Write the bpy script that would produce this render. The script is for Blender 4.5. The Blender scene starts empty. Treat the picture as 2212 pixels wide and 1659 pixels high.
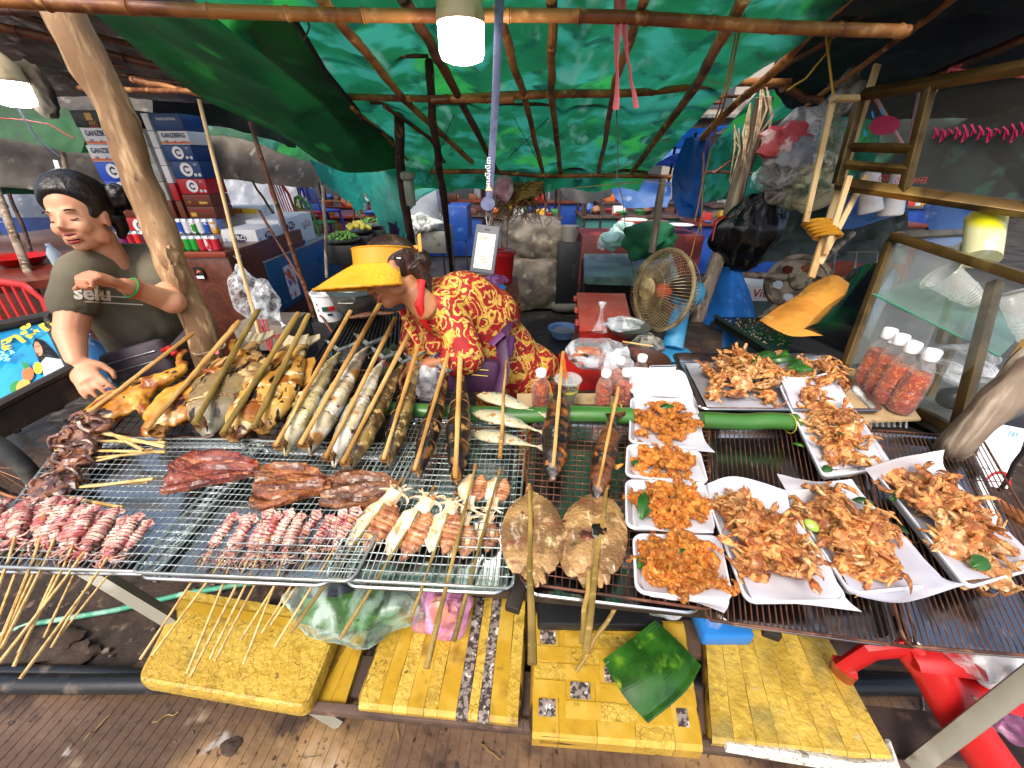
import bpy,bmesh,math,random
import numpy as np
from mathutils import Vector,Matrix,noise as mnoise,Euler
random.seed(7)
SC=bpy.context.scene
COL=SC.collection
PI=math.pi
# ---------------------------------------------------------------- camera
CAMH,PITCH,F,CU,CV=1.6,math.radians(30),829.5,1106.0,829.5
cam_d=bpy.data.cameras.new('camera');cam=bpy.data.objects.new('camera',cam_d);COL.objects.link(cam)
cam.location=(0,0,CAMH);cam.rotation_euler=(PI/2-PITCH,0,0)
cam_d.sensor_width=36;cam_d.lens=36*F/(2*CU);cam_d.clip_start=.02;cam_d.clip_end=400
SC.camera=cam
# ---------------------------------------------------------------- sky, sun, exposure
SUN_EL,SUN_AZ=math.radians(52),math.radians(205)
w=bpy.data.worlds.new('World');SC.world=w;w.use_nodes=True
nt=w.node_tree;bg=nt.nodes['Background']
sky=nt.nodes.new('ShaderNodeTexSky');sky.sky_type='NISHITA';sky.sun_disc=False
sky.sun_elevation=SUN_EL;sky.sun_rotation=SUN_AZ;sky.air_density=1.0;sky.dust_density=5.0;sky.ozone_density=.6
nt.links.new(sky.outputs[0],bg.inputs[0]);bg.inputs[1].default_value=.15
sd=bpy.data.lights.new('sun','SUN');sd.energy=1.15;sd.angle=math.radians(24);sd.color=(1,.96,.88)
so=bpy.data.objects.new('sun',sd);COL.objects.link(so)
sdir=Vector((math.sin(SUN_AZ)*math.cos(SUN_EL),math.cos(SUN_AZ)*math.cos(SUN_EL),math.sin(SUN_EL)))
so.rotation_euler=sdir.to_track_quat('Z','Y').to_euler();so.location=sdir*20
vs=SC.view_settings;vs.view_transform='Standard';vs.look='None';vs.gamma=1;vs.exposure=.9
SC.cycles.max_bounces=8;SC.cycles.diffuse_bounces=5;SC.cycles.transparent_max_bounces=24;SC.cycles.transmission_bounces=6
SC.cycles.glossy_bounces=3;SC.cycles.caustics_reflective=False;SC.cycles.caustics_refractive=False;SC.cycles.sample_clamp_indirect=6
SC.cycles.use_denoising=True
# ---------------------------------------------------------------- placing helpers
SP,CP=math.sin(PITCH),math.cos(PITCH)
def ray(u,v):
 a,b=(u-CU)/F,(v-CV)/F
 return Vector((a,CP-b*SP,-SP-b*CP))
def D(u,v,d):
 return Vector((0,0,CAMH))+ray(u,v)*d
def P(u,v,z):
 r=ray(u,v);return Vector((0,0,CAMH))+r*((z-CAMH)/r.z)
def proj(p):
 x,y,z=p[0],p[1],p[2]-CAMH
 d=y*CP-z*SP;return (CU+F*x/d,CV-F*(y*SP+z*CP)/d,d)
def hgt(b,v):
 lo,hi=-3.0,4.0
 for _ in range(40):
  m=(lo+hi)/2
  if proj((b[0],b[1],b[2]+m))[1]>v: lo=m
  else: hi=m
 return lo
# ---------------------------------------------------------------- materials
def s2l(c):
 if isinstance(c,str): c=tuple(int(c[i:i+2],16)/255 for i in (0,2,4))
 return tuple((x/12.92 if x <= .04045 else ((x+.055)/1.055)**2.4) for x in c[:3])+(1,)
MATS={}
def mat(name,col,ov=(),rough=.6,metal=0,bump=0,bsc=30,trans=0,alpha=1,transl=0,sss=0,emit=0,coat=0,
  st=(1,1,1),rnd=.0,ior=1.45,spec=.5,world=False,bkind='n',distort=0):
 if name in MATS: return MATS[name]
 m=bpy.data.materials.new(name);m.use_nodes=True;MATS[name]=m
 t=m.node_tree;N,L=t.nodes,t.links;b=N['Principled BSDF'];out=N['Material Output']
 tc=N.new('ShaderNodeTexCoord');oi=N.new('ShaderNodeObjectInfo')
 mp=N.new('ShaderNodeMapping');mp.inputs['Scale'].default_value=st
 if world:
  ge=N.new('ShaderNodeNewGeometry');L.new(ge.outputs['Position'],mp.inputs[0])
 else:
  L.new(tc.outputs['Object'],mp.inputs[0])
  mu=N.new('ShaderNodeMath');mu.operation='MULTIPLY';mu.inputs[1].default_value=37.
  L.new(oi.outputs['Random'],mu.inputs[0])
  L.new(mu.outputs[0],mp.inputs['Location'])
 vec=mp.outputs[0]
 def noi(scale,det=4,stretch=None,src=None,dist=0.):
  n=N.new('ShaderNodeTexNoise');n.inputs['Scale'].default_value=scale;n.inputs['Detail'].default_value=det
  n.inputs['Distortion'].default_value=dist
  v=src or vec
  if stretch:
   m2=N.new('ShaderNodeMapping');m2.inputs['Scale'].default_value=stretch;L.new(v,m2.inputs[0]);v=m2.outputs[0]
  L.new(v,n.inputs['Vector']);return n.outputs['Fac']
 def ramp(s,lo,hi):
  r=N.new('ShaderNodeMapRange');r.interpolation_type='SMOOTHSTEP'
  r.inputs['From Min'].default_value=lo;r.inputs['From Max'].default_value=hi;L.new(s,r.inputs['Value']);return r.outputs[0]
 def math_(op,a,bb):
  q=N.new('ShaderNodeMath');q.operation=op
  for i,x in enumerate((a,bb)):
   if isinstance(x,(int,float)): q.inputs[i].default_value=x
   else: L.new(x,q.inputs[i])
  return q.outputs[0]
 rgb=N.new('ShaderNodeRGB');rgb.outputs[0].default_value=s2l(col);cur=rgb.outputs[0]
 for o in ov:
  k,c=o[0],o[1]
  if k == 'n': f=ramp(noi(o[2],5,o[5] if len(o)>5 else None),o[3],o[4])
  elif k == 'g':
   sx=N.new('ShaderNodeSeparateXYZ');L.new(tc.outputs['Object'],sx.inputs[0])
   f=sx.outputs[o[2]]
   if len(o)>5: f=math_('ADD',f,math_('MULTIPLY',math_('SUBTRACT',noi(o[6],4),.5),o[5]))
   f=ramp(f,o[3],o[4])
  elif k == 'c':
   vo=N.new('ShaderNodeTexVoronoi');vo.feature='DISTANCE_TO_EDGE';vo.inputs['Scale'].default_value=o[2]
   ad=N.new('ShaderNodeVectorMath');ad.operation='ADD';nn=N.new('ShaderNodeTexNoise');nn.inputs['Scale'].default_value=o[2]*.8
   L.new(vec,nn.inputs['Vector']);L.new(vec,ad.inputs[0])
   sc_=N.new('ShaderNodeVectorMath');sc_.operation='SCALE';sc_.inputs['Scale'].default_value=.9/o[2]
   L.new(nn.outputs['Color'],sc_.inputs[0]);L.new(sc_.outputs[0],ad.inputs[1]);L.new(ad.outputs[0],vo.inputs['Vector'])
   f=math_('SUBTRACT',1.,ramp(vo.outputs['Distance'],0,o[3]))
   f=math_('MULTIPLY',f,ramp(noi(o[2]*.12,3),.4,.6)) if len(o)>4 else f
  elif k == 'w':
   wv=N.new('ShaderNodeTexWave');wv.inputs['Scale'].default_value=o[2];wv.inputs['Distortion'].default_value=o[5] if len(o)>5 else 1
   wv.bands_direction=o[6] if len(o)>6 else 'X';wv.inputs['Detail'].default_value=2;wv.inputs['Detail Scale'].default_value=1.5
   L.new(vec,wv.inputs['Vector']);f=ramp(wv.outputs['Fac'],o[3],o[4])
  elif k == 'r':
   vo=N.new('ShaderNodeTexVoronoi');vo.inputs['Scale'].default_value=o[2]
   ad=N.new('ShaderNodeVectorMath');ad.operation='ADD';nn=N.new('ShaderNodeTexNoise');nn.inputs['Scale'].default_value=o[2]*1.5
   sc_=N.new('ShaderNodeVectorMath');sc_.operation='SCALE';sc_.inputs['Scale'].default_value=o[5]/o[2]
   L.new(vec,nn.inputs['Vector']);L.new(nn.outputs['Color'],sc_.inputs[0]);L.new(vec,ad.inputs[0]);L.new(sc_.outputs[0],ad.inputs[1])
   L.new(ad.outputs[0],vo.inputs['Vector'])
   f=ramp(math_('SINE',math_('MULTIPLY',vo.outputs['Distance'],o[6]),0),o[3],o[4])
  mx=N.new('ShaderNodeMix');mx.data_type='RGBA';L.new(f,mx.inputs[0]);L.new(cur,mx.inputs[6]);mx.inputs[7].default_value=s2l(c)
  if len(c) == 8:
   L.new(math_('MULTIPLY',f,int(c[6:8],16)/255),mx.inputs[0])
  cur=mx.outputs[2]
 if rnd:
  hs=N.new('ShaderNodeHueSaturation');L.new(cur,hs.inputs['Color'])
  L.new(math_('ADD',math_('MULTIPLY',oi.outputs['Random'],2*rnd),1-rnd),hs.inputs['Value']);cur=hs.outputs[0]
 L.new(cur,b.inputs['Base Color'])
 b.inputs['Roughness'].default_value=rough;b.inputs['Metallic'].default_value=metal;b.inputs['IOR'].default_value=ior
 b.inputs['Specular IOR Level'].default_value=spec
 b.inputs['Transmission Weight'].default_value=trans;b.inputs['Coat Weight'].default_value=coat;b.inputs['Coat Roughness'].default_value=.15
 if sss: b.inputs['Subsurface Weight'].default_value=sss;b.inputs['Subsurface Scale'].default_value=.01;b.inputs['Subsurface Radius'].default_value=(1,.4,.2)
 if emit: L.new(cur,b.inputs['Emission Color']);b.inputs['Emission Strength'].default_value=emit
 if bump:
  bp=N.new('ShaderNodeBump');bp.inputs['Strength'].default_value=min(1,abs(bump));bp.inputs['Distance'].default_value=.01 if bump>0 else .003
  if bkind == 'n': h=noi(bsc,6,None,None,distort)
  elif bkind == 'w':
   wv=N.new('ShaderNodeTexWave');wv.inputs['Scale'].default_value=bsc;wv.inputs['Distortion'].default_value=distort;L.new(vec,wv.inputs['Vector']);h=wv.outputs['Fac']
  else:
   vo=N.new('ShaderNodeTexVoronoi');vo.inputs['Scale'].default_value=bsc;L.new(vec,vo.inputs['Vector']);h=vo.outputs['Distance']
  L.new(h,bp.inputs['Height']);L.new(bp.outputs[0],b.inputs['Normal'])
 sh=b.outputs[0]
 if transl:
  tr=N.new('ShaderNodeBsdfTranslucent');L.new(cur,tr.inputs[0]);ms=N.new('ShaderNodeMixShader');ms.inputs[0].default_value=transl
  L.new(sh,ms.inputs[1]);L.new(tr.outputs[0],ms.inputs[2]);sh=ms.outputs[0]
 if alpha<1:
  tp=N.new('ShaderNodeBsdfTransparent');ms=N.new('ShaderNodeMixShader');lw=N.new('ShaderNodeLayerWeight');lw.inputs[0].default_value=.35
  L.new(math_('MINIMUM',math_('ADD',math_('MULTIPLY',ramp(noi(bsc*.7,4,(1,.35,1),None,1.5),.38,.66),alpha*1.3),math_('MULTIPLY',lw.outputs['Facing'],alpha*.9+.05)),1.) if alpha<.9 and trans == 0 and bump else math_('ADD',math_('MULTIPLY',lw.outputs['Facing'],.3),alpha),ms.inputs[0])  # noise streaks in the opacity imitate highlights on wrinkled plastic
  L.new(tp.outputs[0],ms.inputs[1]);L.new(sh,ms.inputs[2]);sh=ms.outputs[0]
 if sh is not b.outputs[0]: L.new(sh,out.inputs[0])
 return m
# ---------------------------------------------------------------- mesh collector
def rotm(rx=0,ry=0,rz=0,loc=(0,0,0)):
 return Matrix.Translation(loc)@Euler((rx,ry,rz)).to_matrix().to_4x4()
class MB:
 def __init__(s): s.v,s.f,s.m,s.cur=[],[],[],0
 def add(s,vs_,fs,mx=None):
  o=len(s.v)
  for p in vs_:
   p=Vector(p);s.v.append(mx@p if mx else p)
  for f in fs: s.f.append([o+i for i in f]);s.m.append(s.cur)
  return s
 def box(s,c,sz,mx=None,bev=0,rz=0):
  x,y,z=[k/2 for k in sz];c=Vector(c)
  R=Matrix.Translation(c)@Matrix.Rotation(rz,4,'Z')
  if mx: R=mx@R
  if not bev:
   vv=[(i*x,j*y,k*z) for k in (-1,1) for j in (-1,1) for i in (-1,1)]
   return s.add(vv,[(0,2,3,1),(4,5,7,6),(0,1,5,4),(2,6,7,3),(0,4,6,2),(1,3,7,5)],R)
  b=min(bev,x*.9,y*.9,z*.9);ring=[]
  def rect(a,bb,zz,r,n=3):
   o=[]
   for q,(sx,sy) in enumerate(((1,1),(-1,1),(-1,-1),(1,-1))):
    for i in range(n+1):
     an=q*PI/2+i/n*PI/2
     o.append((sx*(a-r)+r*math.cos(an),sy*(bb-r)+r*math.sin(an),zz))
   return o
  rows=[rect(x-b,y-b,-z,b*.6),rect(x-b*.3,y-b*.3,-z+b*.3,b),rect(x,y,-z+b,b*1.2),rect(x,y,z-b,b*1.2),rect(x-b*.3,y-b*.3,z-b*.3,b),rect(x-b,y-b,z,b*.6)]
  n=len(rows[0]);vv=[p for r in rows for p in r];ff=[]
  for r in range(5):
   for i in range(n): j=(i+1)%n;ff.append((r*n+i,r*n+j,(r+1)*n+j,(r+1)*n+i))
  ff.append(tuple(range(n-1,-1,-1)));ff.append(tuple(5*n+i for i in range(n)))
  return s.add(vv,ff,R)
 def tube(s,pts,r,n=8,caps=True,mx=None,sq=1.0,close=False):
  pts=[Vector(p) for p in pts];k=len(pts);rr=r if isinstance(r,(list,tuple)) else [r]*k
  vv,ff=[],[];up=None
  for i,p in enumerate(pts):
   if close: t=(pts[(i+1)%k]-pts[i-1])
   else: t=(pts[min(i+1,k-1)]-pts[max(i-1,0)])
   if t.length<1e-9: t=Vector((0,0,1))
   t.normalize()
   if up is None: up=Vector((0,0,1)) if abs(t.z)<.9 else Vector((0,1,0))
   a=up.cross(t)
   if a.length<1e-6: a=Vector((1,0,0)).cross(t)
   a.normalize();b=t.cross(a);up=b
   for j in range(n):
    an=2*PI*j/n;vv.append(p+a*math.cos(an)*rr[i]+b*math.sin(an)*rr[i]*sq)
  for i in range(k if close else k-1):
   i2=(i+1)%k
   for j in range(n): j2=(j+1)%n;ff.append((i*n+j,i*n+j2,i2*n+j2,i2*n+j))
  if caps and not close: ff.append(tuple(range(n-1,-1,-1)));ff.append(tuple((k-1)*n+j for j in range(n)))
  return s.add(vv,ff,mx)
 def lathe(s,prof,n=24,mx=None,caps=(True,True),sx=1,sy=1):
  vv,ff=[],[]
  for r,z in prof:
   for j in range(n): an=2*PI*j/n;vv.append((r*math.cos(an)*sx,r*math.sin(an)*sy,z))
  for i in range(len(prof)-1):
   for j in range(n): j2=(j+1)%n;ff.append((i*n+j,i*n+j2,(i+1)*n+j2,(i+1)*n+j))
  if caps[0]: ff.append(tuple(range(n-1,-1,-1)))
  if caps[1]: ff.append(tuple((len(prof)-1)*n+j for j in range(n)))
  return s.add(vv,ff,mx)
 def grid(s,nu,nv,fn,mx=None):
  vv=[fn(i/nu,j/nv) for j in range(nv+1) for i in range(nu+1)]
  return s.add(vv,[(j*(nu+1)+i,j*(nu+1)+i+1,(j+1)*(nu+1)+i+1,(j+1)*(nu+1)+i) for j in range(nv) for i in range(nu)],mx)
 def blob(s,c,r,n=2,amp=0,fr=3,mx=None,seed=0):
  bm=bmesh.new();bmesh.ops.create_icosphere(bm,subdivisions=n,radius=1)
  vv=[];r=Vector(r) if hasattr(r,'__len__') else Vector((r,r,r))
  for q in bm.verts:
   p=q.co.copy();k=1+(amp*mnoise.noise(p*fr+Vector((seed*3.1,seed*1.7,seed))) if amp else 0)
   vv.append(Vector((p.x*r.x,p.y*r.y,p.z*r.z))*k+Vector(c))
  ff=[[x.index for x in f.verts] for f in bm.faces];bm.free()
  return s.add(vv,ff,mx)
 def prism(s,pts,z0,z1,mx=None):
  n=len(pts);vv=[(x,y,z0) for x,y in pts]+[(x,y,z1) for x,y in pts]
  return s.add(vv,[tuple(range(n-1,-1,-1)),tuple(range(n,2*n))]+[(i,(i+1)%n,n+(i+1)%n,n+i) for i in range(n)],mx)
 def mesh(s,name='mesh',recentre=False,smooth=True):
  vv=s.v;c=Vector((0,0,0))
  if recentre and vv:
   a=np.array([tuple(x) for x in vv]);lo,hi=a.min(0),a.max(0);c=Vector(((lo[0]+hi[0])/2,(lo[1]+hi[1])/2,(lo[2]+hi[2])/2))
  me=bpy.data.meshes.new(name);me.from_pydata([tuple(Vector(p)-c) for p in vv],[],s.f)
  if any(s.m): me.polygons.foreach_set('material_index',s.m)
  if smooth and me.polygons:
   me.shade_smooth();me.set_sharp_from_angle(angle=math.radians(38 if smooth is True else smooth))
  me.update();return me,c
WL={}
def wloc(o): return WL.get(o.name,Vector((0,0,0)))
def obj(name,mb,m,parent=None,smooth=True,mesh=None,centre=True):
 if mesh is None: me,c=mb.mesh(name,centre,smooth)
 else: me,c=mesh
 for k in (m if isinstance(m,(list,tuple)) else [m]): me.materials.append(k) if mesh is None else None
 o=bpy.data.objects.new(name,me);COL.objects.link(o)
 if parent: o.parent=parent;o.location=c-wloc(parent)
 else: o.location=c
 WL[o.name]=c.copy();return o
def tag(o,label,cat,group=None,kind=None):
 if label: o['label']=label
 if cat: o['category']=cat
 if group: o['group']=group
 if kind: o['kind']=kind
 return o
def thing(name,label,cat,loc=(0,0,0),group=None):
 o=bpy.data.objects.new(name,None);COL.objects.link(o);o.location=loc;o.empty_display_size=.05
 WL[o.name]=Vector(loc);return tag(o,label,cat,group)
def one(name,mb,m,label,cat,group=None,smooth=True): return tag(obj(name,mb,m,None,smooth),label,cat,group)
def struct(name,mb,m,parent=None,smooth=True):
 o=obj(name,mb,m,parent,smooth)
 if not parent: o['kind']='structure'
 return o
def base(o): return o.name.split('.')[0]
def dup(root,label=None,group=None,mtx=None):
 def rec(o,par):
  c=o.copy();COL.objects.link(c);c.parent=par;WL[c.name]=wloc(o)
  for ch in o.children: rec(ch,c)
  return c
 r=rec(root,None)
 if label: r['label']=label
 if group: r['group']=group
 if mtx is not None: r.matrix_world=mtx
 return r
USED=set()
def place(proto,label,group,mtx):
 if proto.name not in USED:
  USED.add(proto.name);proto['label']=label
  if group: proto['group']=group
  proto.matrix_world=mtx;return proto
 return dup(proto,label,group,mtx)
def span(a,b,L=1.0,up=(0,0,1),roll=0,s=None):
 a,b=Vector(a),Vector(b);x=(b-a);k=x.length/L if s is None else s;x.normalize()
 z=Vector(up)-x*Vector(up).dot(x);z.normalize();y=z.cross(x)
 R=Matrix((x,y,z)).transposed().to_4x4()@Matrix.Rotation(roll,4,'X')
 return Matrix.Translation(a)@R@Matrix.Diagonal((k,k,k,1))
def fuse(mb,vox,smooth=2,name='fused',centre=True):
 me,_=mb.mesh('tmp');o=bpy.data.objects.new('tmp',me);COL.objects.link(o)
 r=o.modifiers.new('r','REMESH');r.mode='VOXEL';r.voxel_size=vox;r.use_smooth_shade=True
 if smooth: q=o.modifiers.new('s','SMOOTH');q.factor=.5;q.iterations=smooth
 dg=bpy.context.evaluated_depsgraph_get();dg.update();me2=bpy.data.meshes.new_from_object(o.evaluated_get(dg));me2.name=name
 bpy.data.objects.remove(o);bpy.data.meshes.remove(me);c=Vector((0,0,0))
 if centre:
  n=len(me2.vertices);a=np.empty(n*3,'f');me2.vertices.foreach_get('co',a);a=a.reshape(-1,3)
  cc=(a.min(0)+a.max(0))/2;c=Vector([float(x) for x in cc]);me2.vertices.foreach_set('co',(a-cc).ravel());me2.update()
 return me2,c
def fobj(name,mb,m,parent,vox,smooth=2,disp=0,fr=30):
 me,c=fuse(mb,vox,smooth,name)
 if disp:
  for q in me.vertices: q.co += q.normal*disp*mnoise.noise(q.co*fr)
 me.materials.clear();me.materials.append(m);return obj(name,None,m,parent,mesh=(me,c))
def cat_patch(rows,nu,nv,wr=0,fr=4,seed=0,sag=0):
 R=[[Vector(p) for p in r] for r in rows]
 def interp(pts,t):
  k=len(pts)-1;x=min(t*k,k-1e-6);i=int(x);f=x-i
  p0,p1,p2,p3=pts[max(i-1,0)],pts[i],pts[i+1],pts[min(i+2,k)]
  return .5*((2*p1)+(p2-p0)*f+(2*p0-5*p1+4*p2-p3)*f*f+(3*p1-p0-3*p2+p3)*f**3)
 mb=MB()
 def fn(a,b):
  p=interp([interp(r,a) for r in R],b)
  if wr:
   q=p*fr+Vector((seed,seed*2,0));n1=mnoise.noise(q);n2=mnoise.noise(q*2.7);n3=abs(mnoise.noise(Vector((q.x*1.5+n1,q.y*.5,q.z*.5))))
   e=min(1,8*min(a,1-a,b,1-b)+.3)
   p=p+Vector((n2*.4,n1*.5,n1+.4*n2+n3))*wr*e
  if sag: p=p-Vector((0,0,sag*math.sin(a*PI)*math.sin(b*PI)))
  return p
 return mb.grid(nu,nv,fn)
def uvd(*l): return [D(*p) for p in l]
TXT={}
def font(n):
 import os,glob
 if n not in TXT:
  fs=glob.glob(os.path.join(bpy.utils.resource_path('LOCAL'),'datafiles','fonts',n));TXT[n]=bpy.data.fonts.load(fs[0]) if fs else None
 return TXT[n]
def text(name,s,o,x,y,size,m,parent,bold=0,fit=None,ex=.0008,khmer=False):
 cu=bpy.data.curves.new(name,'FONT');cu.body=s;cu.size=size;cu.align_x='CENTER';cu.align_y='CENTER';cu.extrude=ex;cu.offset=bold;cu.resolution_u=2
 t=bpy.data.objects.new(name,cu);COL.objects.link(t);dg=bpy.context.evaluated_depsgraph_get();dg.update()
 me=bpy.data.meshes.new_from_object(t.evaluated_get(dg));bpy.data.objects.remove(t)
 if not me.vertices: return None
 x,y=Vector(x).normalized(),Vector(y).normalized();z=x.cross(y)
 n=len(me.vertices);a=np.empty(n*3,'f');me.vertices.foreach_get('co',a);a=a.reshape(-1,3)
 if fit:
  wd=a[:,0].max()-a[:,0].min();a[:,0] *= fit/max(wd,1e-6)
 A=np.array([tuple(x),tuple(y),tuple(z)]);a=a@A;me.vertices.foreach_set('co',a.astype('f').ravel());me.update()
 me.materials.clear();me.materials.append(m)
 c=Vector(o)+z*.001
 return obj(name,None,m,parent,mesh=(me,c))
def jit(p,a): return Vector(p)+Vector((random.uniform(-a,a),random.uniform(-a,a),random.uniform(-a,a)))
def wob(a,b,n,amp,seed=0):
 a,b=Vector(a),Vector(b);L=(b-a).length;o=[]
 for i in range(n+1):
  t=i/n;p=a.lerp(b,t);k=math.sin(t*PI)**.5 if 0<t<1 else 0
  o.append(p+Vector((mnoise.noise(Vector((t*3,seed,0))),mnoise.noise(Vector((t*3,seed,9))),mnoise.noise(Vector((t*3,seed,5)))))*amp*k)
 return o
# ================================================================ common materials
m_bamboo=mat('bamboo_yellow','a8713c',[('n','6b3a1c',6,.42,.62,(1,1,1)),('n','d2a066',22,.55,.75),('n','3d2314',14,.66,.8)],rough=.45,bump=.15,bsc=60,rnd=.12)
m_dbamboo=mat('bamboo_dark','6a3d24',[('n','3b2216',8,.4,.65),('n','96603a',20,.58,.75)],rough=.5,bump=.2,bsc=50,rnd=.15)
m_bark=mat('dark_bark','4a332a',[('n','2c1d18',9,.4,.6),('n','8a6448',26,.6,.75),('n','a0795a',50,.68,.8)],rough=.8,bump=.8,bsc=40,st=(1,1,.35),rnd=.1)
m_trunk=mat('peeled_trunk','a98560',[('n','7f5f42',3,.4,.65),('n','d0ae84',12,.5,.72,(3,3,.5)),('n','4f3a2a',30,.62,.74,(2.5,2.5,.4))],rough=.75,bump=.6,bsc=30,st=(1,1,.5))
m_post=mat('weathered_post','8f7f6e',[('n','5e4c3e',6,.45,.65,(2,2,.4)),('n','b5a590',16,.5,.7,(3,3,.3))],rough=.85,bump=.6,bsc=35,st=(1,1,.4))
m_batten=mat('pale_batten','e0c08c',[('n','c49c64',12,.45,.65,(1,1,.2)),('n','7c5c38',30,.7,.8)],rough=.6,bump=.1)
m_tarp=mat('green_tarp','228262',[('n','1a6a44',2.2,.38,.55),('n','369884',4,.5,.62),('n','34a44c',2.7,.56,.66),('n','145240',6,.56,.68),('n','5c9c88',9,.56,.74,(1,.22,1)),('n','3c4a34',9,.64,.74)],rough=.5,transl=.52,bump=.3,bsc=14,world=True)
m_dgreen=mat('dark_green_tarp','14602f',[('n','0d4624',3,.4,.6),('n','1f8436',5,.6,.75)],rough=.6,transl=.3,bump=.3,bsc=30,world=True)
m_teal=mat('teal_tarp','1f9f93',[('n','137f76',4,.4,.62),('n','4cc7ba',9,.62,.78)],rough=.5,transl=.5,bump=.4,bsc=18,world=True)
m_btarp=mat('brown_tarp','6a6154',[('n','4a4238',3,.4,.6),('n','9a8f80',9,.6,.78)],rough=.5,transl=.2,bump=.5,bsc=14,world=True)
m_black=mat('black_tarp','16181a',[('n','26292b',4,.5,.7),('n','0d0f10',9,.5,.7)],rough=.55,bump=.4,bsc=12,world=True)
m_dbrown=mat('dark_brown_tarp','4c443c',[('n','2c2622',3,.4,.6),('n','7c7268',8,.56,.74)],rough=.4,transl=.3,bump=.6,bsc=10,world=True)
m_blue=mat('blue_tarp','1560b8',[('n','0e4a94',4,.4,.6),('n','3a8ae0',8,.6,.8)],rough=.5,transl=.35,bump=.4,bsc=16,world=True)
m_ltblue=mat('pale_blue_tarp','6f9be0',[('n','4c7cc8',3,.4,.6),('n','c4d8f8',6,.58,.75)],rough=.45,transl=.6,bump=.4,bsc=9,world=True)
m_wtarp=mat('pale_plastic_sheet','c2c8d2',[('n','9aa2ae',4,.4,.6),('n','eef0f4',7,.6,.78)],rough=.25,transl=.4,bump=.6,bsc=9,world=True)
m_steel=mat('tray_steel','b9bcbe',[('n','8a8884',7,.55,.75),('n','5c4a38',12,.7,.85)],rough=.22,metal=1,bump=-.3,bsc=8)
m_dull=mat('dull_steel','8f8e88',[('n','5d5850',9,.5,.7),('n','7a5238',15,.64,.8)],rough=.5,metal=.7,bump=.1)
m_galv=mat('painted_steel_leg','8d8a7c',[('n','a9a79a',8,.5,.7),('n','6a5138',12,.6,.78)],rough=.55,metal=.3,bump=.15)
m_wire=mat('bright_wire','c4ccc8',[('n','8f9a94',14,.5,.7)],rough=.3,metal=.85)
m_rwire=mat('rusty_wire','7c5240',[('n','4c3228',14,.4,.6),('n','a87a5c',30,.55,.75)],rough=.5,metal=.5)
m_rope=mat('pale_string','b9a585',[('n','8f7b5c',30,.4,.6)],rough=.9)
m_cord=mat('black_cord','1c1a1a',rough=.6)
m_foam=mat('white_foam','d4d4d8',[('n','c6c6ce',5,.45,.7)],rough=.45,sss=.1)
m_paper=mat('white_paper','d4d4dc',[('n','c4c4d0',6,.45,.7)],bump=-.4,bsc=10,rough=.6,transl=.2)
m_white=mat('white_plastic','f0f1f2',rough=.35)
m_red=mat('red_plastic','b01618',[('n','94100f',5,.5,.75)],rough=.35,coat=.2)
m_blk=mat('black_plastic','1b1c1f',[('n','2f3034',8,.55,.75)],rough=.4)
m_bag=mat('clear_bag','e6ebf0',[('n','ffffff',12,.58,.72,(1,.4,1))],rough=.18,alpha=.38,bump=.6,bsc=16,spec=.8)
m_glass=mat('clear_glass','dfe8e4',rough=.05,alpha=.1,spec=1)
m_straw=mat('bamboo_stick','d9b67a',[('n','b8924f',10,.45,.65),('n','9c6c34',24,.64,.78)],rough=.6,rnd=.12)
m_stick=mat('split_bamboo','c49a5a',[('n','a37538',7,.42,.6,(.3,1,1)),('n','e0c284',22,.58,.75,(.15,3,3)),('n','70461f',9,.66,.8)],rough=.55,bump=.3,bsc=30,st=(1,1,1),rnd=.12)
m_ostick=mat('green_bamboo_stick','93783c',[('n','6e5a26',7,.42,.6,(.3,1,1)),('n','b59a5a',22,.56,.75,(.15,3,3)),('n','7d3f22',9,.66,.8)],rough=.5,bump=.3,bsc=30,rnd=.12)
m_tie=mat('cane_tie','9a6c38',[('n','6a4420',30,.5,.7)],rough=.7)
# ================================================================ ground
m_conc=mat('wet_brown_concrete','6e5644',[('n','54402f',1.3,.40,.58),('n','a08058',1.7,.50,.66),('n','42332a',6,.52,.66),('n','b09a80',4,.60,.74),('n','9c948c',9,.66,.72),('n','3a2c22',40,.60,.70)],rough=.42,bump=.5,bsc=26,world=True)
m_soil=mat('dark_soil','3c2e24',[('n','2c211a',7,.4,.6),('n','6e5a48',22,.58,.75),('n','a0968a',70,.72,.78)],rough=.8,bump=1,bsc=26,world=True)
m_gnd=mat('dark_wet_ground','3a3733',[('n','24221f',2,.4,.6),('n','5c5650',6,.58,.76)],rough=.45,bump=.4,bsc=20,world=True)
m_paver=mat('wet_grey_paver','4a4744',[('n','35322f',4,.4,.6),('n','6a645e',11,.56,.76)],rough=.4,bump=.4,bsc=40,rnd=.25)
m_pave2=mat('dry_grey_paver','777068',[('n','5a544e',4,.4,.6),('n','948b80',11,.56,.76)],rough=.7,bump=.4,bsc=40,rnd=.2)
g=MB();g.grid(40,400,lambda a,b: (-150+300*a,-60+280*b,-.045 if-60+280*b<2.2 else-.012));struct('ground',g,m_gnd)
gy=P(300,1480,0).y
pv=MB();n=210
pts=[]
x=-2.6
prof=[]
while x<2.9:
 prof += [(x,.004),(x+.030,.004),(x+.0315,.0018),(x+.0355,.0018)]
 x += .037
rows=[-1.2,-.3,gy-.35,gy-.2,gy-.1,gy-.04,gy]
vv=[]
for k,yy in enumerate(rows):
 for (px,pz) in prof:
  e=mnoise.noise(Vector((px*2.2,3,0)))*.03+mnoise.noise(Vector((px*9,3,0)))*.012 if k >= 4 else 0
  skew=.12*(yy-.5)+mnoise.noise(Vector((yy*2,px*2,1)))*.004
  vv.append((px+skew,yy+e,pz+(mnoise.noise(Vector((px*1.5,yy*1.5,0)))*.004)))
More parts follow.
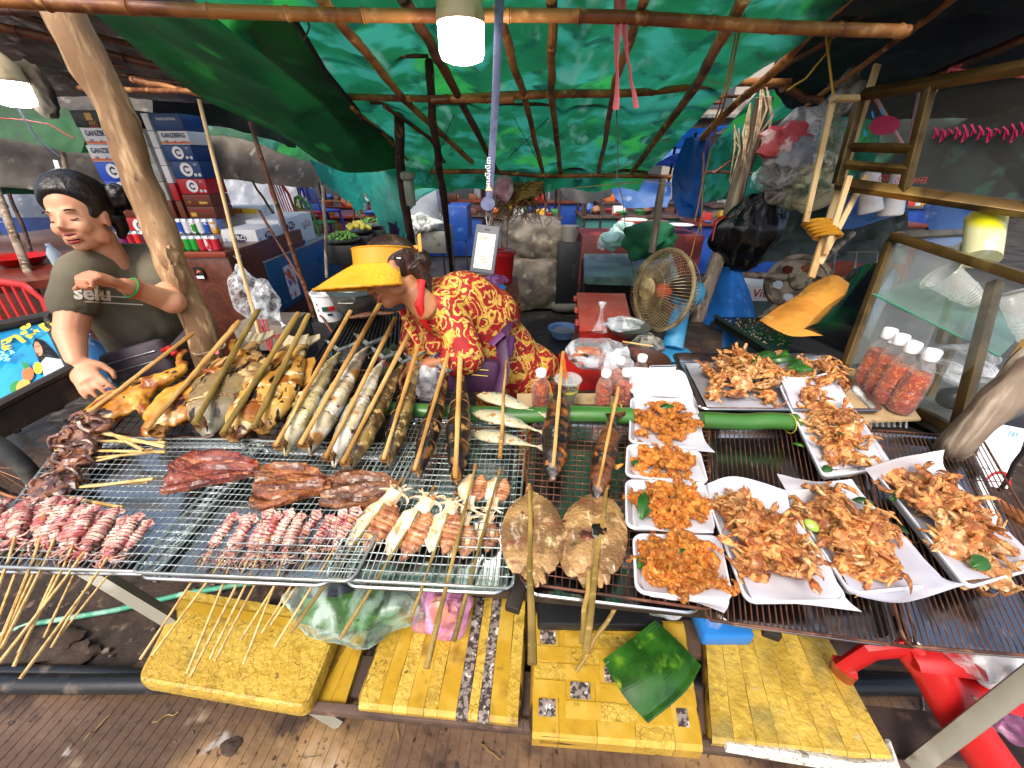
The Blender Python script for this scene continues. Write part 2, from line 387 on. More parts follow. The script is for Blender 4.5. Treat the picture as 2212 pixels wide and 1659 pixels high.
nn=len(prof);ff=[(r*nn+i,r*nn+i+1,(r+1)*nn+i+1,(r+1)*nn+i) for r in range(len(rows)-1) for i in range(nn-1)]
pv.add(vv,ff);struct('pavement',pv,m_conc,smooth=False)
so_=MB();so_.grid(90,34,lambda a,b: (-3.2+6.6*a,gy-.03+1.5*b,-.006+.02*mnoise.noise(Vector((a*30,b*7,0)))+.008*mnoise.noise(Vector((a*90,b*20,4)))-.01*(b>.9)));struct('soil',so_,m_soil)
random.seed(3)
peb=MB()
for _ in range(900):
 x,y=random.uniform(-2.4,2.2),random.uniform(-.1,gy+1.3);k=random.choice([.003,.004,.006,.009])*(.6 if y<gy else 1.3)
 if y<gy and random.random()<.5: continue
 peb.blob((x,y,.004+k*.2),(k*random.uniform(.8,1.6),k,k*.6),1,.3,2,seed=random.random()*9)
o=struct('gravel',peb,mat('pebbles','6a5e52',[('n','3c332b',60,.45,.55),('n','b0a698',90,.62,.7)],rough=.7,world=True));o['kind']='stuff'
for (u,v,s) in ((60,1395,.10),(120,1400,.09),(45,1378,.07),(160,1415,.07),(500,1612,.032)):
 p=P(u,v,0);q=MB();q.blob(p+Vector((0,0,s*.1)),(s,s*.7,s*.28),3,.5,1.6,seed=u)
 struct('stone',q,m_soil)
gro=bpy.data.objects['ground']
hexm=None
def hexmesh(r,h):
 q=MB();ring=[(r*math.cos(k*PI/3),r*math.sin(k*PI/3)) for k in range(6)]
 q.add([(x,y,-h) for x,y in ring]+[(x,y,-.003) for x,y in ring]+[(x*.95,y*.95,0) for x,y in ring],[tuple(range(12,18))]+[(i,(i+1)%6,6+(i+1)%6,6+i) for i in range(6)]+[(6+i,6+(i+1)%6,12+(i+1)%6,12+i) for i in range(6)])
 return q.mesh('paver',False,False)
hexm=hexmesh(.118,.03);hexm[0].materials.append(m_paver);hexd=hexmesh(.118,.03);hexd[0].materials.append(m_pave2)
cnt=0
for i in range(-30,34):
 for j in range(0,50):
  x=i*.182;y=2.35+j*.21+(.105 if i%2 else 0)
  u,v,d=proj((x,y,0))
  vis=(1190<u<1420 and 480<v<800) or (1000<u<1300 and 520<v<700) or (760<u<1130 and 480<v<640) or (330<u<760 and 690<v<900) or (20<u<330 and 800<v<960)
  if not vis or cnt>280: continue
  cnt += 1;random.seed(i*97+j)
  o=obj('paver',None,None,gro,mesh=((hexd if v<640 and 880<u<1130 else hexm)[0],Vector((x,y,.004+random.uniform(-.004,.004)))))
  o.rotation_euler=(random.uniform(-.03,.03),random.uniform(-.03,.03),PI/6*0+random.uniform(-.03,.03))
# ================================================================ poles and canopy
PROF=[(-.5,2.3),(1.0,2.13),(1.73,2.0),(2.41,1.88),(3.5,1.5),(5,1.2)]
def cz(y):
 for (a,za),(b,zb) in zip(PROF,PROF[1:]):
  if y <= b: return za+(zb-za)*(y-a)/(b-a)
 return PROF[-1][1]
def C(u,v,off=0):
 r=ray(u,v);lo,hi=.3,8
 for _ in range(40):
  m=(lo+hi)/2;p=Vector((0,0,CAMH))+r*m
  if (p.z-(cz(p.y)-off))*(1)<0: lo=m
  else: hi=m
 p=Vector((0,0,CAMH))+r*lo
 return p if lo<6 else D(u,v,3.1)
def bamboo(a,b,r,label,m=None,r2=None,node=.22,sag=.01,seed=0,group='bamboo poles of the canopy'):
 a,b=Vector(a),Vector(b);L=(b-a).length;n=max(6,int(L/.05));r2=r2 or r*.85
 line=wob(a,b,n,sag*2,seed+a.x*3);rr=[]
 pts=[]
 acc=random.uniform(0,node)
 for i,p in enumerate(line):
  t=i/n;k=r+(r2-r)*t;pts.append(p);rr.append(k)
 q=MB();P2,R2=[],[]
 step=L/n
 for i in range(n+1):
  P2.append(pts[i]);R2.append(rr[i]);acc += step
  if acc>node and i<n:
   acc=0;d=(pts[i+1]-pts[i]).normalized()
   for (o_,s_) in ((.3,1.0),(.38,1.16),(.45,1.2),(.5,1.02),(.56,1.1),(.64,.98)):
    P2.append(pts[i]+d*step*o_);R2.append(rr[i]*s_)
 q.tube(P2,R2,10);return one('bamboo_pole',q,m or m_bamboo,label,'pole',group)
random.seed(11)
bamboo(C(-150,-10,.1),C(1960,68,.08),.015,'thickest bamboo pole running right across the top of the photo behind the hanging bulb',m_bamboo,.017,.16,.01,1)
bamboo(D(-60,22,1.9),D(620,20,1.6),.018,'dark bamboo cross pole in the top left corner above the brown roof sheet',m_dbamboo,None,.2)
bamboo(D(285,172,2.3),D(440,205,2.3),.018,'short pale bamboo stub under the brown roof left of the green tarp',m_bamboo)
bamboo(D(170,190,2.5),C(1110,215,.1),.014,'long crooked bamboo pole tied to the dark center posts, left half of the second crossbeam',m_bamboo,.015,.18,.015,2)
bamboo(C(930,216,.09),D(1705,178,2.0),.017,'thick bamboo crossbeam ending at the weathered post on the right',m_bamboo,.018,.2,.012,3)
bamboo(D(800,222,2.06),D(1560,222,2.1),.009,'thin bamboo cane just below the second crossbeam',m_dbamboo,.008,.2,.01,4)
bamboo(D(1530,218,2.12),D(1690,188,2.2),.009,'thin bamboo cane end rising to the weathered post',m_dbamboo,.008)
bamboo(D(870,340,3.0),D(1400,372,3.05),.015,'upper of the two low bamboo poles at the back edge of the green tarp',m_dbamboo,None,.25,.01,5)
bamboo(D(930,370,2.9),D(1450,382,2.85),.018,'lower of the two low bamboo poles at the back edge of the green tarp',m_bamboo,None,.25,.01,6)
bamboo(D(860,318,2.9),D(1170,362,3.1),.011,'thin pole slanting down behind the two center posts',m_dbamboo,None,.25)
bamboo(D(-20,112,3.0),D(420,160,3.0),.02,'pale bamboo pole under the brown roof at the left edge',m_bamboo)
bamboo(D(-20,55,2.4),D(560,190,2.9),.026,'brown bamboo pole slanting under the brown roof at the left',m_dbamboo)
bamboo(D(230,160,2.7),D(560,196,2.8),.016,'brown pole passing behind the big peeled trunk',m_dbamboo)
bamboo(D(-20,15,2.1),D(330,110,2.6),.018,'reddish pole next to the roof corner at the top left',m_dbamboo)
RAFT=[((690,-10),(870,212),(1020,350),'first rafter from the left, splitting pale bamboo beside the dark green tarp',m_bamboo,.016),
  ((868,-10),(960,150),(1075,372),'second rafter from the left, dark reddish bamboo left of the bulb',m_dbamboo,.017),
  ((1075,20),(1135,220),(1172,370),'third rafter, pale bamboo just right of the bulb',m_bamboo,.015),
  ((1191,-10),(1193,220),(1212,378),'straight rafter in the middle of the green tarp',m_bamboo,.016),
  ((1395,-10),(1330,170),(1293,378),'rafter behind the pink ribbon',m_bamboo,.014),
  ((1610,-10),(1500,190),(1365,372),'thick rafter right of the pink ribbon',m_bamboo,.019),
  ((760,232),(830,290),(880,345),'thin slanting cane beside the edge of the dark green tarp',m_bamboo,.01),
  ((830,228),(930,300),(960,350),'dark bent branch between the two center posts',m_dbamboo,.011)]
for a,b,c,lab,m,r in RAFT:
 p=[C(*a,.045),C(*b,.045),C(*c,.045)]
 q=MB();ln=wob(p[0],p[1],12,.012,a[0])+wob(p[1],p[2],10,.012,b[0])[1:]
 q.tube(ln,[r*(1+.12*(k%4 == 0)) for k in range(len(ln))],9);one('bamboo_pole',q,m,lab,'pole','bamboo poles of the canopy')
bamboo(D(1850,-20,1.25),D(1515,300,2.3),.017,'bamboo rafter sloping up from the weathered post with yellow cord tied to it',m_bamboo,.02,.25)
bamboo(D(2080,-20,1.4),D(1740,232,2.3),.015,'thin pale pole under the black tarp on the right',m_bamboo)
bamboo(D(2260,60,1.7),D(1850,235,2.2),.02,'brown pole under the black tarp above the hanging frame',m_dbamboo)
bamboo(D(1940,-20,1.5),D(1690,150,2.1),.017,'brown pole at the seam of the green and black tarps',m_dbamboo)
bamboo(D(1860,150,2.9),D(1540,375,3.2),.014,'dark pole crossing the far right green tarp',m_dbamboo)
bamboo(D(1830,190,2.9),D(1500,350,3.3),.012,'dark cane crossing the far right green tarp, above the lowest one',m_dbamboo)
bamboo(D(1500,372,3.2),D(1700,372,3.2),.012,'low level cane behind the weathered post',m_dbamboo)
bamboo(D(1690,190,2.0),D(1790,222,2.1),.02,'short dark bamboo piece right of the weathered post top',m_dbamboo)
bamboo(D(640,88,1.6),D(925,120,1.62),.011,'knobbly dark branch under the green tarp between rafter and post',m_bark,None,.12)
def post(pts,rr,m,name,label,n=12,rough=.12,cat='post',knots=()):
 P3=[];R3=[]
 pts=[Vector(p) for p in pts]
 for i in range(len(pts)-1):
  k=10
  for j in range(k+(i == len(pts)-2)):
   t=j/k;p=pts[i].lerp(pts[i+1],t);r=rr[i]+(rr[i+1]-rr[i])*t
   s=mnoise.noise(p*4.3)*r*.5;P3.append(p+Vector((s,s*.5,0)));R3.append(r*(1+rough*mnoise.noise(p*11)))
 q=MB();q.tube(P3,R3,n)
 for i,p in enumerate(q.v): q.v[i]=p+Vector((mnoise.noise(p*17),mnoise.noise(p*17+Vector((5,0,0))),0))*max(rr)*.14
 for (c,r) in knots: q.blob(c,r,3,.35,2)
 return one(name,q,m,label,cat)
a=D(120,-30,1.15);b=D(450,760,1.55);g_=b+(b-a)*.62
tr=post([a,D(265,260,1.3),D(345,480,1.42),b,Vector((g_.x,g_.y,0))],[.052,.054,.052,.05,.055],m_trunk,'tree_trunk_post','thick peeled tree trunk leaning across the left in front of the beer cartons',18,
 knots=((D(368,560,1.40),(.03,.03,.05)),(D(385,600,1.42),(.024,.026,.06))))
post([D(922,98,1.62),D(935,250,1.9),D(960,430,2.6),P(978,612,0)],[.018,.02,.024,.027],m_bark,'wooden_post','taller of the two dark bark posts in the center, right of the short one')
post([D(858,205,2.1),D(862,330,2.3),D(885,500,2.9),P(905,630,0)],[.028,.03,.03,.03],m_bark,'wooden_post','shorter thicker dark bark post left of the tall one, behind the yellow visor')
post([D(1650,210,2.05),D(1615,330,2.2),D(1560,520,2.4),D(1490,740,2.5)],[.045,.047,.042,.045],m_post,'wooden_post','weathered grey post tied with rags, right of the desk fan')
post([D(1432,385,2.85),D(1408,545,3.1)],[.026,.028],m_post,'wooden_post','short forked grey post under the low bamboo end behind the fan')
bamboo(D(430,215,2.55),D(565,740,3.2),.012,'pale square stake in front of the cans',m_batten,.016,9)
bamboo(D(540,262,2.7),D(680,690,3.4),.015,'thin brown stake in front of the water cartons',m_dbamboo,.02,.3)
bamboo(D(697,400,3.3),D(706,600,3.5),.014,'pale thin stake at the corner of the blue cloth table',m_post,.014,.2)
bamboo(D(590,460,3.6),D(545,390,3.6),.012,'short stick at the far left of the water cartons',m_bark)
bamboo(D(-30,350,2.9),D(80,640,2.6),.024,'brown pole leaning at the left edge behind the woman',m_post,.024,.3)
bamboo(D(20,420,3.2),D(110,640,3.0),.013,'thin dark pole leaning at the left edge',m_bark,.013,.3)
bamboo(D(135,330,3.3),D(200,600,3.1),.018,'grey pole beside the beer cartons',m_post,.02,.3)
bamboo(D(1062,395,4.4),D(1068,600,4.6),.014,'thin dark pole behind the hanging card',m_bark,.014,.4)
bamboo(D(1095,440,4),D(1098,600,4.0),.010,'thin black rod beside the red bucket',m_bark,.010,.4)
for k,(u,v1,v2,d) in enumerate(((1180,390,540,5.2),(1300,400,560,5.0),(1262,390,470,5.6),(1520,400,520,5.4),(760,380,500,5.5),(600,390,420,6))):
 bamboo(D(u,v1,d),D(u+(u-1106)*-.02,v2,d*1.03),.016,('thin dark pole at the back of the market, %s'%['behind the tarp covered pile','beside the grey work table','in the dark aisle','far behind the fan','left of the torn teal tarp','over the far red chair'][k]),m_bark,.016,.4)
bamboo(D(560,455,3.4),D(735,745,3.2),.012,'thin stake tied with red cord above the carton',m_dbamboo)
bamboo(D(670,640,3.3),D(735,655,3.3),.012,'short tie stick at the foot of the blue table',m_post)
def sheet(name,rows,m,label,nu=40,nv=30,wr=.02,fr=4,seed=0,sag=0,cat='tarpaulin',group=None):
 q=cat_patch(rows,nu,nv,wr,fr,seed,sag);return one(name,q,m,label,cat,group,smooth=60)
q=MB()
def mt(a,b):
 x=-.98+2.06*a;y=.95+2.72*b
 z=cz(y)+.02
 bul=abs(math.sin((x+.98)*PI/.42))
 z += .035*bul-.008+.02*mnoise.noise(Vector((x*4,y*3,0)))+.009*mnoise.noise(Vector((x*11,y*5,2)))+.005*mnoise.noise(Vector((x*9,y*22,2)))
 if b>.93: z -= (b-.93)*1.5
 return (x,y,z)
q.grid(110,120,mt);one('green_tarpaulin',q,m_tarp,'large sunlit green tarpaulin ceiling stretched over the bamboo rafters','tarpaulin',smooth=60)
sheet('green_tarpaulin',[uvd((150,-10,1.36),(390,10,1.30),(628,30,1.24)),uvd((300,110,1.75),(500,130,1.62),(700,150,1.55)),uvd((440,215,2.1),(600,235,2.05),(770,235,2.0)),
 uvd((600,290,2.4),(700,320,2.4),(845,300,2.35)),uvd((690,352,2.6),(760,375,2.6),(865,362,2.6))],m_dgreen,'dark green tarpaulin sagging in a wide fold at the upper left',50,50,.02,3,1)
q=MB();edge=[D(628,30,1.235),D(700,150,1.545),D(770,235,1.995),D(780,258,2.0),D(845,300,2.345),D(868,362,2.59)]
q.tube(edge,[.012,.012,.013,.013,.014,.012],6,sq=.4);one('tarpaulin_hem',q,m_cord,'black rolled hem along the dark green tarpaulin','strap')
sheet('brown_tarpaulin',[uvd((-400,-120,1.9),(50,-60,1.9),(300,-30,1.9),(640,-30,1.9)),uvd((-400,60,2.6),(50,70,2.6),(300,90,2.6),(560,120,2.4)),uvd((-400,200,3.6),(50,205,3.6),(300,215,3.5),(600,235,3.2))],m_dbrown,'dirty dark brown plastic roof sheet in the top left corner',50,40,.05,4,2)
sheet('brown_tarpaulin',[uvd((-300,290,3.9),(0,300,4.0),(160,330,4.1),(300,320,4.3)),uvd((-300,340,3.9),(0,370,4.0),(160,390,4.1),(300,380,4.3)),uvd((-300,400,3.9),(0,405,4.0),(160,425,4.1),(300,440,4.3))],m_btarp,'brownish tarp hanging at the far left behind the woman',40,20,.07,3,3)
sheet('green_tarpaulin',[uvd((-300,200,4.2),(0,215,4.3),(180,240,4.5)),uvd((-300,300,4.2),(0,300,4.3),(180,320,4.5)),uvd((-300,420,4.2),(0,420,4.3),(130,420,4.5))],m_dgreen,'green tarp behind the brownish one at the far left',30,20,.05,3,4)
sheet('brown_tarpaulin',[uvd((370,285,3.9),(520,300,3.9),(600,330,3.8),(672,350,3.6)),uvd((370,350,3.9),(500,360,3.9),(600,372,3.7),(690,385,3.5)),uvd((380,380,3.9),(500,392,3.9),(600,400,3.7),(680,408,3.5))],m_btarp,'brownish tarp flap with a pale lower corner behind the stakes',40,20,.05,3,5)
sheet('green_tarpaulin',[uvd((420,225,4.2),(560,240,4.2),(700,290,4.0)),uvd((420,300,4.2),(560,310,4.2),(690,345,4.0)),uvd((420,350,4.2),(580,350,4.2),(680,375,4.0))],m_tarp,'sunlit green tarp between the brownish flap and the dark green fold',30,20,.05,3,6)
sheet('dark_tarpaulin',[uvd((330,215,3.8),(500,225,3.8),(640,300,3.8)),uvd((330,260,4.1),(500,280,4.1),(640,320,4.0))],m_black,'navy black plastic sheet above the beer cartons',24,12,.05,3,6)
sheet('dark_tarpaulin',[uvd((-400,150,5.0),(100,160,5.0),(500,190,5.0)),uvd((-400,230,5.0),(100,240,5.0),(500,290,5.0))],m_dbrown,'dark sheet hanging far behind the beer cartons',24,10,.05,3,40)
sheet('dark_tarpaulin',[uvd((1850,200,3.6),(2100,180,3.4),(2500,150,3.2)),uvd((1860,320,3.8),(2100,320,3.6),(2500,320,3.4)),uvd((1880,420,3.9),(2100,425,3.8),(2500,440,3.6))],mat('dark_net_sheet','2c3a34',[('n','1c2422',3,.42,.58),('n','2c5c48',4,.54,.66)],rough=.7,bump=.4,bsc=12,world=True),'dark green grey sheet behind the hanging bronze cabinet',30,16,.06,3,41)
def torn(rows,m,label,teeth,seed):
 q=cat_patch(rows,60,30,.03,4,seed);nu,nv=60,30;keep=[]
 for j in range(nv):
  for i in range(nu):
   t=i/nu;lim=teeth(t)
   if j/nv<lim: keep.append(q.f[j*nu+i])
 q.f=keep;q.m=[0]*len(keep)
 for k,p in enumerate(q.v): q.v[k]=p+Vector((mnoise.noise(p*40),0,mnoise.noise(p*43)))*.012
 return one('teal_tarpaulin',q,m,label,'tarpaulin',smooth=60)
torn([uvd((668,345,3.3),(770,372,3.0),(865,368,2.9)),uvd((690,385,3.3),(780,420,3.0),(872,430,2.9)),uvd((720,430,3.3),(800,470,3.0),(880,480,2.9)),uvd((740,470,3.3),(820,520,3.0),(880,530,2.9))],m_teal,'ragged teal tarp with a torn fringe hanging left of the center posts',
     lambda t: .34+.5*t**.6+.12*math.sin(t*23)*(t>.3)+.06*math.sin(t*61)-(.3 if .50<t<.56 else 0),7)
sheet('teal_tarpaulin',[uvd((890,330,3.5),(1000,350,3.5)),uvd((880,400,3.4),(960,400,3.4)),uvd((875,470,3.4),(905,430,3.4))],m_teal,'teal tarp corner between the two dark center posts',16,16,.03,4,8)
sheet('black_tarpaulin',[uvd((1800,-120,1.0),(2050,-120,1.0),(2600,-120,1.0)),uvd((1710,70,1.75),(2000,60,1.8),(2600,40,1.8)),uvd((1665,170,2.3),(1900,200,2.7),(2500,160,2.9)),uvd((1700,235,2.7),(1950,260,3.4),(2400,230,3.6))],m_black,'black tarpaulin roof at the top right corner',40,40,.05,3,9)
sheet('green_tarpaulin',[uvd((1640,195,2.6),(1750,190,2.8),(1900,175,3.1)),uvd((1560,290,3.0),(1700,300,3.3),(1900,300,3.5)),uvd((1500,380,3.3),(1640,400,3.5),(1860,420,3.7)),uvd((1500,440,3.4),(1600,430,3.6),(1800,440,3.8))],m_tarp,'bright green tarp sloping down behind the weathered post',40,30,.04,3,10)
sheet('dark_tarpaulin',[uvd((1640,420,3.6),(1800,420,3.6),(1960,420,3.6)),uvd((1640,500,3.5),(1800,500,3.5),(1960,500,3.5)),uvd((1630,570,3.4),(1800,570,3.4),(1960,570,3.4))],mat('grey_green_cover','3c463e',[('n','28302a',4,.4,.6),('n','586258',10,.6,.76)],rough=.6,bump=.6,bsc=12,world=True),'crumpled grey green cover over goods behind the spoked wheel',40,20,.09,5,11)
sheet('blue_tarpaulin',[uvd((1318,388,4.4),(1380,388,4.4),(1450,392,4.3)),uvd((1325,420,4.5),(1380,412,4.5),(1450,420,4.4)),uvd((1350,452,4.5),(1400,448,4.5),(1440,450,4.4))],m_ltblue,'pale blue tarp sagging behind the low bamboo poles, left of the blue cloth',24,16,.05,4,12)
sheet('blue_tarpaulin',[uvd((1215,385,4.9),(1260,385,4.9),(1310,390,4.8)),uvd((1240,405,4.9),(1270,412,4.9),(1310,400,4.8))],m_ltblue,'small pale blue tarp above the dark aisle',16,10,.04,4,13)
sheet('dark_tarpaulin',[uvd((1195,388,4.7),(1250,405,4.7),(1330,395,4.5)),uvd((1225,430,4.7),(1265,440,4.7),(1320,425,4.5))],m_black,'black sheet swag under the small pale blue tarp',16,10,.03,4,13)
sheet('blue_tarpaulin',[uvd((1480,300,2.35),(1510,302,2.3),(1535,308,2.3)),uvd((1450,390,2.35),(1490,395,2.3),(1520,400,2.3)),uvd((1465,470,2.4),(1495,470,2.4),(1515,468,2.4))],m_blue,'deep blue cloth hanging from the bamboo left of the weathered post',24,30,.04,9,14,cat='cloth')
sheet('blue_tarpaulin',[uvd((1788,428,3.3),(1860,425,3.3),(1960,430,3.2)),uvd((1790,470,3.2),(1880,470,3.2),(1960,455,3.1)),uvd((1800,498,3.1),(1860,490,3.1),(1960,460,3.1))],m_ltblue,'blue white plastic sheet under the hanging frame',24,16,.05,5,15)
sheet('blue_tarpaulin',[uvd((1995,440,3.6),(2080,440,3.6),(2130,440,3.6)),uvd((2000,480,3.6),(2060,480,3.6),(2110,470,3.6)),uvd((2020,530,3.6),(2060,530,3.6),(2100,500,3.6))],m_ltblue,'pale blue sheet behind the glass cabinet top',16,16,.05,5,16)
# ================================================================ the food table
TZ=.85
m_shelf=mat('shelf_plank','5e4a40',[('n','3e302a',6,.4,.6),('n','8a6a5a',12,.6,.78)],rough=.7,bump=.3)
m_dkst=mat('dark_stained_steel','35302b',[('n','5a4a3c',9,.5,.7)],rough=.5,metal=.4)
tb=thing('food_table','long steel framed stall table carrying all the wire racks of grilled seafood','table',(0,.9,0))
def bar(a,b,wd,th,m,name,parent,lab=None):
 a,b=Vector(a),Vector(b);q=MB();L=(b-a).length;M_=span(a,b,s=1)
 q.box((L/2,0,0),(L,wd,th),bev=.002);q.v=[M_@p for p in q.v]
 q.box
 return obj(name,q,m,parent)
zt=TZ-.035
fl,fr_=P(150,1222,zt),P(2300,1440,zt)
bl,br=P(560,900,zt),P(1960,935,zt)
dn=Vector((0,.05,-.01))
for a_,b_ in ((fl+dn,fr_+dn),(bl,br),(fl+dn,bl),(fr_+dn,br)): bar(a_,b_,.03,.025,m_dkst,'rail',tb)
lgm=Vector((-1.219,.687,.6));lgf=P(735,1560,.0)
q=MB();q.tube([Vector((-1.12,.78,.82)),lgm,lgf],[.022,.022,.022],4);obj('leg',q,m_galv,tb,smooth=False)
bar(P(2300,1405,.80),Vector((.851,.289,0)),.034,.03,m_galv,'leg',tb)
bar(bl,bl-Vector((0,0,zt)),.035,.03,m_galv,'leg',tb);bar(br,br-Vector((0,0,zt)),.035,.03,m_galv,'leg',tb)
for t in (.25,.5,.75): bar(fl.lerp(fr_,t),bl.lerp(br,t),.03,.02,m_dkst,'crossbar',tb)
q=MB();q.tube([P(-60,1395,.01),P(60,1350,.012),P(250,1318,.02),P(400,1282,.05),P(520,1262,.08),P(700,1240,.08)],.0105,10)
one('water_hose',q,mat('faded_green_hose','3f8f72',[('n','8fb8a4',12,.5,.65),('n','5c5a48',20,.6,.75)],rough=.5),'faded green hose running over the soil under the table','hose')
for k,(v0,v1,r) in enumerate(((1452,1468,.022),(1478,1478,.03))):
 q=MB();q.tube([P(-200,v0-3,r),P(160,v0,r),P(420,v1-2,r),P(2300,v1+4,r)],r,14)
 one('drain_pipe',q,mat('muddy_black_pipe','1d2023',[('n','5e534a',12,.55,.7)],rough=.3,bump=.1),['thinner black pipe lying behind the thicker one on the soil','thicker black pipe at the edge of the pavement'][k],'pipe','pipes at the pavement edge')
# ---- wire racks and steel trays
def quad(a,b,c,d,z): return [P(*p,z) for p in (a,b,c,d)]
def bil(Q,s,t): return Q[0].lerp(Q[1],s).lerp(Q[3].lerp(Q[2],s),t)
def rack(Q,nx,ny,m,label,r=.0011,fr=.003,legs=True,group='wire racks on the stall table',wave=.0):
 c=bil(Q,.5,.5);t=thing('wire_rack',label,'rack',(c.x,c.y,Q[0].z-.01),group)
 q=MB();pts=[]
 for (s,tt) in ((.03,0),(.97,0),(.99,.01),(1,.04),(1,.96),(.99,.99),(.97,1),(.03,1),(.01,.99),(0,.96),(0,.04),(.01,.01)): pts.append(bil(Q,s,tt))
 q.tube(pts,fr,8,close=True);obj('rim',q,m,t)
 q=MB()
 for i in range(1,nx):
  s=i/nx+random.uniform(-.1,.1)/nx;a_,b_=bil(Q,s,0),bil(Q,s+random.uniform(-.05,.05)/nx,1)
  mid=a_.lerp(b_,.5)-Vector((0,0,.004));q.tube([a_,mid,b_],r,5,caps=False)
 for j in range(1,ny):
  s=j/ny+random.uniform(-.1,.1)/ny;a_,b_=bil(Q,0,s),bil(Q,1,s);up=Vector((0,0,r*1.8))
  q.tube([a_+up,a_.lerp(b_,.5)+up-Vector((0,0,.004)),b_+up],r,5,caps=False)
 obj('wires',q,m,t)['kind']='stuff'
 return t
def steel_tray(Q,label,dep=.022,lip=.012,m=None,group='steel trays'):
 q=MB();n=8
 def ring(ins,z):
  o=[]
  cs=[(0,0),(1,0),(1,1),(0,1)]
  wx,wy=(Q[1]-Q[0]).length,(Q[3]-Q[0]).length;r=.035
  for k,(cx,cy) in enumerate(cs):
   for i in range(n+1):
    an=PI+k*PI/2+i/n*PI/2;rr=max(r-ins,.004)
    x=(ins+rr if cx == 0 else wx-ins-rr)+rr*math.cos(an);y=(ins+rr if cy == 0 else wy-ins-rr)+rr*math.sin(an)
    p=bil(Q,x/wx,y/wy);p.z += z;o.append(p)
  return o
 rings=[ring(0,-.004),ring(0,0),ring(.003,.003),ring(lip,.001),ring(lip+.004,-dep*.6),ring(lip+.012,-dep)]
 k=len(rings[0]);vv=[p for r_ in rings for p in r_];ff=[]
 for a_ in range(len(rings)-1):
  for i in range(k): j=(i+1)%k;ff.append((a_*k+i,a_*k+j,(a_+1)*k+j,(a_+1)*k+i))
 ff.append(tuple((len(rings)-1)*k+i for i in range(k)));q.add(vv,ff)
 return one('steel_tray',q,m or m_steel,label,'tray',group)
RZ=TZ+.012
random.seed(5)
m_film=m_steel
steel_tray(quad((-60,1236),(330,1243),(560,948),(148,946),TZ),'steel tray under the leftmost bright wire rack')
steel_tray(quad((285,1250),(715,1268),(870,975),(560,952),TZ),'steel tray under the rack with the flattened dried fish')
steel_tray(quad((735,1268),(1100,1285),(1125,900),(880,890),TZ),'steel tray under the rack with the larger squid skewers')
steel_tray(quad((1128,1283),(1520,1330),(1500,900),(1150,890),TZ),'steel tray under the rack with the two round flat fish')
steel_tray(quad((1545,1345),(1950,1400),(1800,925),(1530,925),TZ),'steel tray under the middle crab boxes')
steel_tray(quad((1965,1400),(2330,1430),(2090,950),(1830,930),TZ),'steel tray at the right end of the table')
rack(quad((238,936),(655,956),(672,778),(384,768),RZ),22,18,m_rwire,'rusty wire rack with the chicken at the back left',.0011,.003)
rack(quad((520,956),(1010,990),(985,800),(640,800),RZ-.004),24,12,m_rwire,'rusty wire rack hidden under the row of mackerel')
rack(quad((-75,1222),(340,1236),(572,950),(145,944),RZ+.004),30,22,m_wire,'bright wire rack at the left with the skewered baby squid',.0012,.0032)
rack(quad((283,1236),(760,1256),(915,960),(545,952),RZ+.008),34,22,m_wire,'bright wire rack with the three flattened dried fish',.0012,.0032)
rack(quad((700,1250),(1108,1272),(1140,905),(860,900),RZ),30,26,m_wire,'bright wire rack with the larger squid skewers',.0012,.0032)
rack(quad((1122,1258),(1540,1318),(1530,880),(1152,872),RZ+.002),26,30,m_rwire,'brown wire rack with the two round flat fish',.0013,.003)
rack(quad((1523,1338),(1985,1400),(1845,920),(1505,925),RZ),34,2,m_rwire,'rack of parallel rusty bars under the middle crab boxes',.0014,.0028)
rack(quad((1955,1395),(2400,1430),(2120,945),(1830,925),RZ+.004),30,3,m_rwire,'rack of parallel rusty bars at the right end of the table',.0014,.0028)
m_stalk=mat('banana_stalk','3f7030',[('n','24501c',4,.42,.62,(.3,3,3)),('n','86a858',6,.6,.78,(.2,3,3)),('n','4a3a1c',10,.68,.76)],rough=.35,coat=.3,bump=.1)
def stalk(a,b,r,label,cut=True):
 q=MB();ln=wob(a,b,14,.008,a[0]*9);q.tube(ln,[r]*len(ln),16,sq=.85)
 t=one('banana_stalk',q,m_stalk,label,'plant stem','banana stalks laid across the back of the table');return t
s1=stalk(P(1010,893,RZ+.03),P(1365,898,RZ+.034),.030,'green banana stalk under the tails of the small mackerel and behind the foam boxes')
s2=stalk(P(1515,908,RZ+.03),P(1720,912,RZ+.032),.030,'green banana stalk right of the foam boxes with a yellow band at its end')
stalk(P(272,838,RZ+.03),P(560,865,RZ+.032),.030,'pale green banana stalk under the grilled chicken at the left')
stalk(P(560,868,RZ+.028),P(1015,893,RZ+.03),.027,'banana stalk hidden under the tails of the mackerel row')
for (u,v) in ((1338,890),(1322,893),(1206,895)):
 q=MB();c=P(u,v,RZ+.03);q.tube([c+Vector((0,.031*math.cos(k*PI/6),.029*math.sin(k*PI/6))) for k in range(12)],.002,5,close=True);one('cane_band',q,mat('yellow_band','b8a83a'),'yellow band tied round the banana stalk, %s'%{1338: 'beside the foam boxes',1322: 'second from the foam boxes',1206: 'by the charred catfish'}[u],'band')
c=P(1705,915,RZ+.03);q=MB();q.tube([c+Vector((0,.032*math.cos(k*PI/6),.030*math.sin(k*PI/6))) for k in range(12)],.0018,5,close=True);one('cane_band',q,mat('yellow_band','b8a83a'),'yellow band round the right end of the banana stalk','band')
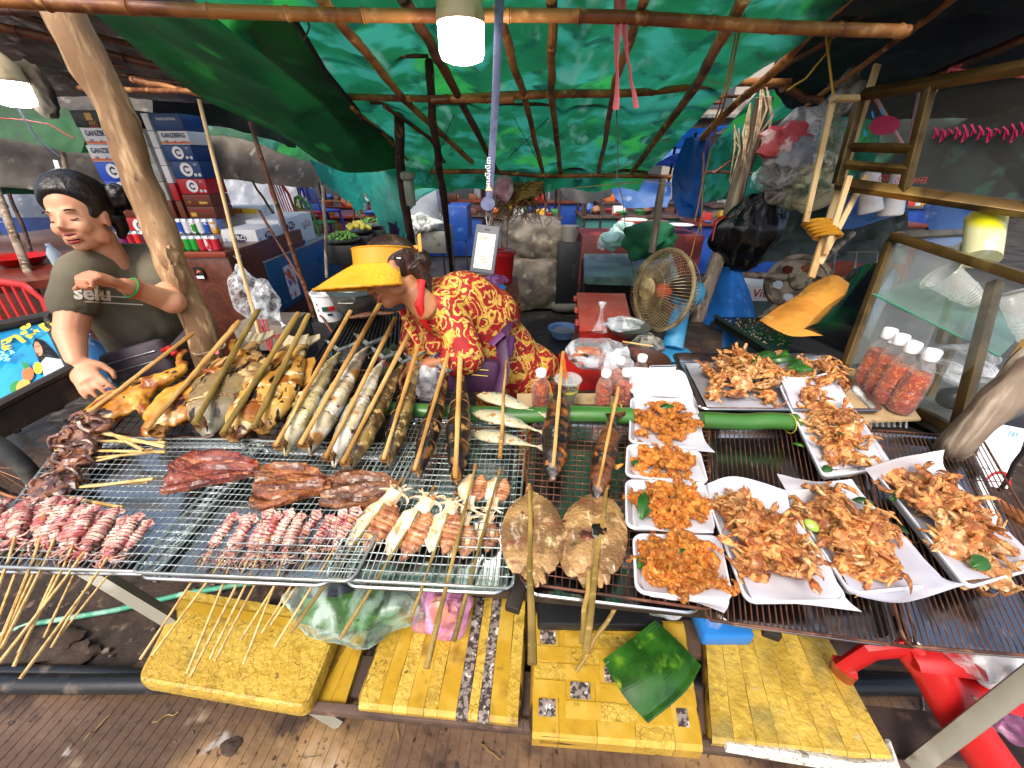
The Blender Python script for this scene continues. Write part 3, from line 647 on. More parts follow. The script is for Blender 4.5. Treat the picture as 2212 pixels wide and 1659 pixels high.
# ---- yellow taped foam lids on the low shelf
LZ=.42
ta=thing('low_shelf','low plank shelf under the table carrying the yellow foam lids','shelf',(0,.7,.3))
def plank(a,b,w_,th,z):
 a,b=P(*a,z),P(*b,z);bar(a,b,w_,th,m_shelf,'plank',ta)
plank((545,1440),(2290,1620),.10,.03,LZ-.08);plank((560,1330),(2200,1420),.10,.03,LZ-.08)
plank((640,1525),(1130,1572),.02,.03,LZ-.055);plank((1130,1572),(2020,1665),.02,.03,LZ-.055)
def yellow(name,extra=(),rough=.35,base_='bc9a3a'):
 return mat(name,base_,[('n','ccac4c',8,.4,.6),('n','9a7a24',16,.5,.76),('n','6a5a2c',12,.58,.84)]+list(extra)+[('n','4a3c22',34,.68,.75)],rough=rough,bump=.6,bsc=60,bkind='n',coat=.1)
m_ycr=yellow('yellow_tape_cracked',[('c','5c4420',48,.02,1),('c','6a4c20',20,.012)])
m_ycr2=yellow('yellow_tape_dull',[('c','6a5224',55,.02,1),('n','8c7c44',9,.46,.76),('n','b8b098',30,.62,.8)],base_='a88a34')
m_ytape=mat('yellow_tape','b8922c',[('n','c8a444',9,.45,.65),('n','8e7028',14,.54,.76),('n','5c4c28',24,.62,.8)],rough=.28,bump=.4,bsc=18,coat=.3)
m_ydark=mat('dirty_lid_seam_shade','967424',[('n','3c2e18',12,.45,.6),('n','9c7a2c',20,.56,.68)],rough=.6,bump=.4,bsc=50)  # dirt, plus a darkened base standing in for shadow lines between tape strips
m_spk=mat('speckled_foam','8c8078',[('n','3a3230',90,.45,.55),('n','d8d0cc',60,.58,.66)],rough=.7,bump=.3,bsc=90)
m_wfoam=mat('worn_white_foam','dad6cc',[('n','8a8274',30,.55,.65),('c','6a6050',50,.04)],rough=.8,bump=.6,bsc=60)
def foam_lid(corners,z,th,label,m,strips=(),cross=(),m2=None):
 Q=[P(*corners[3],z),P(*corners[2],z),P(*corners[1],z),P(*corners[0],z)];ctr=bil(Q,.5,.5)
 t=thing('foam_slab',label,'foam lid',(ctr.x,ctr.y,z-th),'yellow taped foam box lids on the low shelf')
 q=MB();n=5;wx,wy=(Q[1]-Q[0]).length,(Q[3]-Q[0]).length
 def ring(ins,dz,r):
  o=[]
  for k,(cx,cy) in enumerate(((0,0),(1,0),(1,1),(0,1))):
   for i in range(n+1):
    an=PI+k*PI/2+i/n*PI/2
    x=(ins+r if cx == 0 else wx-ins-r)+r*math.cos(an);y=(ins+r if cy == 0 else wy-ins-r)+r*math.sin(an)
    p=bil(Q,x/wx,y/wy)+Vector((0,0,dz));s=mnoise.noise(p*14);o.append(p+Vector((s*.003,s*.003,s*.001)))
  return o
 rings=[ring(.008,-th,.02),ring(0,-th+.006,.03),ring(-.001,-th*.5,.03),ring(.0,-.012,.03),ring(.004,-.003,.028),ring(.012,0,.022)]
 k=len(rings[0]);vv=[p for r_ in rings for p in r_];ff=[]
 for a_ in range(5):
  for i in range(k): j=(i+1)%k;ff.append((a_*k+i,a_*k+j,(a_+1)*k+j,(a_+1)*k+i))
 ff.append(tuple(range(k-1,-1,-1)));q.add(vv,ff)
 ins=.012
 q.grid(24,24,lambda a,b: bil(Q,(ins+a*(wx-2*ins))/wx,(ins+b*(wy-2*ins))/wy)+Vector((0,0,.0004+(.0004 if strips else .0016)*mnoise.noise(Vector((a*5,b*5,z*9)))*min(1,9*min(a,1-a,b,1-b)))))
 obj('foam_block',q,m_ydark if strips else m,t)
 for si,(s0,s1,mm,hgt_) in enumerate(strips):
  if si+1<len(strips): s1=strips[si+1][0]+.001
  q=MB();w0,w1=s0+.002,s1-.002
  def fn(a,b):
   s=w0+(w1-w0)*a+.004*mnoise.noise(Vector((b*4,s0*30,0)))
   if b<.12: p=bil(Q,s,.003)+Vector((0,-.0025,-th*.9*(1-b/.12)))
   elif b>.93: p=bil(Q,s,.985)+Vector((0,0,-.003))
   else: p=bil(Q,s,.012+(b-.12)/.81*.965)
   up=.0016+.0012*hgt_+.0007*mnoise.noise(Vector((a*3+s0*50,b*14,0)))
   if .12 <= b: p=p+Vector((0,0,up))
   return p
  q.grid(3,30,fn);obj('tape_strip',q,mm,t)
 for (t0,t1,x0,x1,mm) in cross:
  q=MB();q.grid(20,3,lambda a,b: bil(Q,x0+(x1-x0)*a,t0+(t1-t0)*b+.004*mnoise.noise(Vector((a*5,t0*40,1))))+Vector((0,0,.0048+.0010*mnoise.noise(Vector((a*14,b*3+t0*50,0))))))
  obj('tape_strip',q,mm,t)
 return t
random.seed(9)
foam_lid(((392,1272),(742,1330),(660,1535),(290,1470)),LZ,.05,'leftmost yellow foam lid, one sheet of finely cracked tape with creases',m_ycr,cross=((.74,.86,.02,.97,m_ytape),(.88,.98,.03,.9,m_ycr)))
foam_lid(((742,1345),(800,1350),(748,1528),(560,1515)),LZ-.055,.05,'yellow foam lid mostly hidden beneath the leftmost one',m_ytape,strips=[(.62,.80,m_ytape,1),(.80,.98,m_ytape,.5)])
foam_lid(((850,1285),(1140,1288),(1125,1562),(765,1525)),LZ-.02,.05,'wide yellow foam lid with two grey speckled bands beneath the squid skewers',m_ycr,
 strips=[(.02,.13,m_ycr,.4),(.14,.22,m_ytape,.8),(.23,.31,m_ycr,.4),(.32,.42,m_ytape,.9),(.42,.5,m_ycr,.5),(.5,.6,m_ytape,.8),(.615,.675,m_spk,.3),(.685,.74,m_ycr,.8),(.745,.80,m_spk,.3),(.81,.9,m_ytape,.7),(.91,.985,m_ycr,.5)])
cr=[(.13+.14*i,.13+.14*i+.125,x0+(.0 if (i*5+k*3)%4 else .03),x1-(.0 if (i*5+k*3)%4 else .06),(m_spk if (i*5+k*3)%4 == 0 else m_ytape if (i+k)%2 else m_ycr)) for i in range(6) for k,(x0,x1) in enumerate(((.02,.21),(.21,.42),(.42,.63),(.63,.83),(.83,.985)))]
foam_lid(((1152,1322),(1480,1340),(1525,1620),(1143,1590)),LZ-.02,.055,'foam lid with yellow tape woven in a checkerboard over dark gaps, under the banana leaf',m_spk,strips=[(.015,.13,m_ytape,.4),(.17,.36,m_ytape,.4),(.39,.58,m_ytape,.4),(.61,.80,m_ycr,.4),(.83,.985,m_ytape,.4)],cross=cr)
foam_lid(((1520,1345),(1775,1350),(1935,1645),(1535,1600)),LZ-.02,.05,'dirty yellow foam lid at the right with a crumbling white front edge',m_ycr2,strips=[(.006+.124*i,.124*i+.124,m_ycr2,.3+.4*(i%2)) for i in range(8)])
q=MB();q.tube([P(1565,1610,LZ-.035),P(1700,1630,LZ-.035),P(1850,1655,LZ-.035),P(1928,1650,LZ-.03),P(1918,1600,LZ-.03)],[.012,.015,.016,.014,.006],8)
for i,p in enumerate(q.v): q.v[i]=p+Vector((0,0,mnoise.noise(p*60)*.006))
one('crumbled_foam_edge',q,m_wfoam,'crumbling white foam along the front edge of the dirty yellow lid','foam edge')
q=MB();Q=[P(1160,1340,LZ+.01),P(1480,1345,LZ+.01),P(1475,1292,LZ+.04),P(1150,1285,LZ+.04)]
q.box((0,0,0),(.36,.10,.035),span(P(1160,1318,LZ+.02),P(1478,1322,LZ+.02),s=1)@Matrix.Translation((.18,0,0)),bev=.006);one('dark_slab',q,m_blk,'dark charred slab lying behind the checkerboard foam lid','slab')
def leafsheet(rows,m,name,label,cat,ribs=26):
 q=cat_patch(rows,48,30);n=49
 for j in range(31):
  for i in range(n): p=q.v[j*n+i];q.v[j*n+i]=p+Vector((0,0,.0010*math.sin(i/48*ribs*2*PI)+.004*mnoise.noise(p*9)))
 return one(name,q,m,label,cat,smooth=60)
m_leaf=mat('banana_leaf','2c5f1c',[('n','1c4414',14,.4,.6),('n','5a8a24',20,.56,.72),('n','a8a834',24,.66,.78),('n','3a2c14',60,.72,.78)],rough=.3,coat=.25,transl=.15)
def LR(*l): return [P(u,v,z) for u,v,z in l]
leafsheet([LR((1415,1340,LZ+.07),(1470,1390,LZ+.055),(1515,1438,LZ+.03)),LR((1350,1390,LZ+.06),(1425,1450,LZ+.06),(1480,1495,LZ+.03)),LR((1302,1425,LZ+.04),(1345,1500,LZ+.04),(1400,1562,LZ+.012))],m_leaf,'banana_leaf','cut square of green banana leaf lying on the checkerboard foam lid','leaf')
# ---- bags hanging or lying on the lids
def bag(name,c,r,m,label,knot=None,seed=0,amp=.35,cat='plastic bag',inner=None,mi=None,sub=4):
 t=thing(name,label,cat,(c[0],c[1],c[2]-r[2]))
 q=MB();q.blob(c,r,sub,amp,1.6,seed=seed)
 for i,p in enumerate(q.v):
  d=p-Vector(c);n1=mnoise.noise(p*11+Vector((seed,0,0)));n2=abs(mnoise.noise(p*23));q.v[i]=p+d*(.10*n1-.10*n2)
 if knot is not None:
  k=Vector(knot);q.tube([Vector(c).lerp(k,.5),Vector(c).lerp(k,.8),k,k+(k-Vector(c)).normalized()*.03],[min(r)*.55,min(r)*.16,min(r)*.09,min(r)*.3],12)
 obj('bag_skin',q,m,t)
 for (cc,rr,mm) in (inner or ()):
  q=MB();q.blob(cc,rr,3,.5,2.3,seed=seed+3);obj('contents',q,mm,t)
 return t
m_gbag=mat('green_tinted_bag','b9cfc4',[('n','e8f0ee',14,.6,.74),('n','6f9a78',6,.5,.7)],rough=.15,alpha=.55,bump=.8,bsc=18)
m_pbag=mat('pink_tinted_bag','e49ad0',[('n','f4d8ee',16,.58,.72),('n','d05aa0',6,.55,.7)],rough=.15,alpha=.62,bump=.8,bsc=18)
m_lgreen=mat('leafy_green','4a7a3c',[('n','7aa060',9,.5,.7),('n','28401f',14,.55,.7)],rough=.6,bump=.5)
c1=P(770,1310,LZ+.06)
bag('plastic_bag',c1,(.20,.10,.085),m_gbag,'clear bag full of green leaves resting between the two left yellow lids',seed=2,inner=[(c1+Vector((-.03,0,-.01)),(.13,.06,.05),m_lgreen),(c1+Vector((-.08,.03,.03)),(.07,.03,.025),mat('navy_cloth','2a3244',rough=.8))])
c2=P(955,1325,LZ+.05)
bag('plastic_bag',c2,(.085,.06,.085),m_pbag,'pink plastic bag squeezed beneath the squid skewers',seed=5,inner=[(c2,(.05,.035,.05),mat('orange_scraps','d88a60',[('n','f0c8b0',20,.5,.65)],rough=.6))])
c3=P(1445,1312,LZ+.06);bag('plastic_bag',c3,(.06,.03,.03),m_bag,'scrap of clear plastic behind the banana leaf',seed=7)
c4=P(1540,1350,LZ+.05);bag('plastic_bag',c4,(.02,.015,.07),m_bag,'thin twisted clear bag hanging left of the dirty yellow lid',seed=8)
q=MB();q.box((0,0,0),(.14,.1,.05),Matrix.Translation(P(1555,1345,LZ+.03)),bev=.008);one('plastic_basket',q,mat('blue_plastic','2a7ac8',rough=.4),'blue plastic basket rim peeking out under the rusty bars','basket')
rc=thing('plastic_chair','red plastic chair tucked under the right end of the table','chair',P(2050,1500,0))
q=MB();q.tube([P(1825,1440,.50),P(1880,1405,.58),P(1950,1400,.6),P(2010,1450,.58),P(2080,1560,.5),P(2170,1690,.42)],[.03,.034,.034,.04,.045,.045],10,sq=.55);obj('leg',q,m_red,rc)
q=MB();q.tube([P(1950,1400,.6),P(2060,1395,.62),P(2160,1400,.62),P(2300,1420,.62)],[.05,.07,.08,.08],10,sq=.4);obj('seat',q,m_red,rc)
q=MB();q.tube([P(2020,1440,.58),P(2120,1470,.56),P(2230,1500,.55)],[.03,.06,.06],10,sq=.3);obj('apron',q,m_red,rc)
q=MB();q.tube([P(1825,1440,.5),P(1800,1490,.2)],[.03,.02],8,sq=.5);obj('leg',q,m_red,rc)
q=MB();q.tube([P(2215,1500,.55),P(2290,1700,.4)],[.03,.02],8,sq=.5);obj('leg',q,m_red,rc)
for k,(u,v,s) in enumerate(((2110,1420,.06),(2200,1450,.07),(2190,1560,.05))):
 bag('plastic_bag',P(u,v,.64 if k<2 else .42),(s,s*.7,s*.8),[m_bag,m_white,m_pbag][k],['clear bag on the red chair nearest its arch','white bag on the red chair at the right edge','pinkish bag on the red chair leg at the right edge'][k],seed=20+k,amp=.5)
q=MB()
for k in range(5): an=k*PI/3;c=P(1985,1580,.01);q.tube([c,c+Vector((math.cos(an)*.03,math.sin(an)*.03,.01)),c+Vector((math.cos(an+.5)*.06,math.sin(an+.5)*.05,.005)),c+Vector((math.cos(an+.8)*.02,math.sin(an+.8)*.02,.01))],.002,6)
q.tube([P(1985,1580,.012),P(1995,1530,.012),P(1990,1480,.012)],.003,6);one('wire_twist',q,m_dull,'twisted grey wire loop on the dark ground beside the red chair','wire')
# ================================================================ seafood
def loft(xs,ry,rz,n=16,cy=None,cz_=None,flat=.0):
 vv,ff=[],[]
 for i,x in enumerate(xs):
  for j in range(n):
   an=2*PI*j/n;y=ry[i]*math.cos(an);z=rz[i]*math.sin(an)
   if z<0: z *= (1-flat)
   vv.append((x,y+(cy[i] if cy else 0),z+(cz_[i] if cz_ else 0)))
 for i in range(len(xs)-1):
  for j in range(n): j2=(j+1)%n;ff.append((i*n+j,i*n+j2,(i+1)*n+j2,(i+1)*n+j))
 ff.append(tuple(range(n-1,-1,-1)));ff.append(tuple((len(xs)-1)*n+j for j in range(n)))
 return vv,ff
def lerp_prof(prof,n):
 xs=[prof[0][0]+(prof[-1][0]-prof[0][0])*i/n for i in range(n+1)];out=[]
 for x in xs:
  for a,b in zip(prof,prof[1:]):
   if x <= b[0]+1e-9:
    t=(x-a[0])/(b[0]-a[0]);t=t*t*(3-2*t)*.5+t*.5
    out.append([x]+[a[k]+(b[k]-a[k])*t for k in range(1,len(a))]);break
 return out
def lumpy(q,amp,fr,seed=0,anis=(1,1,1),start=0):
 for i in range(start,len(q.v)):
  p=q.v[i];s=Vector((p.x*anis[0],p.y*anis[1],p.z*anis[2]))*fr+Vector((seed,seed,0))
  q.v[i]=p+Vector((mnoise.noise(s),mnoise.noise(s+Vector((9,0,0))),mnoise.noise(s+Vector((0,9,0)))))*amp
 return q
def fin(q,pts,th=.004,nrib=0):
 q.prism(pts,-th,th)
def stick_mesh(L0,L1,r0=.011,r1=.014,z=.0,seed=0,n=10,sq=.75):
 q=MB();ln=[Vector((L0+(L1-L0)*i/14,.004*mnoise.noise(Vector((i*.3,seed,0))),z+.004*mnoise.noise(Vector((i*.3,seed,5))))) for i in range(15)]
 q.tube(ln,[(r0+(r1-r0)*i/14)*(1+.4*mnoise.noise(Vector((i*.9,seed,3)))) for i in range(15)],n,sq=sq);return q
def ties(q,x,ry,rz,n=3,r=.005,z=0,seed=0):
 for k in range(n):
  xx=x+k*.012+.006*mnoise.noise(Vector((k,seed,0)));sl=.02*mnoise.noise(Vector((k*3,seed,2)))
  q.tube([Vector((xx+sl*math.cos(a*PI/8),ry*math.cos(a*PI/8),z+rz*math.sin(a*PI/8))) for a in range(16)],r,5,close=True)
FPROF={'mack': [(0,.010,.012),(.05,.032,.034),(.16,.056,.054),(.35,.070,.062),(.6,.056,.050),(.82,.036,.034),(.95,.014,.013),(1.0,.012,.008)],
         'pom': [(0,.03,.02),(.06,.09,.045),(.2,.19,.07),(.42,.245,.078),(.66,.19,.06),(.84,.08,.035),(.93,.045,.022),(1.0,.05,.012)],
         'snap': [(0,.04,.03),(.06,.075,.045),(.2,.12,.062),(.42,.14,.066),(.68,.10,.05),(.86,.06,.035),(1.0,.05,.012)],
         'cat': [(0,.02,.015),(.06,.055,.045),(.18,.085,.07),(.42,.1,.08),(.68,.085,.065),(.88,.05,.04),(1.0,.03,.02)]}
def make_fish(name,kind,m,mf,stick=None,slashes=(),label='',ms=m_stick,tail='fork',sz=1.4,eye=True,tie=True,z0=.0,lump=.006,gill=True,bands=0,cat='skewer'):
 root=thing(name,label,cat);pr=lerp_prof(FPROF[kind],44);ry=[p[1] for p in pr];rz=[p[2] for p in pr];xs=[p[0] for p in pr]
 for s in slashes:
  for i,x in enumerate(xs):
   k=math.exp(-((x-s)/.012)**2);ry[i] *= 1-.02*k;rz[i] *= 1-.06*k
 q=MB();vv,ff=loft(xs,ry,rz,20,cz_=[z*.75 for z in rz],flat=.3);q.add(vv,ff)
 if kind in ('pom','snap'):
  h=.30 if kind == 'pom' else .2
  for sg in (1,-1):
   q.prism([(.38,sg*h*.6),(.5,sg*h*.85),(.62,sg*h*.8),(.74,sg*h*.78),(.8,sg*h*.66),(.78,sg*.08),(.4,sg*.1)],.01,.025)
  q.prism([(.2,-.12),(.3,-.2),(.36,-.2),(.34,-.1)],.03,.045)
 lumpy(q,lump,14,3);obj('body',q,m,root)
 q=MB();t=.085 if kind == 'mack' else .09
 if tail == 'fork':
  for sg in (1,-1):
   q.prism([(.97,0),(1.0,sg*.012),(1.06,sg*t*.9),(1.15,sg*t*1.75),(1.13,sg*t*1.25),(1.07,sg*t*.5),(1.035,sg*.004)][::sg],.008,.022)
 else:
  q.prism([(.97,-.04),(1.08,-.11),(1.14,-.10),(1.11,0),(1.15,.09),(1.08,.11),(.97,.04)],.006,.02)
 lumpy(q,.008,9,5);obj('tail_fin',q,mf,root)
 if gill:
  q=MB();a0=.2;pts=[]
  for k in range(9): an=-1.1+2.2*k/8;pts.append(Vector((a0+.015-.045*math.cos(an)*-1*.5,FPROF[kind][3][1]*.8*math.sin(an),FPROF[kind][3][2]*(.75+.88*abs(math.cos(an))))))
  q.tube(pts,.006,6);obj('gill_cover',q,m,root)
  q=MB();q.tube([(.0,-.004,FPROF[kind][0][2]*.9),(.03,.0,FPROF[kind][1][2]*1.3),(.06,.012,FPROF[kind][1][2]*1.75)],.005,6);obj('mouth',q,m_eye,root)
 if eye:
  q=MB();q.blob((.085,.035 if kind != 'pom' else .05,FPROF[kind][2][2]*.8+.02),(.017,.017,.012),2);obj('eye',q,m_eye,root)
 if stick:
  q=stick_mesh(stick[0],stick[1],stick[2],stick[3],z=FPROF[kind][3][2]*1.92,seed=stick[1]*7);obj('stick',q,ms,root)
  if tie: q=MB();ties(q,stick[0]+.015,.020,.03,5,.004,FPROF[kind][3][2]*1.5);lumpy(q,.01,20);obj('cane_tie',q,m_tie,root)
  if bands:
   q=MB()
   for k in range(bands):
    x=.22+.5*k/bands;a=FPROF[kind][3];w=a[1]*(1-.75*abs(x-.36));h=a[2]*(1-.75*abs(x-.36))
    q.tube([Vector((x+.01*math.sin(a_*PI/6),w*1.02*math.cos(a_*PI/6),h*.75+h*1.02*math.sin(a_*PI/6))) for a_ in range(12)],.0028,4,close=True)
   obj('cane_binding',q,m_tie,root)
 return root
m_eye=mat('cooked_eye','1c1a1c',[('n','b8b8b8',90,.66,.7)],rough=.15)
m_mk_pale=mat('grilled_mackerel_pale','c0ae78',[('n','8c8858',5,.46,.64,(.6,2,2)),('n','e4dab8',12,.48,.60),('n','a07030',9,.58,.70),('g','646c5c',1,.0,.05,.05,14),('n','4a2c14',14,.60,.68,(1,.5,1)),('n','2c1c10',34,.64,.70)],rough=.35,bump=.4,bsc=26,coat=.3)
m_mk_white=mat('grilled_mackerel_white','d0c09c',[('n','a4967c',5,.46,.64,(.6,2,2)),('n','f0e8d4',10,.46,.58),('n','b07830',8,.58,.70),('g','6c7478',1,.0,.055,.06,14),('n','5c3418',16,.60,.68,(1,.5,1)),('n','2c1c10',36,.65,.71)],rough=.35,bump=.4,bsc=26,coat=.3)
m_mk_dark=mat('grilled_mackerel_dark','947840',[('n','5c4826',6,.4,.55),('n','c8a868',16,.52,.62),('n','4a2e14',12,.56,.66),('g','14181c',1,-.02,.03,.05,16),('n','8c9498',30,.66,.72)],rough=.32,bump=.5,bsc=26,coat=.35)
m_mk_char=mat('charred_mackerel','805426',[('n','24160e',5,.42,.52),('n','b88848',13,.54,.64),('g','16130f',1,-.02,.05,.06,16),('n','150e0a',9,.56,.66)],rough=.35,bump=.6,bsc=26,coat=.35)
m_mfin=mat('grey_tail_fin','8f9692',[('n','4c5254',8,.45,.65,(.3,6,1)),('n','c8ccc4',20,.6,.75,(.2,6,1))],rough=.45,transl=.2)
m_pfin=mat('pale_tail_fin','d0c4a4',[('n','8a7650',8,.45,.65,(.3,6,1)),('n','ece4d0',20,.6,.75,(.2,6,1))],rough=.5,transl=.2)
m_gold=mat('golden_grilled_skin','b07c34',[('n','d0a050',5,.42,.56),('n','8c4c18',8,.52,.62),('n','ecd8a8',11,.58,.66),('n','24140c',6,.56,.62,(1,3.5,1)),('n','4a2410',20,.60,.68)],rough=.35,bump=.45,bsc=20,coat=.4)
m_pomf=mat('pomfret_skin','ac8048',[('n','7c6844',4,.42,.56),('n','d8b47c',8,.52,.62),('g','706c58',0,-.2,-.44,.1,6),('n','20120c',4.5,.54,.60,(1,4.5,1)),('n','5c3418',14,.58,.66)],rough=.4,bump=.4,bsc=24,coat=.3)
m_chick=mat('grilled_chicken_skin','b4741e',[('n','d09838',5,.42,.56),('n','8c4814',6,.52,.62),('n','2c140a',8,.57,.63),('n','d8c08c',10,.68,.78)],rough=.3,bump=.35,bsc=28,coat=.5)
m_charf=mat('charred_catfish_skin','6a3c1e',[('n','1a120e',7,.42,.54),('n','a8642c',9,.58,.7),('n','0e0a08',5,.56,.64,(3,.5,1)),('n','c89858',22,.7,.78)],rough=.35,bump=.9,bsc=22,coat=.4)
m_smk=mat('boiled_small_mackerel','b0a888',[('g','8c968c',1,-.01,.07,.06,12),('n','ece4cc',7,.5,.66),('n','9c7038',7,.54,.64),('n','5c4a30',12,.60,.70)],rough=.3,bump=.25,bsc=26,coat=.4)
TOPZ=.99
p_m1=make_fish('mackerel_skewer','mack',m_mk_pale,m_mfin,(-.03,1.42,.012,.019),slashes=(.3,.38,.46,.54,.62),label='x',bands=2)
p_m2=make_fish('mackerel_skewer','mack',m_mk_white,m_mfin,(-.03,1.42,.012,.019),slashes=(.28,.36,.44,.52,.6),label='x',bands=2)
p_m3=make_fish('mackerel_skewer','mack',m_mk_dark,m_mfin,(-.03,1.42,.012,.019),slashes=(.3,.4,.5,.6),label='x',bands=3)
p_m4=make_fish('mackerel_skewer','mack',m_mk_char,m_mfin,(-.03,1.42,.012,.019),slashes=(.3,.4,.5,.6),label='x',bands=3)
FZ=RZ+.012
def lay(proto,a,b,lab,grp,L,za=FZ,zb=TOPZ,roll=0):
 return place(proto,lab,grp,span(P(*a,za),P(*b,zb),L,roll=roll))
GM='grilled mackerel skewers in a row'
for pr_,a,b,lab in ((p_m1,(618,985),(765,700),'yellowish grilled mackerel on a split bamboo stick, the leftmost mackerel of the row'),
 (p_m2,(672,985),(828,686),'pale grilled mackerel whose stick reaches highest, second of the row'),
 (p_m2,(722,1010),(860,714),'pale silvery grilled mackerel third in the row, tail crossing the steel pot'),
 (p_m3,(758,1020),(902,722),'dark backed grilled mackerel fourth in the row, on a greenish stick'),
 (p_m3,(840,1010),(922,728),'dark blue backed grilled mackerel fifth in the row, on the widest stick'),
 (p_m4,(905,1032),(985,742),'charred grilled mackerel sixth in the row with a scorched stick'),
 (p_m4,(988,1052),(1000,726),'charred grilled mackerel at the right end of the row, nearly upright in the photo')):
 lay(pr_,a,b,lab,GM,1.42)
p_pom=make_fish('flat_fish_skewer','pom',m_pomf,m_pfin,(-.03,1.25,.018,.022),label='x',tail='fan',sz=1.55,slashes=(.35,.48,.6),ms=m_ostick)
lay(p_pom,(452,945),(572,705),'large round bodied grilled fish with dark slashes, between the chicken and the smaller fish','grilled fish on sticks at the back left',1.25)
p_sn=make_fish('grilled_fish_skewer','snap',m_gold,m_pfin,(-.05,1.3,.018,.024),label='x',tail='fan',sz=1.5,ms=m_ostick)
lay(p_sn,(510,955),(655,705),'golden split fish on a greenish stick right of the round bodied fish','grilled fish on sticks at the back left',1.3)
lay(p_sn,(572,938),(676,706),'smaller golden fish just left of the first mackerel','grilled fish on sticks at the back left',1.3)
def chicken(label,seed):
 t=thing('chicken_skewer',label,'skewer');q=MB()
 q.blob((.24,0,.05),(.2,.12,.055),3,.25,2,seed=seed);q.blob((.42,-.03,.05),(.16,.10,.05),3,.2,2,seed=seed+1);q.blob((.1,.04,.04),(.13,.05,.03),3,.2,2)
 q.tube([(.5,-.04,.05),(.62,-.1,.05),(.74,-.12,.05),(.8,-.08,.055)],[.07,.05,.032,.036],10);q.tube([(.35,-.09,.04),(.27,-.17,.03),(.24,-.19,.03)],[.05,.035,.02],8)
 q.tube([(.76,-.1,.05),(.86,-.02,.05),(.96,-.01,.055)],[.03,.017,.024],8)
 q.v=[Vector((p.x*1.15,p.y*1.9,p.z*1.25)) for p in q.v]
 f=fobj('chicken_meat',q,m_chick,t,.012,2,.008,18)
 q=stick_mesh(-.05,1.3,.018,.026,z=.15,seed=seed);obj('stick',q,m_stick,t)
 q=MB();ties(q,-.02,.05,.04,5,.007,.07);lumpy(q,.012,20);obj('cane_tie',q,m_tie,t)
 q=stick_mesh(-.05,.5,.014,.014,z=.01,seed=seed+2);obj('stick',q,m_stick,t)
 return t
pc=chicken('x',3)
lay(pc,(190,940),(437,742),'leftmost grilled chicken piece clamped in a split bamboo stick','grilled chicken pieces',1.3)
lay(pc,(355,945),(532,722),'second grilled chicken piece, between the first and the round bodied fish','grilled chicken pieces',1.3)
def small_mackerel(root,a,b,seed):
 q=MB();pr=lerp_prof([(0,.012,.012),(.06,.06,.04),(.2,.12,.06),(.4,.145,.07),(.65,.1,.05),(.86,.028,.018),(1,.015,.01)],30)
 vv,ff=loft([p[0] for p in pr],[p[1] for p in pr],[p[2] for p in pr],18,cz_=[p[2]*.75 for p in pr],flat=.3)
 q.add(vv,ff);lumpy(q,.006,10,seed);M_=span(a,b,1.0)
 CF=[]
 def put(nm,q,m):
  me,c=q.mesh(nm,True,True);me.materials.append(m);o=bpy.data.objects.new(nm,me);COL.objects.link(o);o.parent=root
  W=M_@Matrix.Translation(c);o.matrix_local=Matrix.Translation(-wloc(root))@W;CF.append(c);return o
 f=put('fish',q,m_smk)
 def sub(nm,q,m):
  me,c=q.mesh(nm,True,True);me.materials.append(m);o=bpy.data.objects.new(nm,me);COL.objects.link(o);o.parent=f
  o.location=c-CF[0];return o
 q=MB()
 for sg in (1,-1): q.prism([(.97,0),(1.0,sg*.014),(1.12,sg*.10),(1.24,sg*.15),(1.18,sg*.06),(1.06,sg*.005)][::sg],.0,.012)
 sub('tail_fin',q,m_pfin)
 q=MB();q.tube([(.27+.03*math.cos(k*.35-1.4),.10*math.sin(k*.35-1.4),.105*(.5+.62*math.cos(k*.35-1.4))) for k in range(9)],.008,6);sub('gill_cover',q,m_smk)
 q=MB();q.blob((.11,.03,.085),(.022,.022,.012),2);sub('eye',q,mat('pale_fish_eye','d8c8a8',[('g','6a4a34',2,.002,.008)],rough=.2))
 q=MB();q.tube([(.62+.04*k,-.095+.012*k,.03) for k in range(8)],.006,5);q.prism([(.3,.12),(.4,.16),(.52,.13),(.5,.1)],.02,.03);sub('fin',q,m_pfin)
t3=thing('small_mackerel_skewer','three small silver mackerel side by side pinned by one thin stick','skewer',P(1085,900,FZ))
for a,b,z in (((1030,856),(1168,893),.035),((1022,895),(1165,932),.03),((1017,940),(1160,965),.008)):
 small_mackerel(t3,P(*a,FZ+z),P(*b,FZ+z),a[1])
q=MB();q.tube(wob(P(1080,988,FZ+.03),P(1095,757,FZ+.10),12,.004),[.0065-.0003*k for k in range(13)],8);obj('stick',q,m_stick,t3)
p_cf=make_fish('catfish_skewer','cat',m_charf,m_charf,(.0,1.32,.012,.016),label='x',tail='fan',sz=.8,eye=False,tie=False,slashes=(.2,.28,.36,.44,.52,.6,.68),lump=.014,gill=False)
lay(p_cf,(1193,1040),(1214,790),'charred whole catfish on a thin stick beside the small mackerel','charred catfish skewers',1.32,zb=.95)
lay(p_cf,(1288,1080),(1332,862),'charred catfish with yellow flank beside the foam boxes','charred catfish skewers',1.32,zb=.92)
m_but=mat('butterflied_fish','a88250',[('n','7c5c38',14,.42,.58),('n','d0ae7c',30,.54,.68),('n','7a4830',12,.56,.68,(1,3,1)),('n','3a1e14',24,.63,.70),('n','1c100c',17,.70,.74),('n','e4cca4',70,.64,.74,(1,.3,1))],rough=.32,bump=.6,bsc=110,coat=.4)
m_but_in=mat('fish_cavity','3a1c14',[('n','7a3c28',12,.5,.65)],rough=.4,bump=.5)
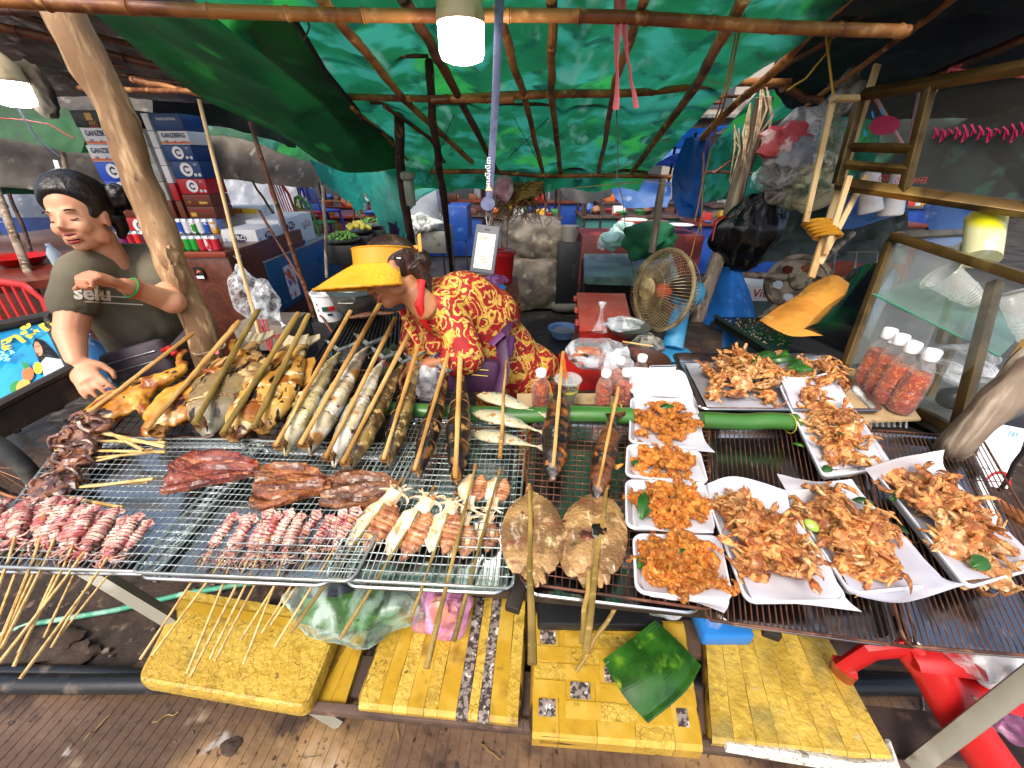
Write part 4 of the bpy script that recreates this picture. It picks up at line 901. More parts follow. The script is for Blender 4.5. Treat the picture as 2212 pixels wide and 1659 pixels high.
def butter(cu_,cv_,w_,h_,label,seed,stick,hole=False):
 c=P(cu_,cv_,FZ);t=thing('butterflied_fish_skewer',label,'skewer',c)
 top,bot=P(cu_,cv_-h_/2,FZ),P(cu_,cv_+h_/2,FZ);lf,rt=P(cu_-w_/2,cv_,FZ),P(cu_+w_/2,cv_,FZ)
 ax=(rt-lf)/2;ay=(bot-top)/2;mid=top.lerp(bot,.5)
 def outline(an):
  x,y=math.sin(an),-math.cos(an);k=1
  d=abs((an+PI)%(2*PI)-PI)
  k=1-.16*math.exp(-(d/.35)**2)*0+.10*math.exp(-(d/.16)**2)
  e=abs(an-PI);k *= 1-.12*math.exp(-((e-.35)/.16)**2)+.05*math.exp(-(e/.14)**2)
  return k*(1+.015*math.sin(an*33+seed))
 def layer(z0,sc,off,th):
  q=MB();nr,na=14,72;vv=[mid+off+Vector((0,0,z0+th))];ff=[]
  for r in range(1,nr+1):
   for a in range(na):
    an=2*PI*a/na;k=outline(an)*r/nr*sc;x,y=math.sin(an)*k,-math.cos(an)*k
    rr=r/nr;z=z0+th*(1-rr**5)-.6*th*math.exp(-(x*9)**2)*(rr<.95)+.0022*mnoise.noise(Vector((x*3+seed,y*3,1)))+.0008*math.sin(x*60+y*8)
    vv.append(mid+off+ax*x+ay*y+Vector((0,0,z)))
  for a in range(na): ff.append((0,1+(a+1)%na,1+a))
  for r in range(nr-1):
   for a in range(na): a2=(a+1)%na;ff.append((1+r*na+a,1+r*na+a2,1+(r+1)*na+a2,1+(r+1)*na+a))
  n0=len(vv)
  for a in range(na): p=vv[1+(nr-1)*na+a].copy();p.z=mid.z+z0-.004;vv.append(p)
  for a in range(na): a2=(a+1)%na;ff.append((1+(nr-1)*na+a,1+(nr-1)*na+a2,n0+a2,n0+a))
  return q.add(vv,ff)
 obj('fish_body',layer(.002,1,Vector((0,0,0)),.012),m_but,t)
 if hole:
  obj('fish_body',layer(-.008,.97,Vector((-.018,-.004,0)),.008),m_but,t)
  q=MB();q.blob(mid+ax*-.32+ay*.12+Vector((0,0,.008)),(.017,.017,.008),3,.3);obj('cavity',q,m_but_in,t)
  q=MB();q.blob(mid+ax*.1+ay*.02+Vector((0,0,.009)),(.026,.020,.006),3,.3);lumpy(q,.0012,90);obj('charred_flesh',q,m_charf,t)
 for k in (-.22,-.1,.12,.32): q=MB();q.tube([mid+ax*k*.6+ay*.7+Vector((0,0,.004)),mid+ax*k*.8+ay*.92+Vector((0,0,.008)),mid+ax*k+ay*(1.02+.1*math.sin(k*9))+Vector((0,0,.004))],[.008,.011,.004],8,sq=.45);lumpy(q,.002,60);obj('tail_scrap',q,m_but,t)
 for s in stick:
  (a,b,r0,r1)=s;q=MB();q.tube(wob(a,b,14,.005,r0*900),[r0+(r1-r0)*i/14*(1) for i in range(15)],10,sq=.7);obj('stick',q,m_ostick,t)
 q=MB();
 for k in range(4): c_=Vector(stick[0][0]).lerp(Vector(stick[0][1]),.035+.008*k);q.tube([c_+Vector((.007*math.cos(a*PI/5),.002*math.sin(a),.007*math.sin(a*PI/5))) for a in range(10)],.0014,5,close=True)
 obj('cane_tie',q,m_tie,t);return t
butter(1150,1163,138,190,'round butterflied fish on the brown rack, the left one with an unbroken body',3,[(P(1143,1045,FZ+.016),P(1150,1435,TZ+.03),.004,.008)])
butter(1287,1163,138,192,'round butterflied fish with a torn hole in its middle, right of the unbroken one',8,[(P(1312,1040,FZ+.016),P(1265,1410,TZ+.03),.004,.007),(P(1272,1235,FZ+.014),P(1258,1390,TZ+.02),.004,.006)],hole=True)
q=MB();q.tube(wob(P(1330,1310,LZ+.12),P(1245,1450,LZ+.03),8,.004),[.006,.006,.006,.006,.006,.005,.005,.005,.005],8);one('loose_stick',q,m_ostick,'loose split stick lying on the dark slab beside the banana leaf','stick')
m_dry1=mat('dried_fish_red','8a3c24',[('n','5c2016',20,.42,.6,(.6,3,1)),('n','c47a4c',24,.56,.7,(.5,3,1)),('n','a83428',20,.62,.74),('n','e8b080',64,.68,.78,(.5,3,1))],rough=.3,bump=.8,bsc=110,coat=.5)
m_dry2=mat('dried_fish_amber','96552a',[('n','5e3018',20,.42,.58,(.6,3,1)),('n','d08c4c',24,.55,.7,(.5,3,1)),('n','8a2c1c',32,.64,.76),('n','eabb7c',64,.68,.78)],rough=.3,bump=.8,bsc=110,coat=.5)
m_dry3=mat('dried_fish_brown','82502e',[('n','54301e',20,.42,.58,(.5,3,1)),('n','b07a4c',28,.56,.7,(.4,3,1)),('n','6a3c3c',16,.6,.72),('n','caa070',64,.7,.8)],rough=.3,bump=.8,bsc=110,coat=.5)
def dried(topl,botl,m,label,seed):
 t_=[P(u,v,FZ) for u,v in topl];b_=[P(u,v,FZ) for u,v in botl];q=MB();nu,nv=60,22;k=len(t_)-1
 def f(a,b,z):
  x=min(a*k,k-1e-6);i=int(x);p=t_[i].lerp(t_[i+1],x-i).lerp(b_[i].lerp(b_[i+1],x-i),b)
  e=min(a,1-a,1)*4;jag=.004*mnoise.noise(Vector((a*26,seed,b>.5)))*(2*abs(b-.5))**4
  zz=.008+.007*math.sin(b*15+2.4*mnoise.noise(Vector((a*3,b*2,seed))))+.005*mnoise.noise(Vector((a*6,b*9,seed)))+.0028*math.sin(b*48+5*mnoise.noise(Vector((a*4,b*3,seed)))+a*6)+.002*mnoise.noise(Vector((a*20,b*30,seed)))
  return p+Vector((jag,jag,(zz if z else-.002)))
 q.grid(nu,nv,lambda a,b: f(a,1-b,1));n1=len(q.v);q.grid(nu,nv,lambda a,b: f(a,b,0))
 W=nu+1
 for i in range(nu): q.f.append([i,n1+nv*W+i,n1+nv*W+i+1,i+1][::-1]);q.m.append(0);q.f.append([nv*W+i,nv*W+i+1,n1+i+1,n1+i]);q.m.append(0)
 for j in range(nv): q.f.append([j*W,(j+1)*W,n1+(nv-j-1)*W,n1+(nv-j)*W]);q.m.append(0);q.f.append([(j)*W+nu,n1+(nv-j)*W+nu,n1+(nv-j-1)*W+nu,(j+1)*W+nu]);q.m.append(0)
 return one('dried_fish',q,m,label,'dried fish','flattened dried fish on the bright rack',smooth=70)
dried([(368,1010),(375,1000),(420,978),(480,975),(520,985),(560,1003)],[(350,1068),(400,1060),(450,1048),(500,1040),(540,1030),(562,1020)],m_dry1,'reddish splayed dried fish, the leftmost of the three',1)
dried([(556,1012),(600,1002),(650,1003),(690,1018),(715,1038)],[(540,1098),(570,1106),(630,1085),(690,1068),(716,1062)],m_dry2,'amber splayed dried fish with ragged holes, middle of the three',2)
dried([(700,1050),(740,1022),(790,1018),(835,1030),(868,1052)],[(690,1092),(740,1100),(790,1096),(840,1075),(868,1058)],m_dry3,'brown smoother dried fish, the rightmost of the three',3)
# ---- squid
m_sq=mat('baby_squid','d0988a',[('n','ecd0bc',6,.46,.60),('n','b45c5c',5,.50,.62),('w','7c3428',5.,.84,.95,2.5),('n','4c1c18',12,.58,.66),('n','a86a34',7,.60,.7)],rough=.3,bump=.3,bsc=30,coat=.5,sss=.1,rnd=.1)
m_sq2=mat('grilled_squid','e0c094',[('n','f4e4c8',6,.45,.62),('n','c48448',7,.58,.7),('n','7a4020',9,.66,.76)],rough=.3,bump=.3,bsc=30,coat=.5,sss=.1,rnd=.05)
m_sq3=mat('squid_skin_side','b87c50',[('n','8a5030',8,.42,.6),('n','e4b888',9,.58,.72),('n','4a2414',14,.66,.76)],rough=.3,bump=.3,bsc=30,coat=.5)
m_oct=mat('grilled_octopus','8c5a40',[('n','40201a',9,.4,.56),('n','d0a080',9,.58,.7),('n','2c1410',18,.62,.74)],rough=.3,bump=.4,bsc=26,coat=.5)
def tentacles(q,x0,y0,z0,n,L,r,seed,dirx=1,spread=1.0):
 rs=random.Random(seed)
 for k in range(n):
  an=(k/(n-1)-.5)*2.4*spread if n>1 else 0;pts=[Vector((x0,y0,z0))];a=an;p=pts[0].copy()
  cv_=rs.uniform(-1,1)*.8
  for i in range(9): p=p+Vector((dirx*math.cos(a),math.sin(a),.25*math.sin(i*.7+k)-.12))*L/9;a += cv_*.45;pts.append(p.copy())
  q.tube(pts,[r*(1-.09*i) for i in range(10)],7)
def baby_squid(m,seed,rings=6,dark=False):
 t=thing('squid_skewer','x','skewer');q=MB();rs=random.Random(seed)
 pr=lerp_prof([(0,.01,.01),(.1,.06,.05),(.3,.11,.09),(.55,.13,.1),(.68,.11,.09)],60);ry,rz=[p[1] for p in pr],[p[2] for p in pr]
 for k in range(rings):
  s=.14+.075*k
  for i,p in enumerate(pr):
   g_=math.exp(-((p[0]-s)/.010)**2);b_=math.exp(-((p[0]-s-.025)/.014)**2);ry[i] *= 1-.24*g_+.10*b_;rz[i] *= 1-.3*g_+.12*b_
 vv,ff=loft([p[0] for p in pr],ry,rz,18,cz_=[.09]*len(pr),cy=[.03*mnoise.noise(Vector((p[0]*3,seed,0))) for p in pr]);q.add(vv,ff)
 q.prism([(.02,0),(.1,.16),(.2,.1),(.22,0),(.2,-.1),(.1,-.16)],.09,.11);lumpy(q,.015,9,seed);obj('mantle',q,m,t)
 q=MB();q.blob((.74,0,.08),(.08,.08,.07),3,.2,seed=seed);tentacles(q,.8,0,.07,7,.32,.024,seed);lumpy(q,.012,14,seed);obj('tentacles',q,m,t)
 q=MB();q.blob((.73,.07,.11),.022,2);q.blob((.73,-.07,.11),.022,2);obj('eyes',q,m_eye,t)
 q=MB();q.tube([(.0,0,.09),(.5,.0,.1),(1.2,.02,.05),(2.4,.0,.0)],[.012,.016,.019,.021],7);obj('stick',q,m_straw,t)
 return t
bs=[baby_squid(m_sq,2),baby_squid(m_sq,5,5),baby_squid(m_sq,9,7)]
random.seed(21)
GL='baby squid skewers at the left end of the table'
lefts=[((8,1085),(-100,1330)),((38,1100),(-60,1335)),((72,1082),(-25,1330)),((98,1080),(0,1330)),((128,1078),(18,1345)),((152,1082),(12,1375)),((172,1080),(35,1340)),((192,1092),(60,1375)),((210,1095),(72,1352)),((228,1104),(118,1330)),((262,1100),(28,1395)),((282,1115),(140,1350)),((312,1112),(95,1398)),((334,1122),(160,1335))]
desc=['cut off by the left edge of the photo','second from the left edge','third from the left edge','fourth from the left edge','fifth from the left edge','sixth from the left edge','seventh in the row','eighth in the row','ninth in the row','tenth in the row','eleventh in the row, with a long pale stick','twelfth in the row, browner than the rest','thirteenth in the row, pink and nearest the tray joint','rightmost of the left group']
for i,((a,b),ds) in enumerate(zip(lefts,desc)):
 place(bs[i%3],'pink squid on thin stick, '+ds,GL,span(P(*a,FZ+.004*(i%3)),P(*b,TZ-.01-.03*(i%2)),2.05,roll=random.uniform(-.2,.2)))
mids=[((595,1105),(330,1392)),((545,1110),(418,1420)),((560,1112),(352,1385)),((595,1100),(430,1425)),((612,1106),(470,1390)),((640,1100),(482,1395)),((658,1108),(540,1400)),((700,1102),(550,1335)),((725,1112),(592,1325)),((755,1100),(612,1310)),((782,1096),(626,1345))]
mids[0]=((520,1108),(325,1392))
d2=['leftmost of the middle group','second of the middle group, dark red body','third of the middle group','fourth of the middle group','fifth of the middle group','sixth of the middle group','seventh of the middle group','eighth of the middle group','ninth of the middle group','tenth of the middle group, deeply slashed','rightmost of the middle group, next to the larger squid']
for i,((a,b),ds) in enumerate(zip(mids,d2)):
 place(bs[(i+1)%3],'slashed squid on long stick, '+ds,'baby squid skewers in front of the dried fish',span(P(*a,FZ+.004*(i%2)),P(*b,TZ-.06-.03*(i%2)),2.05 if i>6 else 2.2,roll=random.uniform(-.2,.2)))
def octo(seed):
 t=thing('octopus_skewer','x','skewer');q=MB();rs=random.Random(seed)
 q.blob((.2,0,.07),(.16,.11,.08),3,.5,2,seed=seed)
 for k in range(9):
  pts=[];x0,y0=rs.uniform(.05,.32),rs.uniform(-.08,.08);a0=rs.uniform(0,6.3);rr=rs.uniform(.05,.1)
  for i in range(10): a=a0+i*.5;pts.append((x0+rr*math.cos(a)*1.2,y0+rr*math.sin(a),.09+.05*math.sin(i*.4+k)+.01*k*.5))
  q.tube(pts,[.028*(1-.06*i) for i in range(10)],7)
 lumpy(q,.012,14,seed);obj('octopus',q,m_oct,t)
 q=MB();q.tube([(-.06,0,.08),(.5,.01,.08),(1.0,.0,.06)],[.008,.013,.014],7);obj('stick',q,m_straw,t);return t
oc=[octo(1),octo(4)]
for i,(a,b,ds) in enumerate((((188,928),(318,985),'pale curled one at the back corner'),((178,935),(372,972),'second from the back corner'),((160,952),(372,955),'third, with its stick level in the photo'),((150,962),(370,968),'fourth, dark brown'),((135,980),(360,962),'fifth, dark brown with spread arms'),((120,998),(330,958),'lowest of the dark back cluster'),
                              ((62,1032),(315,1028),'pale ringed one of the front cluster'),((55,1045),(250,1090),'middle of the front cluster, stick pointing down right'),((52,1062),(318,1035),'lowest of the front cluster'))):
 place(oc[i%2],'grilled octopus on a stick, '+ds,'octopus skewers at the left edge of the table',span(P(*a,FZ+.003*(i%4)),P(*b,FZ+.012+.004*(i%3)),1.0,roll=i*.5))
def big_squid(seed,flip=1,double=False):
 t=thing('large_squid_skewer','x','skewer')
 for part in range(2 if double else 1):
  S=.52 if double else 1;X0=.50*part;up=not (double and part == 0)
  def X(x): return X0+(x if up else 1-x)*S
  def tr(q):
   for i,p in enumerate(q.v): q.v[i]=Vector((X(p.x),p.y*S*(2.1 if double else 1.75)*flip,p.z*S*1.35))
   return q
  q=MB();pr=lerp_prof([(.32,.05,.04),(.42,.12,.06),(.6,.16,.07),(.8,.13,.06),(.95,.05,.035),(1.0,.01,.01)],50)
  ry,rz=[p[1] for p in pr],[p[2] for p in pr]
  for k in range(6):
   s=.42+.085*k
   for i,p in enumerate(pr): g_=math.exp(-((p[0]-s)/.011)**2);ry[i] *= 1-.2*g_;rz[i] *= 1-.32*g_
  q.add(*loft([p[0] for p in pr],[r*.62 for r in ry],rz,18,cy=[.07+.0*p[0] for p in pr],cz_=[.06]*len(pr)));lumpy(q,.01,9,seed);tr(q);obj('mantle_skin',q,m_sq3,t)
  q=MB();q.add(*loft([p[0] for p in pr],[r*.62 for r in [p[1] for p in pr]],[p[2]*.7 for p in pr],18,cy=[-.06]*len(pr),cz_=[.05]*len(pr)));lumpy(q,.012,7,seed+1);tr(q);obj('mantle',q,m_sq2,t)
  q=MB();q.tube([(.38,-.02,.08),(.6,-.03,.12),(.9,-.02,.1),(.98,-.02,.06)],[.03,.035,.02,.01],8);q.tube([(.36,0,.07),(.25,.0,.07),(.16,.0,.07)],[.07,.06,.07],10)
  tentacles(q,.16,0,.06,8,.19,.030,seed+part,-1,.9);lumpy(q,.012,12,seed);tr(q);obj('tentacles',q,m_sq2,t)
 L=1.95;q=stick_mesh(-.06,L,.012,.026,z=.15,seed=seed);obj('stick',q,m_ostick,t)
 q=MB();ties(q,-.03,.02,.02,4,.005,.15);obj('cane_tie',q,m_tie,t)
 return t
b1,b2=big_squid(3),big_squid(6,1,True)
GS='larger squid skewers'
for pr_,a,b,L,ds in ((b1,(872,1052),(640,1378),1.95,'large split squid on a thick greenish stick, the leftmost and biggest'),(b1,(940,1068),(745,1390),1.95,'second split squid from the left, its stick end pale'),(b1,(985,1078),(890,1352),1.95,'third split squid, smaller, beside the double skewers'),
                       (b2,(1028,1028),(928,1455),1.95,'stick with two squid one above the other, the left of two such'),(b2,(1080,1035),(985,1395),1.95,'stick with two squid one above the other, next to the round fish')):
 place(pr_,ds,GS,span(P(*a,FZ),P(*b,TZ-.055 if b[1]>1370 else TZ-.03),L))
# ================================================================ foam boxes, paper, shrimp, crabs
def foam_box(c,z,dep,label,ins=.014,group='white foam food boxes',lidback=None):
 Q=[P(k[0],k[1],z+(k[2] if len(k)>2 else 0)) for k in (c[3],c[2],c[1],c[0])]
 q=MB();n=6;wx,wy=(Q[1]-Q[0]).length,(Q[3]-Q[0]).length;ctr=bil(Q,.5,.5)
 t=thing('foam_box',label,'foam box',(ctr.x,ctr.y,ctr.z-dep),group)
 def ring(i_,dz,r):
  o=[]
  for k,(cx,cy) in enumerate(((0,0),(1,0),(1,1),(0,1))):
   for i in range(n+1):
    an=PI+k*PI/2+i/n*PI/2
    x=(i_+r if cx == 0 else wx-i_-r)+r*math.cos(an);y=(i_+r if cy == 0 else wy-i_-r)+r*math.sin(an)
    o.append(bil(Q,x/wx,y/wy)+Vector((0,0,dz)))
  return o
 R=[ring(.016,-dep,.012),ring(.004,-.006,.02),ring(0,-.005,.022),ring(0,0,.022),ring(.004,.001,.02),ring(.006,-.002,.018),ring(.020,-dep+.004,.01)]
 k=len(R[0]);vv=[p for r_ in R for p in r_];ff=[tuple(range(k-1,-1,-1)),tuple((len(R)-1)*k+i for i in range(k))]
 for a_ in range(len(R)-1):
  for i in range(k): j=(i+1)%k;ff.append((a_*k+i,a_*k+j,(a_+1)*k+j,(a_+1)*k+i))
 q.add(vv,ff);obj('base',q,m_foam,t);return t,Q
BZ=RZ+.035
boxes=[(((1362,858),(1495,862),(1528,972),(1358,955)),'topmost of the four shrimp boxes with its lid open behind it'),
         (((1354,958),(1512,972),(1532,1046),(1350,1028)),'second shrimp box from the top, partly under the paper'),
         (((1350,1035),(1522,1040),(1548,1150),(1352,1140)),'third shrimp box from the top with a dark leaf on its left'),
         (((1366,1152),(1556,1156),(1586,1302),(1372,1280)),'front shrimp box, the nearest and fullest of the four')]
BX=[]
for i,(c,lab) in enumerate(boxes): BX.append(foam_box(c,BZ+.004*(3-i)*0,.028,'white foam box, '+lab,group='foam boxes of shrimp')[1])
lt,_=foam_box(((1358,792,.07),(1478,800,.07),(1500,858,.012),(1362,850,.012)),BZ,.012,'open foam lid leaning back behind the topmost shrimp box',group='foam lids')
def paper(rows,label,parent=None,seed=0,m=None,wr=.006,fr=9,nu=30,nv=30,name='paper_liner'):
 q=cat_patch(rows,nu,nv,wr,fr,seed);o=one(name,q,m or m_paper,label,'paper','white paper liners',smooth=60);return o
def PR(*l): return [P(u,v,BZ+z) for u,v,z in l]
paper([PR((1366,838,.03),(1430,835,.03),(1490,840,.03)),PR((1372,880,-.012),(1440,880,-.02),(1508,885,-.005)),PR((1372,935,-.012),(1445,940,-.02),(1520,945,.0)),PR((1400,962,.004),(1465,970,.0),(1545,978,.012))],'paper liner folded under the topmost shrimps with one corner sticking out',seed=1)
paper([PR((1362,1010,-.01),(1440,1018,-.015),(1510,1005,.0)),PR((1375,1032,.0),(1450,1042,-.005),(1525,1040,.004))],'strip of paper under the second shrimp box contents',seed=2)
paper([PR((1362,1048,-.0),(1440,1050,-.004),(1530,1048,.0)),PR((1368,1100,-.018),(1450,1110,-.02),(1536,1105,-.012)),PR((1380,1142,.0),(1450,1150,.002),(1542,1152,.006))],'paper liner inside the third shrimp box',seed=3)
paper([PR((1378,1160,.0),(1460,1158,-.004),(1556,1160,.0)),PR((1378,1230,-.02),(1470,1230,-.022),(1570,1230,-.016)),PR((1400,1285,-.004),(1470,1292,.0),(1575,1298,.0)),PR((1440,1290,-.02),(1500,1302,-.02),(1565,1325,-.025))],'paper liner of the front shrimp box hanging over its front edge',seed=4)
m_shr=mat('fried_shrimp','cc7020',[('n','e49a3c',6,.44,.58),('n','a8440e',7,.54,.66),('n','ecb468',10,.58,.68),('n','5c2008',12,.62,.70)],rough=.45,bump=.9,bsc=30,coat=.25,rnd=.24)
def shrimp(seed):
 q=MB();rs=random.Random(seed);n=26;pts,rr=[],[]
 bend=rs.uniform(1.5,3.1)
 for i in range(n+1):
  t=i/n;a=-t*bend;R=.34
  pts.append(Vector((R*math.sin(-a),R*math.cos(a)-R,.02*math.sin(i))));k=(.20*(1-.6*t))*(1+.12*math.cos(i*PI/2)) ;k *= min(1,.45+t*5)
  rr.append(k)
 q.tube(pts,rr,12,sq=.85);e=pts[-1];d=(pts[-1]-pts[-3]).normalized();s_=Vector((-d.y,d.x,0))
 for k in (-1,0,1): q.tube([e,e+d*.12+s_*.05*k,e+d*.2+s_*.1*k],[.03,.05,.015],6,sq=.4)
 for i in range(2,20,2): p=pts[i];c_=Vector((0,-.34,0));dd=(c_-p).normalized();q.tube([p,p+dd*.2+Vector((rs.uniform(-.05,.05),0,rs.uniform(-.1,.02))),p+dd*.28+Vector((rs.uniform(-.1,.1),0,-.1))],[.04,.03,.012],5)
 for k in range(3): q.tube([pts[0],pts[0]+Vector((-.2,rs.uniform(-.1,.1),rs.uniform(-.05,.12))),pts[0]+Vector((-.42,rs.uniform(-.3,.2),rs.uniform(-.1,.2)))],[.03,.010,.004],5)
 q.blob(pts[0]+Vector((-.02,.02,0)),(.17,.16,.17),2,.35,2,seed=seed)
 lumpy(q,.020,8,seed);lumpy(q,.008,22,seed);me,c=q.mesh('fried_shrimp',False,True);me.materials.append(m_shr);return me
SHR=[shrimp(k) for k in range(6)]
def heap(Q,base,top,n,fn,rs,su=.36,sv=.36,cu_=.5,cv_=.5):
 for i in range(n):
  r=math.sqrt((i+.5)/n);a=i*2.4+rs.uniform(-.4,.4);s,t=cu_+su*r*math.cos(a),cv_+sv*r*math.sin(a)
  p=bil(Q,s,t);z=base+(top-base)*(1-r*r)*rs.uniform(.75,1.05)+rs.uniform(0,.006);fn(i,p,z,rs)
def put_shrimp(lab,grp):
 def f(i,p,z,rs):
  o=bpy.data.objects.new('fried_shrimp',SHR[rs.randrange(6)]);COL.objects.link(o)
  k=rs.uniform(.050,.064);o.matrix_world=Matrix.Translation((p.x,p.y,BZ+z))@Euler((rs.uniform(-.7,.7)+(PI if rs.random()<.5 else 0),rs.uniform(-.6,.6),rs.uniform(0,6.3))).to_matrix().to_4x4()@Matrix.Diagonal((k*1.1,k,k*1.1,1))
  tag(o,lab,'shrimp',grp)
 return f
rs=random.Random(4)
for i,(Q,nm,n,cu_) in enumerate(zip(BX,('topmost','second','third','front'),(42,34,42,46),(.5,.5,.56,.5))):
 heap(Q,-.016,.030 if i != 1 else .02,n,put_shrimp('orange fried shrimp heaped in the %s foam box'%nm,'shrimps in the %s foam box'%nm),rs,.42,.42 if i else .36,cu_,.45 if i == 0 else .5)
m_crab=mat('fried_crab','a45c28',[('n','d49a58',5,.44,.58),('n','6c2c12',7,.54,.68),('n','e0b878',9,.62,.74),('n','5c2410',15,.66,.78)],rough=.38,bump=.6,bsc=26,coat=.35,rnd=.3)
m_crab2=mat('fried_crab_pale','b87c40',[('n','e4c08a',5,.46,.64),('n','904a20',7,.54,.68),('n','7a3418',14,.66,.78)],rough=.38,bump=.6,bsc=26,coat=.35,rnd=.12)
def crab_parts(seed):
 rs=random.Random(seed);q=MB();q.blob((0,0,0),(.44,.34,.19),3,.35,2,seed=seed)
 for k in range(6): q.tube([(-.24+.1*k,-.2,.02),(-.22+.09*k,.0,.13),(-.2+.08*k,.16,.06)],[.02,.05,.03],6)
 for k in range(3): q.prism([(.1*k-.15,.2),(.1*k-.1,.36),(.1*k-.05,.2)],-.02,.04)
 lumpy(q,.04,6,seed);lumpy(q,.015,18,seed);sh=q.mesh('shell',False,True)[0];legs=[]
 for v_ in range(3):
  q=MB();h=rs.uniform(.1,.3);q.tube([(0,0,0),(.12,.02,h*.6),(.24,.06*v_,h*.9),(.33,.02,h*.5),(.40,-.08*v_,.0),(.42,-.12*v_,-h*.6)],[.06,.07,.062,.055,.035,.008],7,sq=.75);lumpy(q,.02,10,seed+v_);legs.append(q.mesh('leg',False,True)[0])
 q=MB();q.tube([(0,0,0),(.16,.06,.1),(.3,.04,.12)],[.06,.07,.06],8);q.tube([(.28,.04,.12),(.42,.04,.13),(.6,.1,.1),(.72,.06,.06)],[.06,.11,.06,.008],8,sq=.7);q.tube([(.46,-.02,.12),(.6,-.04,.1),(.7,.0,.07)],[.05,.035,.006],7)
 lumpy(q,.02,9,seed);return sh,legs,q.mesh('claw',False,True)[0]
CR=[crab_parts(k*7+1) for k in range(3)]
for ci,(sh,lg,cl) in enumerate(CR):
 for me in [sh,cl]+lg: me.materials.append([m_crab,m_crab2,m_crab][ci])
def crab(p,z,k,rs,lab,grp,v=None):
 sh,lg,cl=CR[rs.randrange(3) if v is None else v]
 t=bpy.data.objects.new('fried_crab',None);COL.objects.link(t);t.empty_display_size=.02;tag(t,lab,'crab',grp)
 t.matrix_world=Matrix.Translation((p.x,p.y,z))@Euler((rs.uniform(-.8,.8)+(PI if rs.random()<.35 else 0),rs.uniform(-.6,.6),rs.uniform(0,6.3))).to_matrix().to_4x4()@Matrix.Diagonal((k,k,k,1))
 def ch(nm,me,M_): o=bpy.data.objects.new(nm,me);COL.objects.link(o);o.parent=t;o.matrix_local=M_
 ch('shell',sh,Matrix())
 for sg in (1,-1):
  for j in range(3):
   a=(.7-.6*j)+rs.uniform(-.25,.25);M_=Matrix.Translation((.26*math.cos(a)*sg,.2*math.sin(a)-.03,0))@Euler((rs.uniform(-.4,.4),rs.uniform(-.5,.5),a if sg>0 else PI-a)).to_matrix().to_4x4()@Matrix.Scale(rs.uniform(.75,1.15),4)
   ch('leg',lg[rs.randrange(3)],M_)
  a=1.25;ch('claw',cl,Matrix.Translation((.22*sg,.2,.02))@Euler((0,rs.uniform(-.4,.4),a if sg>0 else PI-a)).to_matrix().to_4x4()@Matrix.Scale(rs.uniform(.7,1.0),4))
def spot(i,n):
 r=math.sqrt((i+.5)/n);a=(i*2.4)%(2*PI)
 w_=['right','back right','back','back left','left','front left','front','front right'][int((a+PI/8)/(PI/4))%8]
 return 'topmost' if i == 0 else 'near the top, %s side'%w_ if r<.42 else 'midway %s'%w_ if r<.74 else 'outer %s'%w_
def put_crab(lab,grp,zb,kk=(.072,.092),n=15):
 def f(i,p,z,rs): crab(p,zb+z,rs.uniform(*kk),rs,lab+', '+spot(i,n),grp)
 return f
m_cleaf=mat('fried_leaf','2c5a1c',[('n','1a3a12',8,.42,.6),('n','6a9a3c',12,.6,.76),('n','8a9a78',16,.68,.8)],rough=.25,coat=.5,transl=.1)
def leaf(u,v,z,L,W,ang,label,tilt=.3,m=None,seed=0):
 q=MB()
 def fn(a,b): x=(a-.5)*L;y=(b-.5)*W*math.sin(max(.02,min(.98,a))*PI)**.7;return (x,y,.18*W*math.cos(b*PI*2)*-1*.4+.12*L*math.sin(a*PI)+.02*L*mnoise.noise(Vector((a*5,b*3,seed))))
 q.grid(16,8,fn);p=P(u,v,z);o=one('leaf',q,m or m_cleaf,label,'leaf','herb leaves on the fried food',smooth=60)
 o.matrix_world=Matrix.Translation(p)@Euler((tilt,-tilt*.5,ang)).to_matrix().to_4x4();return o
m_lime=mat('lime_flesh','9cc04c',[('n','c8dc88',30,.5,.65)],rough=.3,coat=.4)
def pap(c,z,seed,label,extra=None,over=.03):
 """liner draped over a tray: corners back-left.. like foam_box, overhanging"""
 pass
trays=[
 (((1682,830,.03),(1800,818,.03),(1925,1010,-.005),(1778,1030,-.005)),'long foam tray tilted on the edge of the steel tray','upper'),
 (((1525,1070),(1668,1058),(1838,1300),(1612,1302)),'foam tray of crabs, the left of the front three','left'),
 (((1690,1060),(1842,1050),(2050,1262),(1838,1285)),'foam tray of crabs, the middle of the front three','middle'),
 (((1885,1012),(2010,1000),(2250,1225),(2090,1272)),'foam tray of crabs, the right of the front three','right')]
TQ={}
for c,lab,nm in trays: TQ[nm]=foam_box(c,BZ,.03,lab,group='foam trays of crabs')[1]
paper([PR((1684,812,.06),(1740,815,.05),(1805,800,.06)),PR((1700,850,.02),(1755,850,.01),(1818,840,.03)),PR((1730,930,.0),(1800,930,-.01),(1875,925,.008)),PR((1775,1015,-.012),(1850,1010,-.02),(1925,1000,-.008))],'paper liner curling up at the back of the tilted crab tray',seed=5,nu=24)
paper([PR((1528,1045,.02),(1590,1030,.03),(1700,1060,.02)),PR((1540,1100,-.02),(1620,1100,-.025),(1712,1110,.012)),PR((1590,1210,-.02),(1690,1210,-.025),(1780,1200,.0)),PR((1620,1285,.004),(1720,1290,-.01),(1822,1285,.0)),PR((1640,1300,-.004),(1750,1308,-.004),(1862,1322,-.02))],'wide paper liner of the left crab tray with a pointed front corner',seed=6)
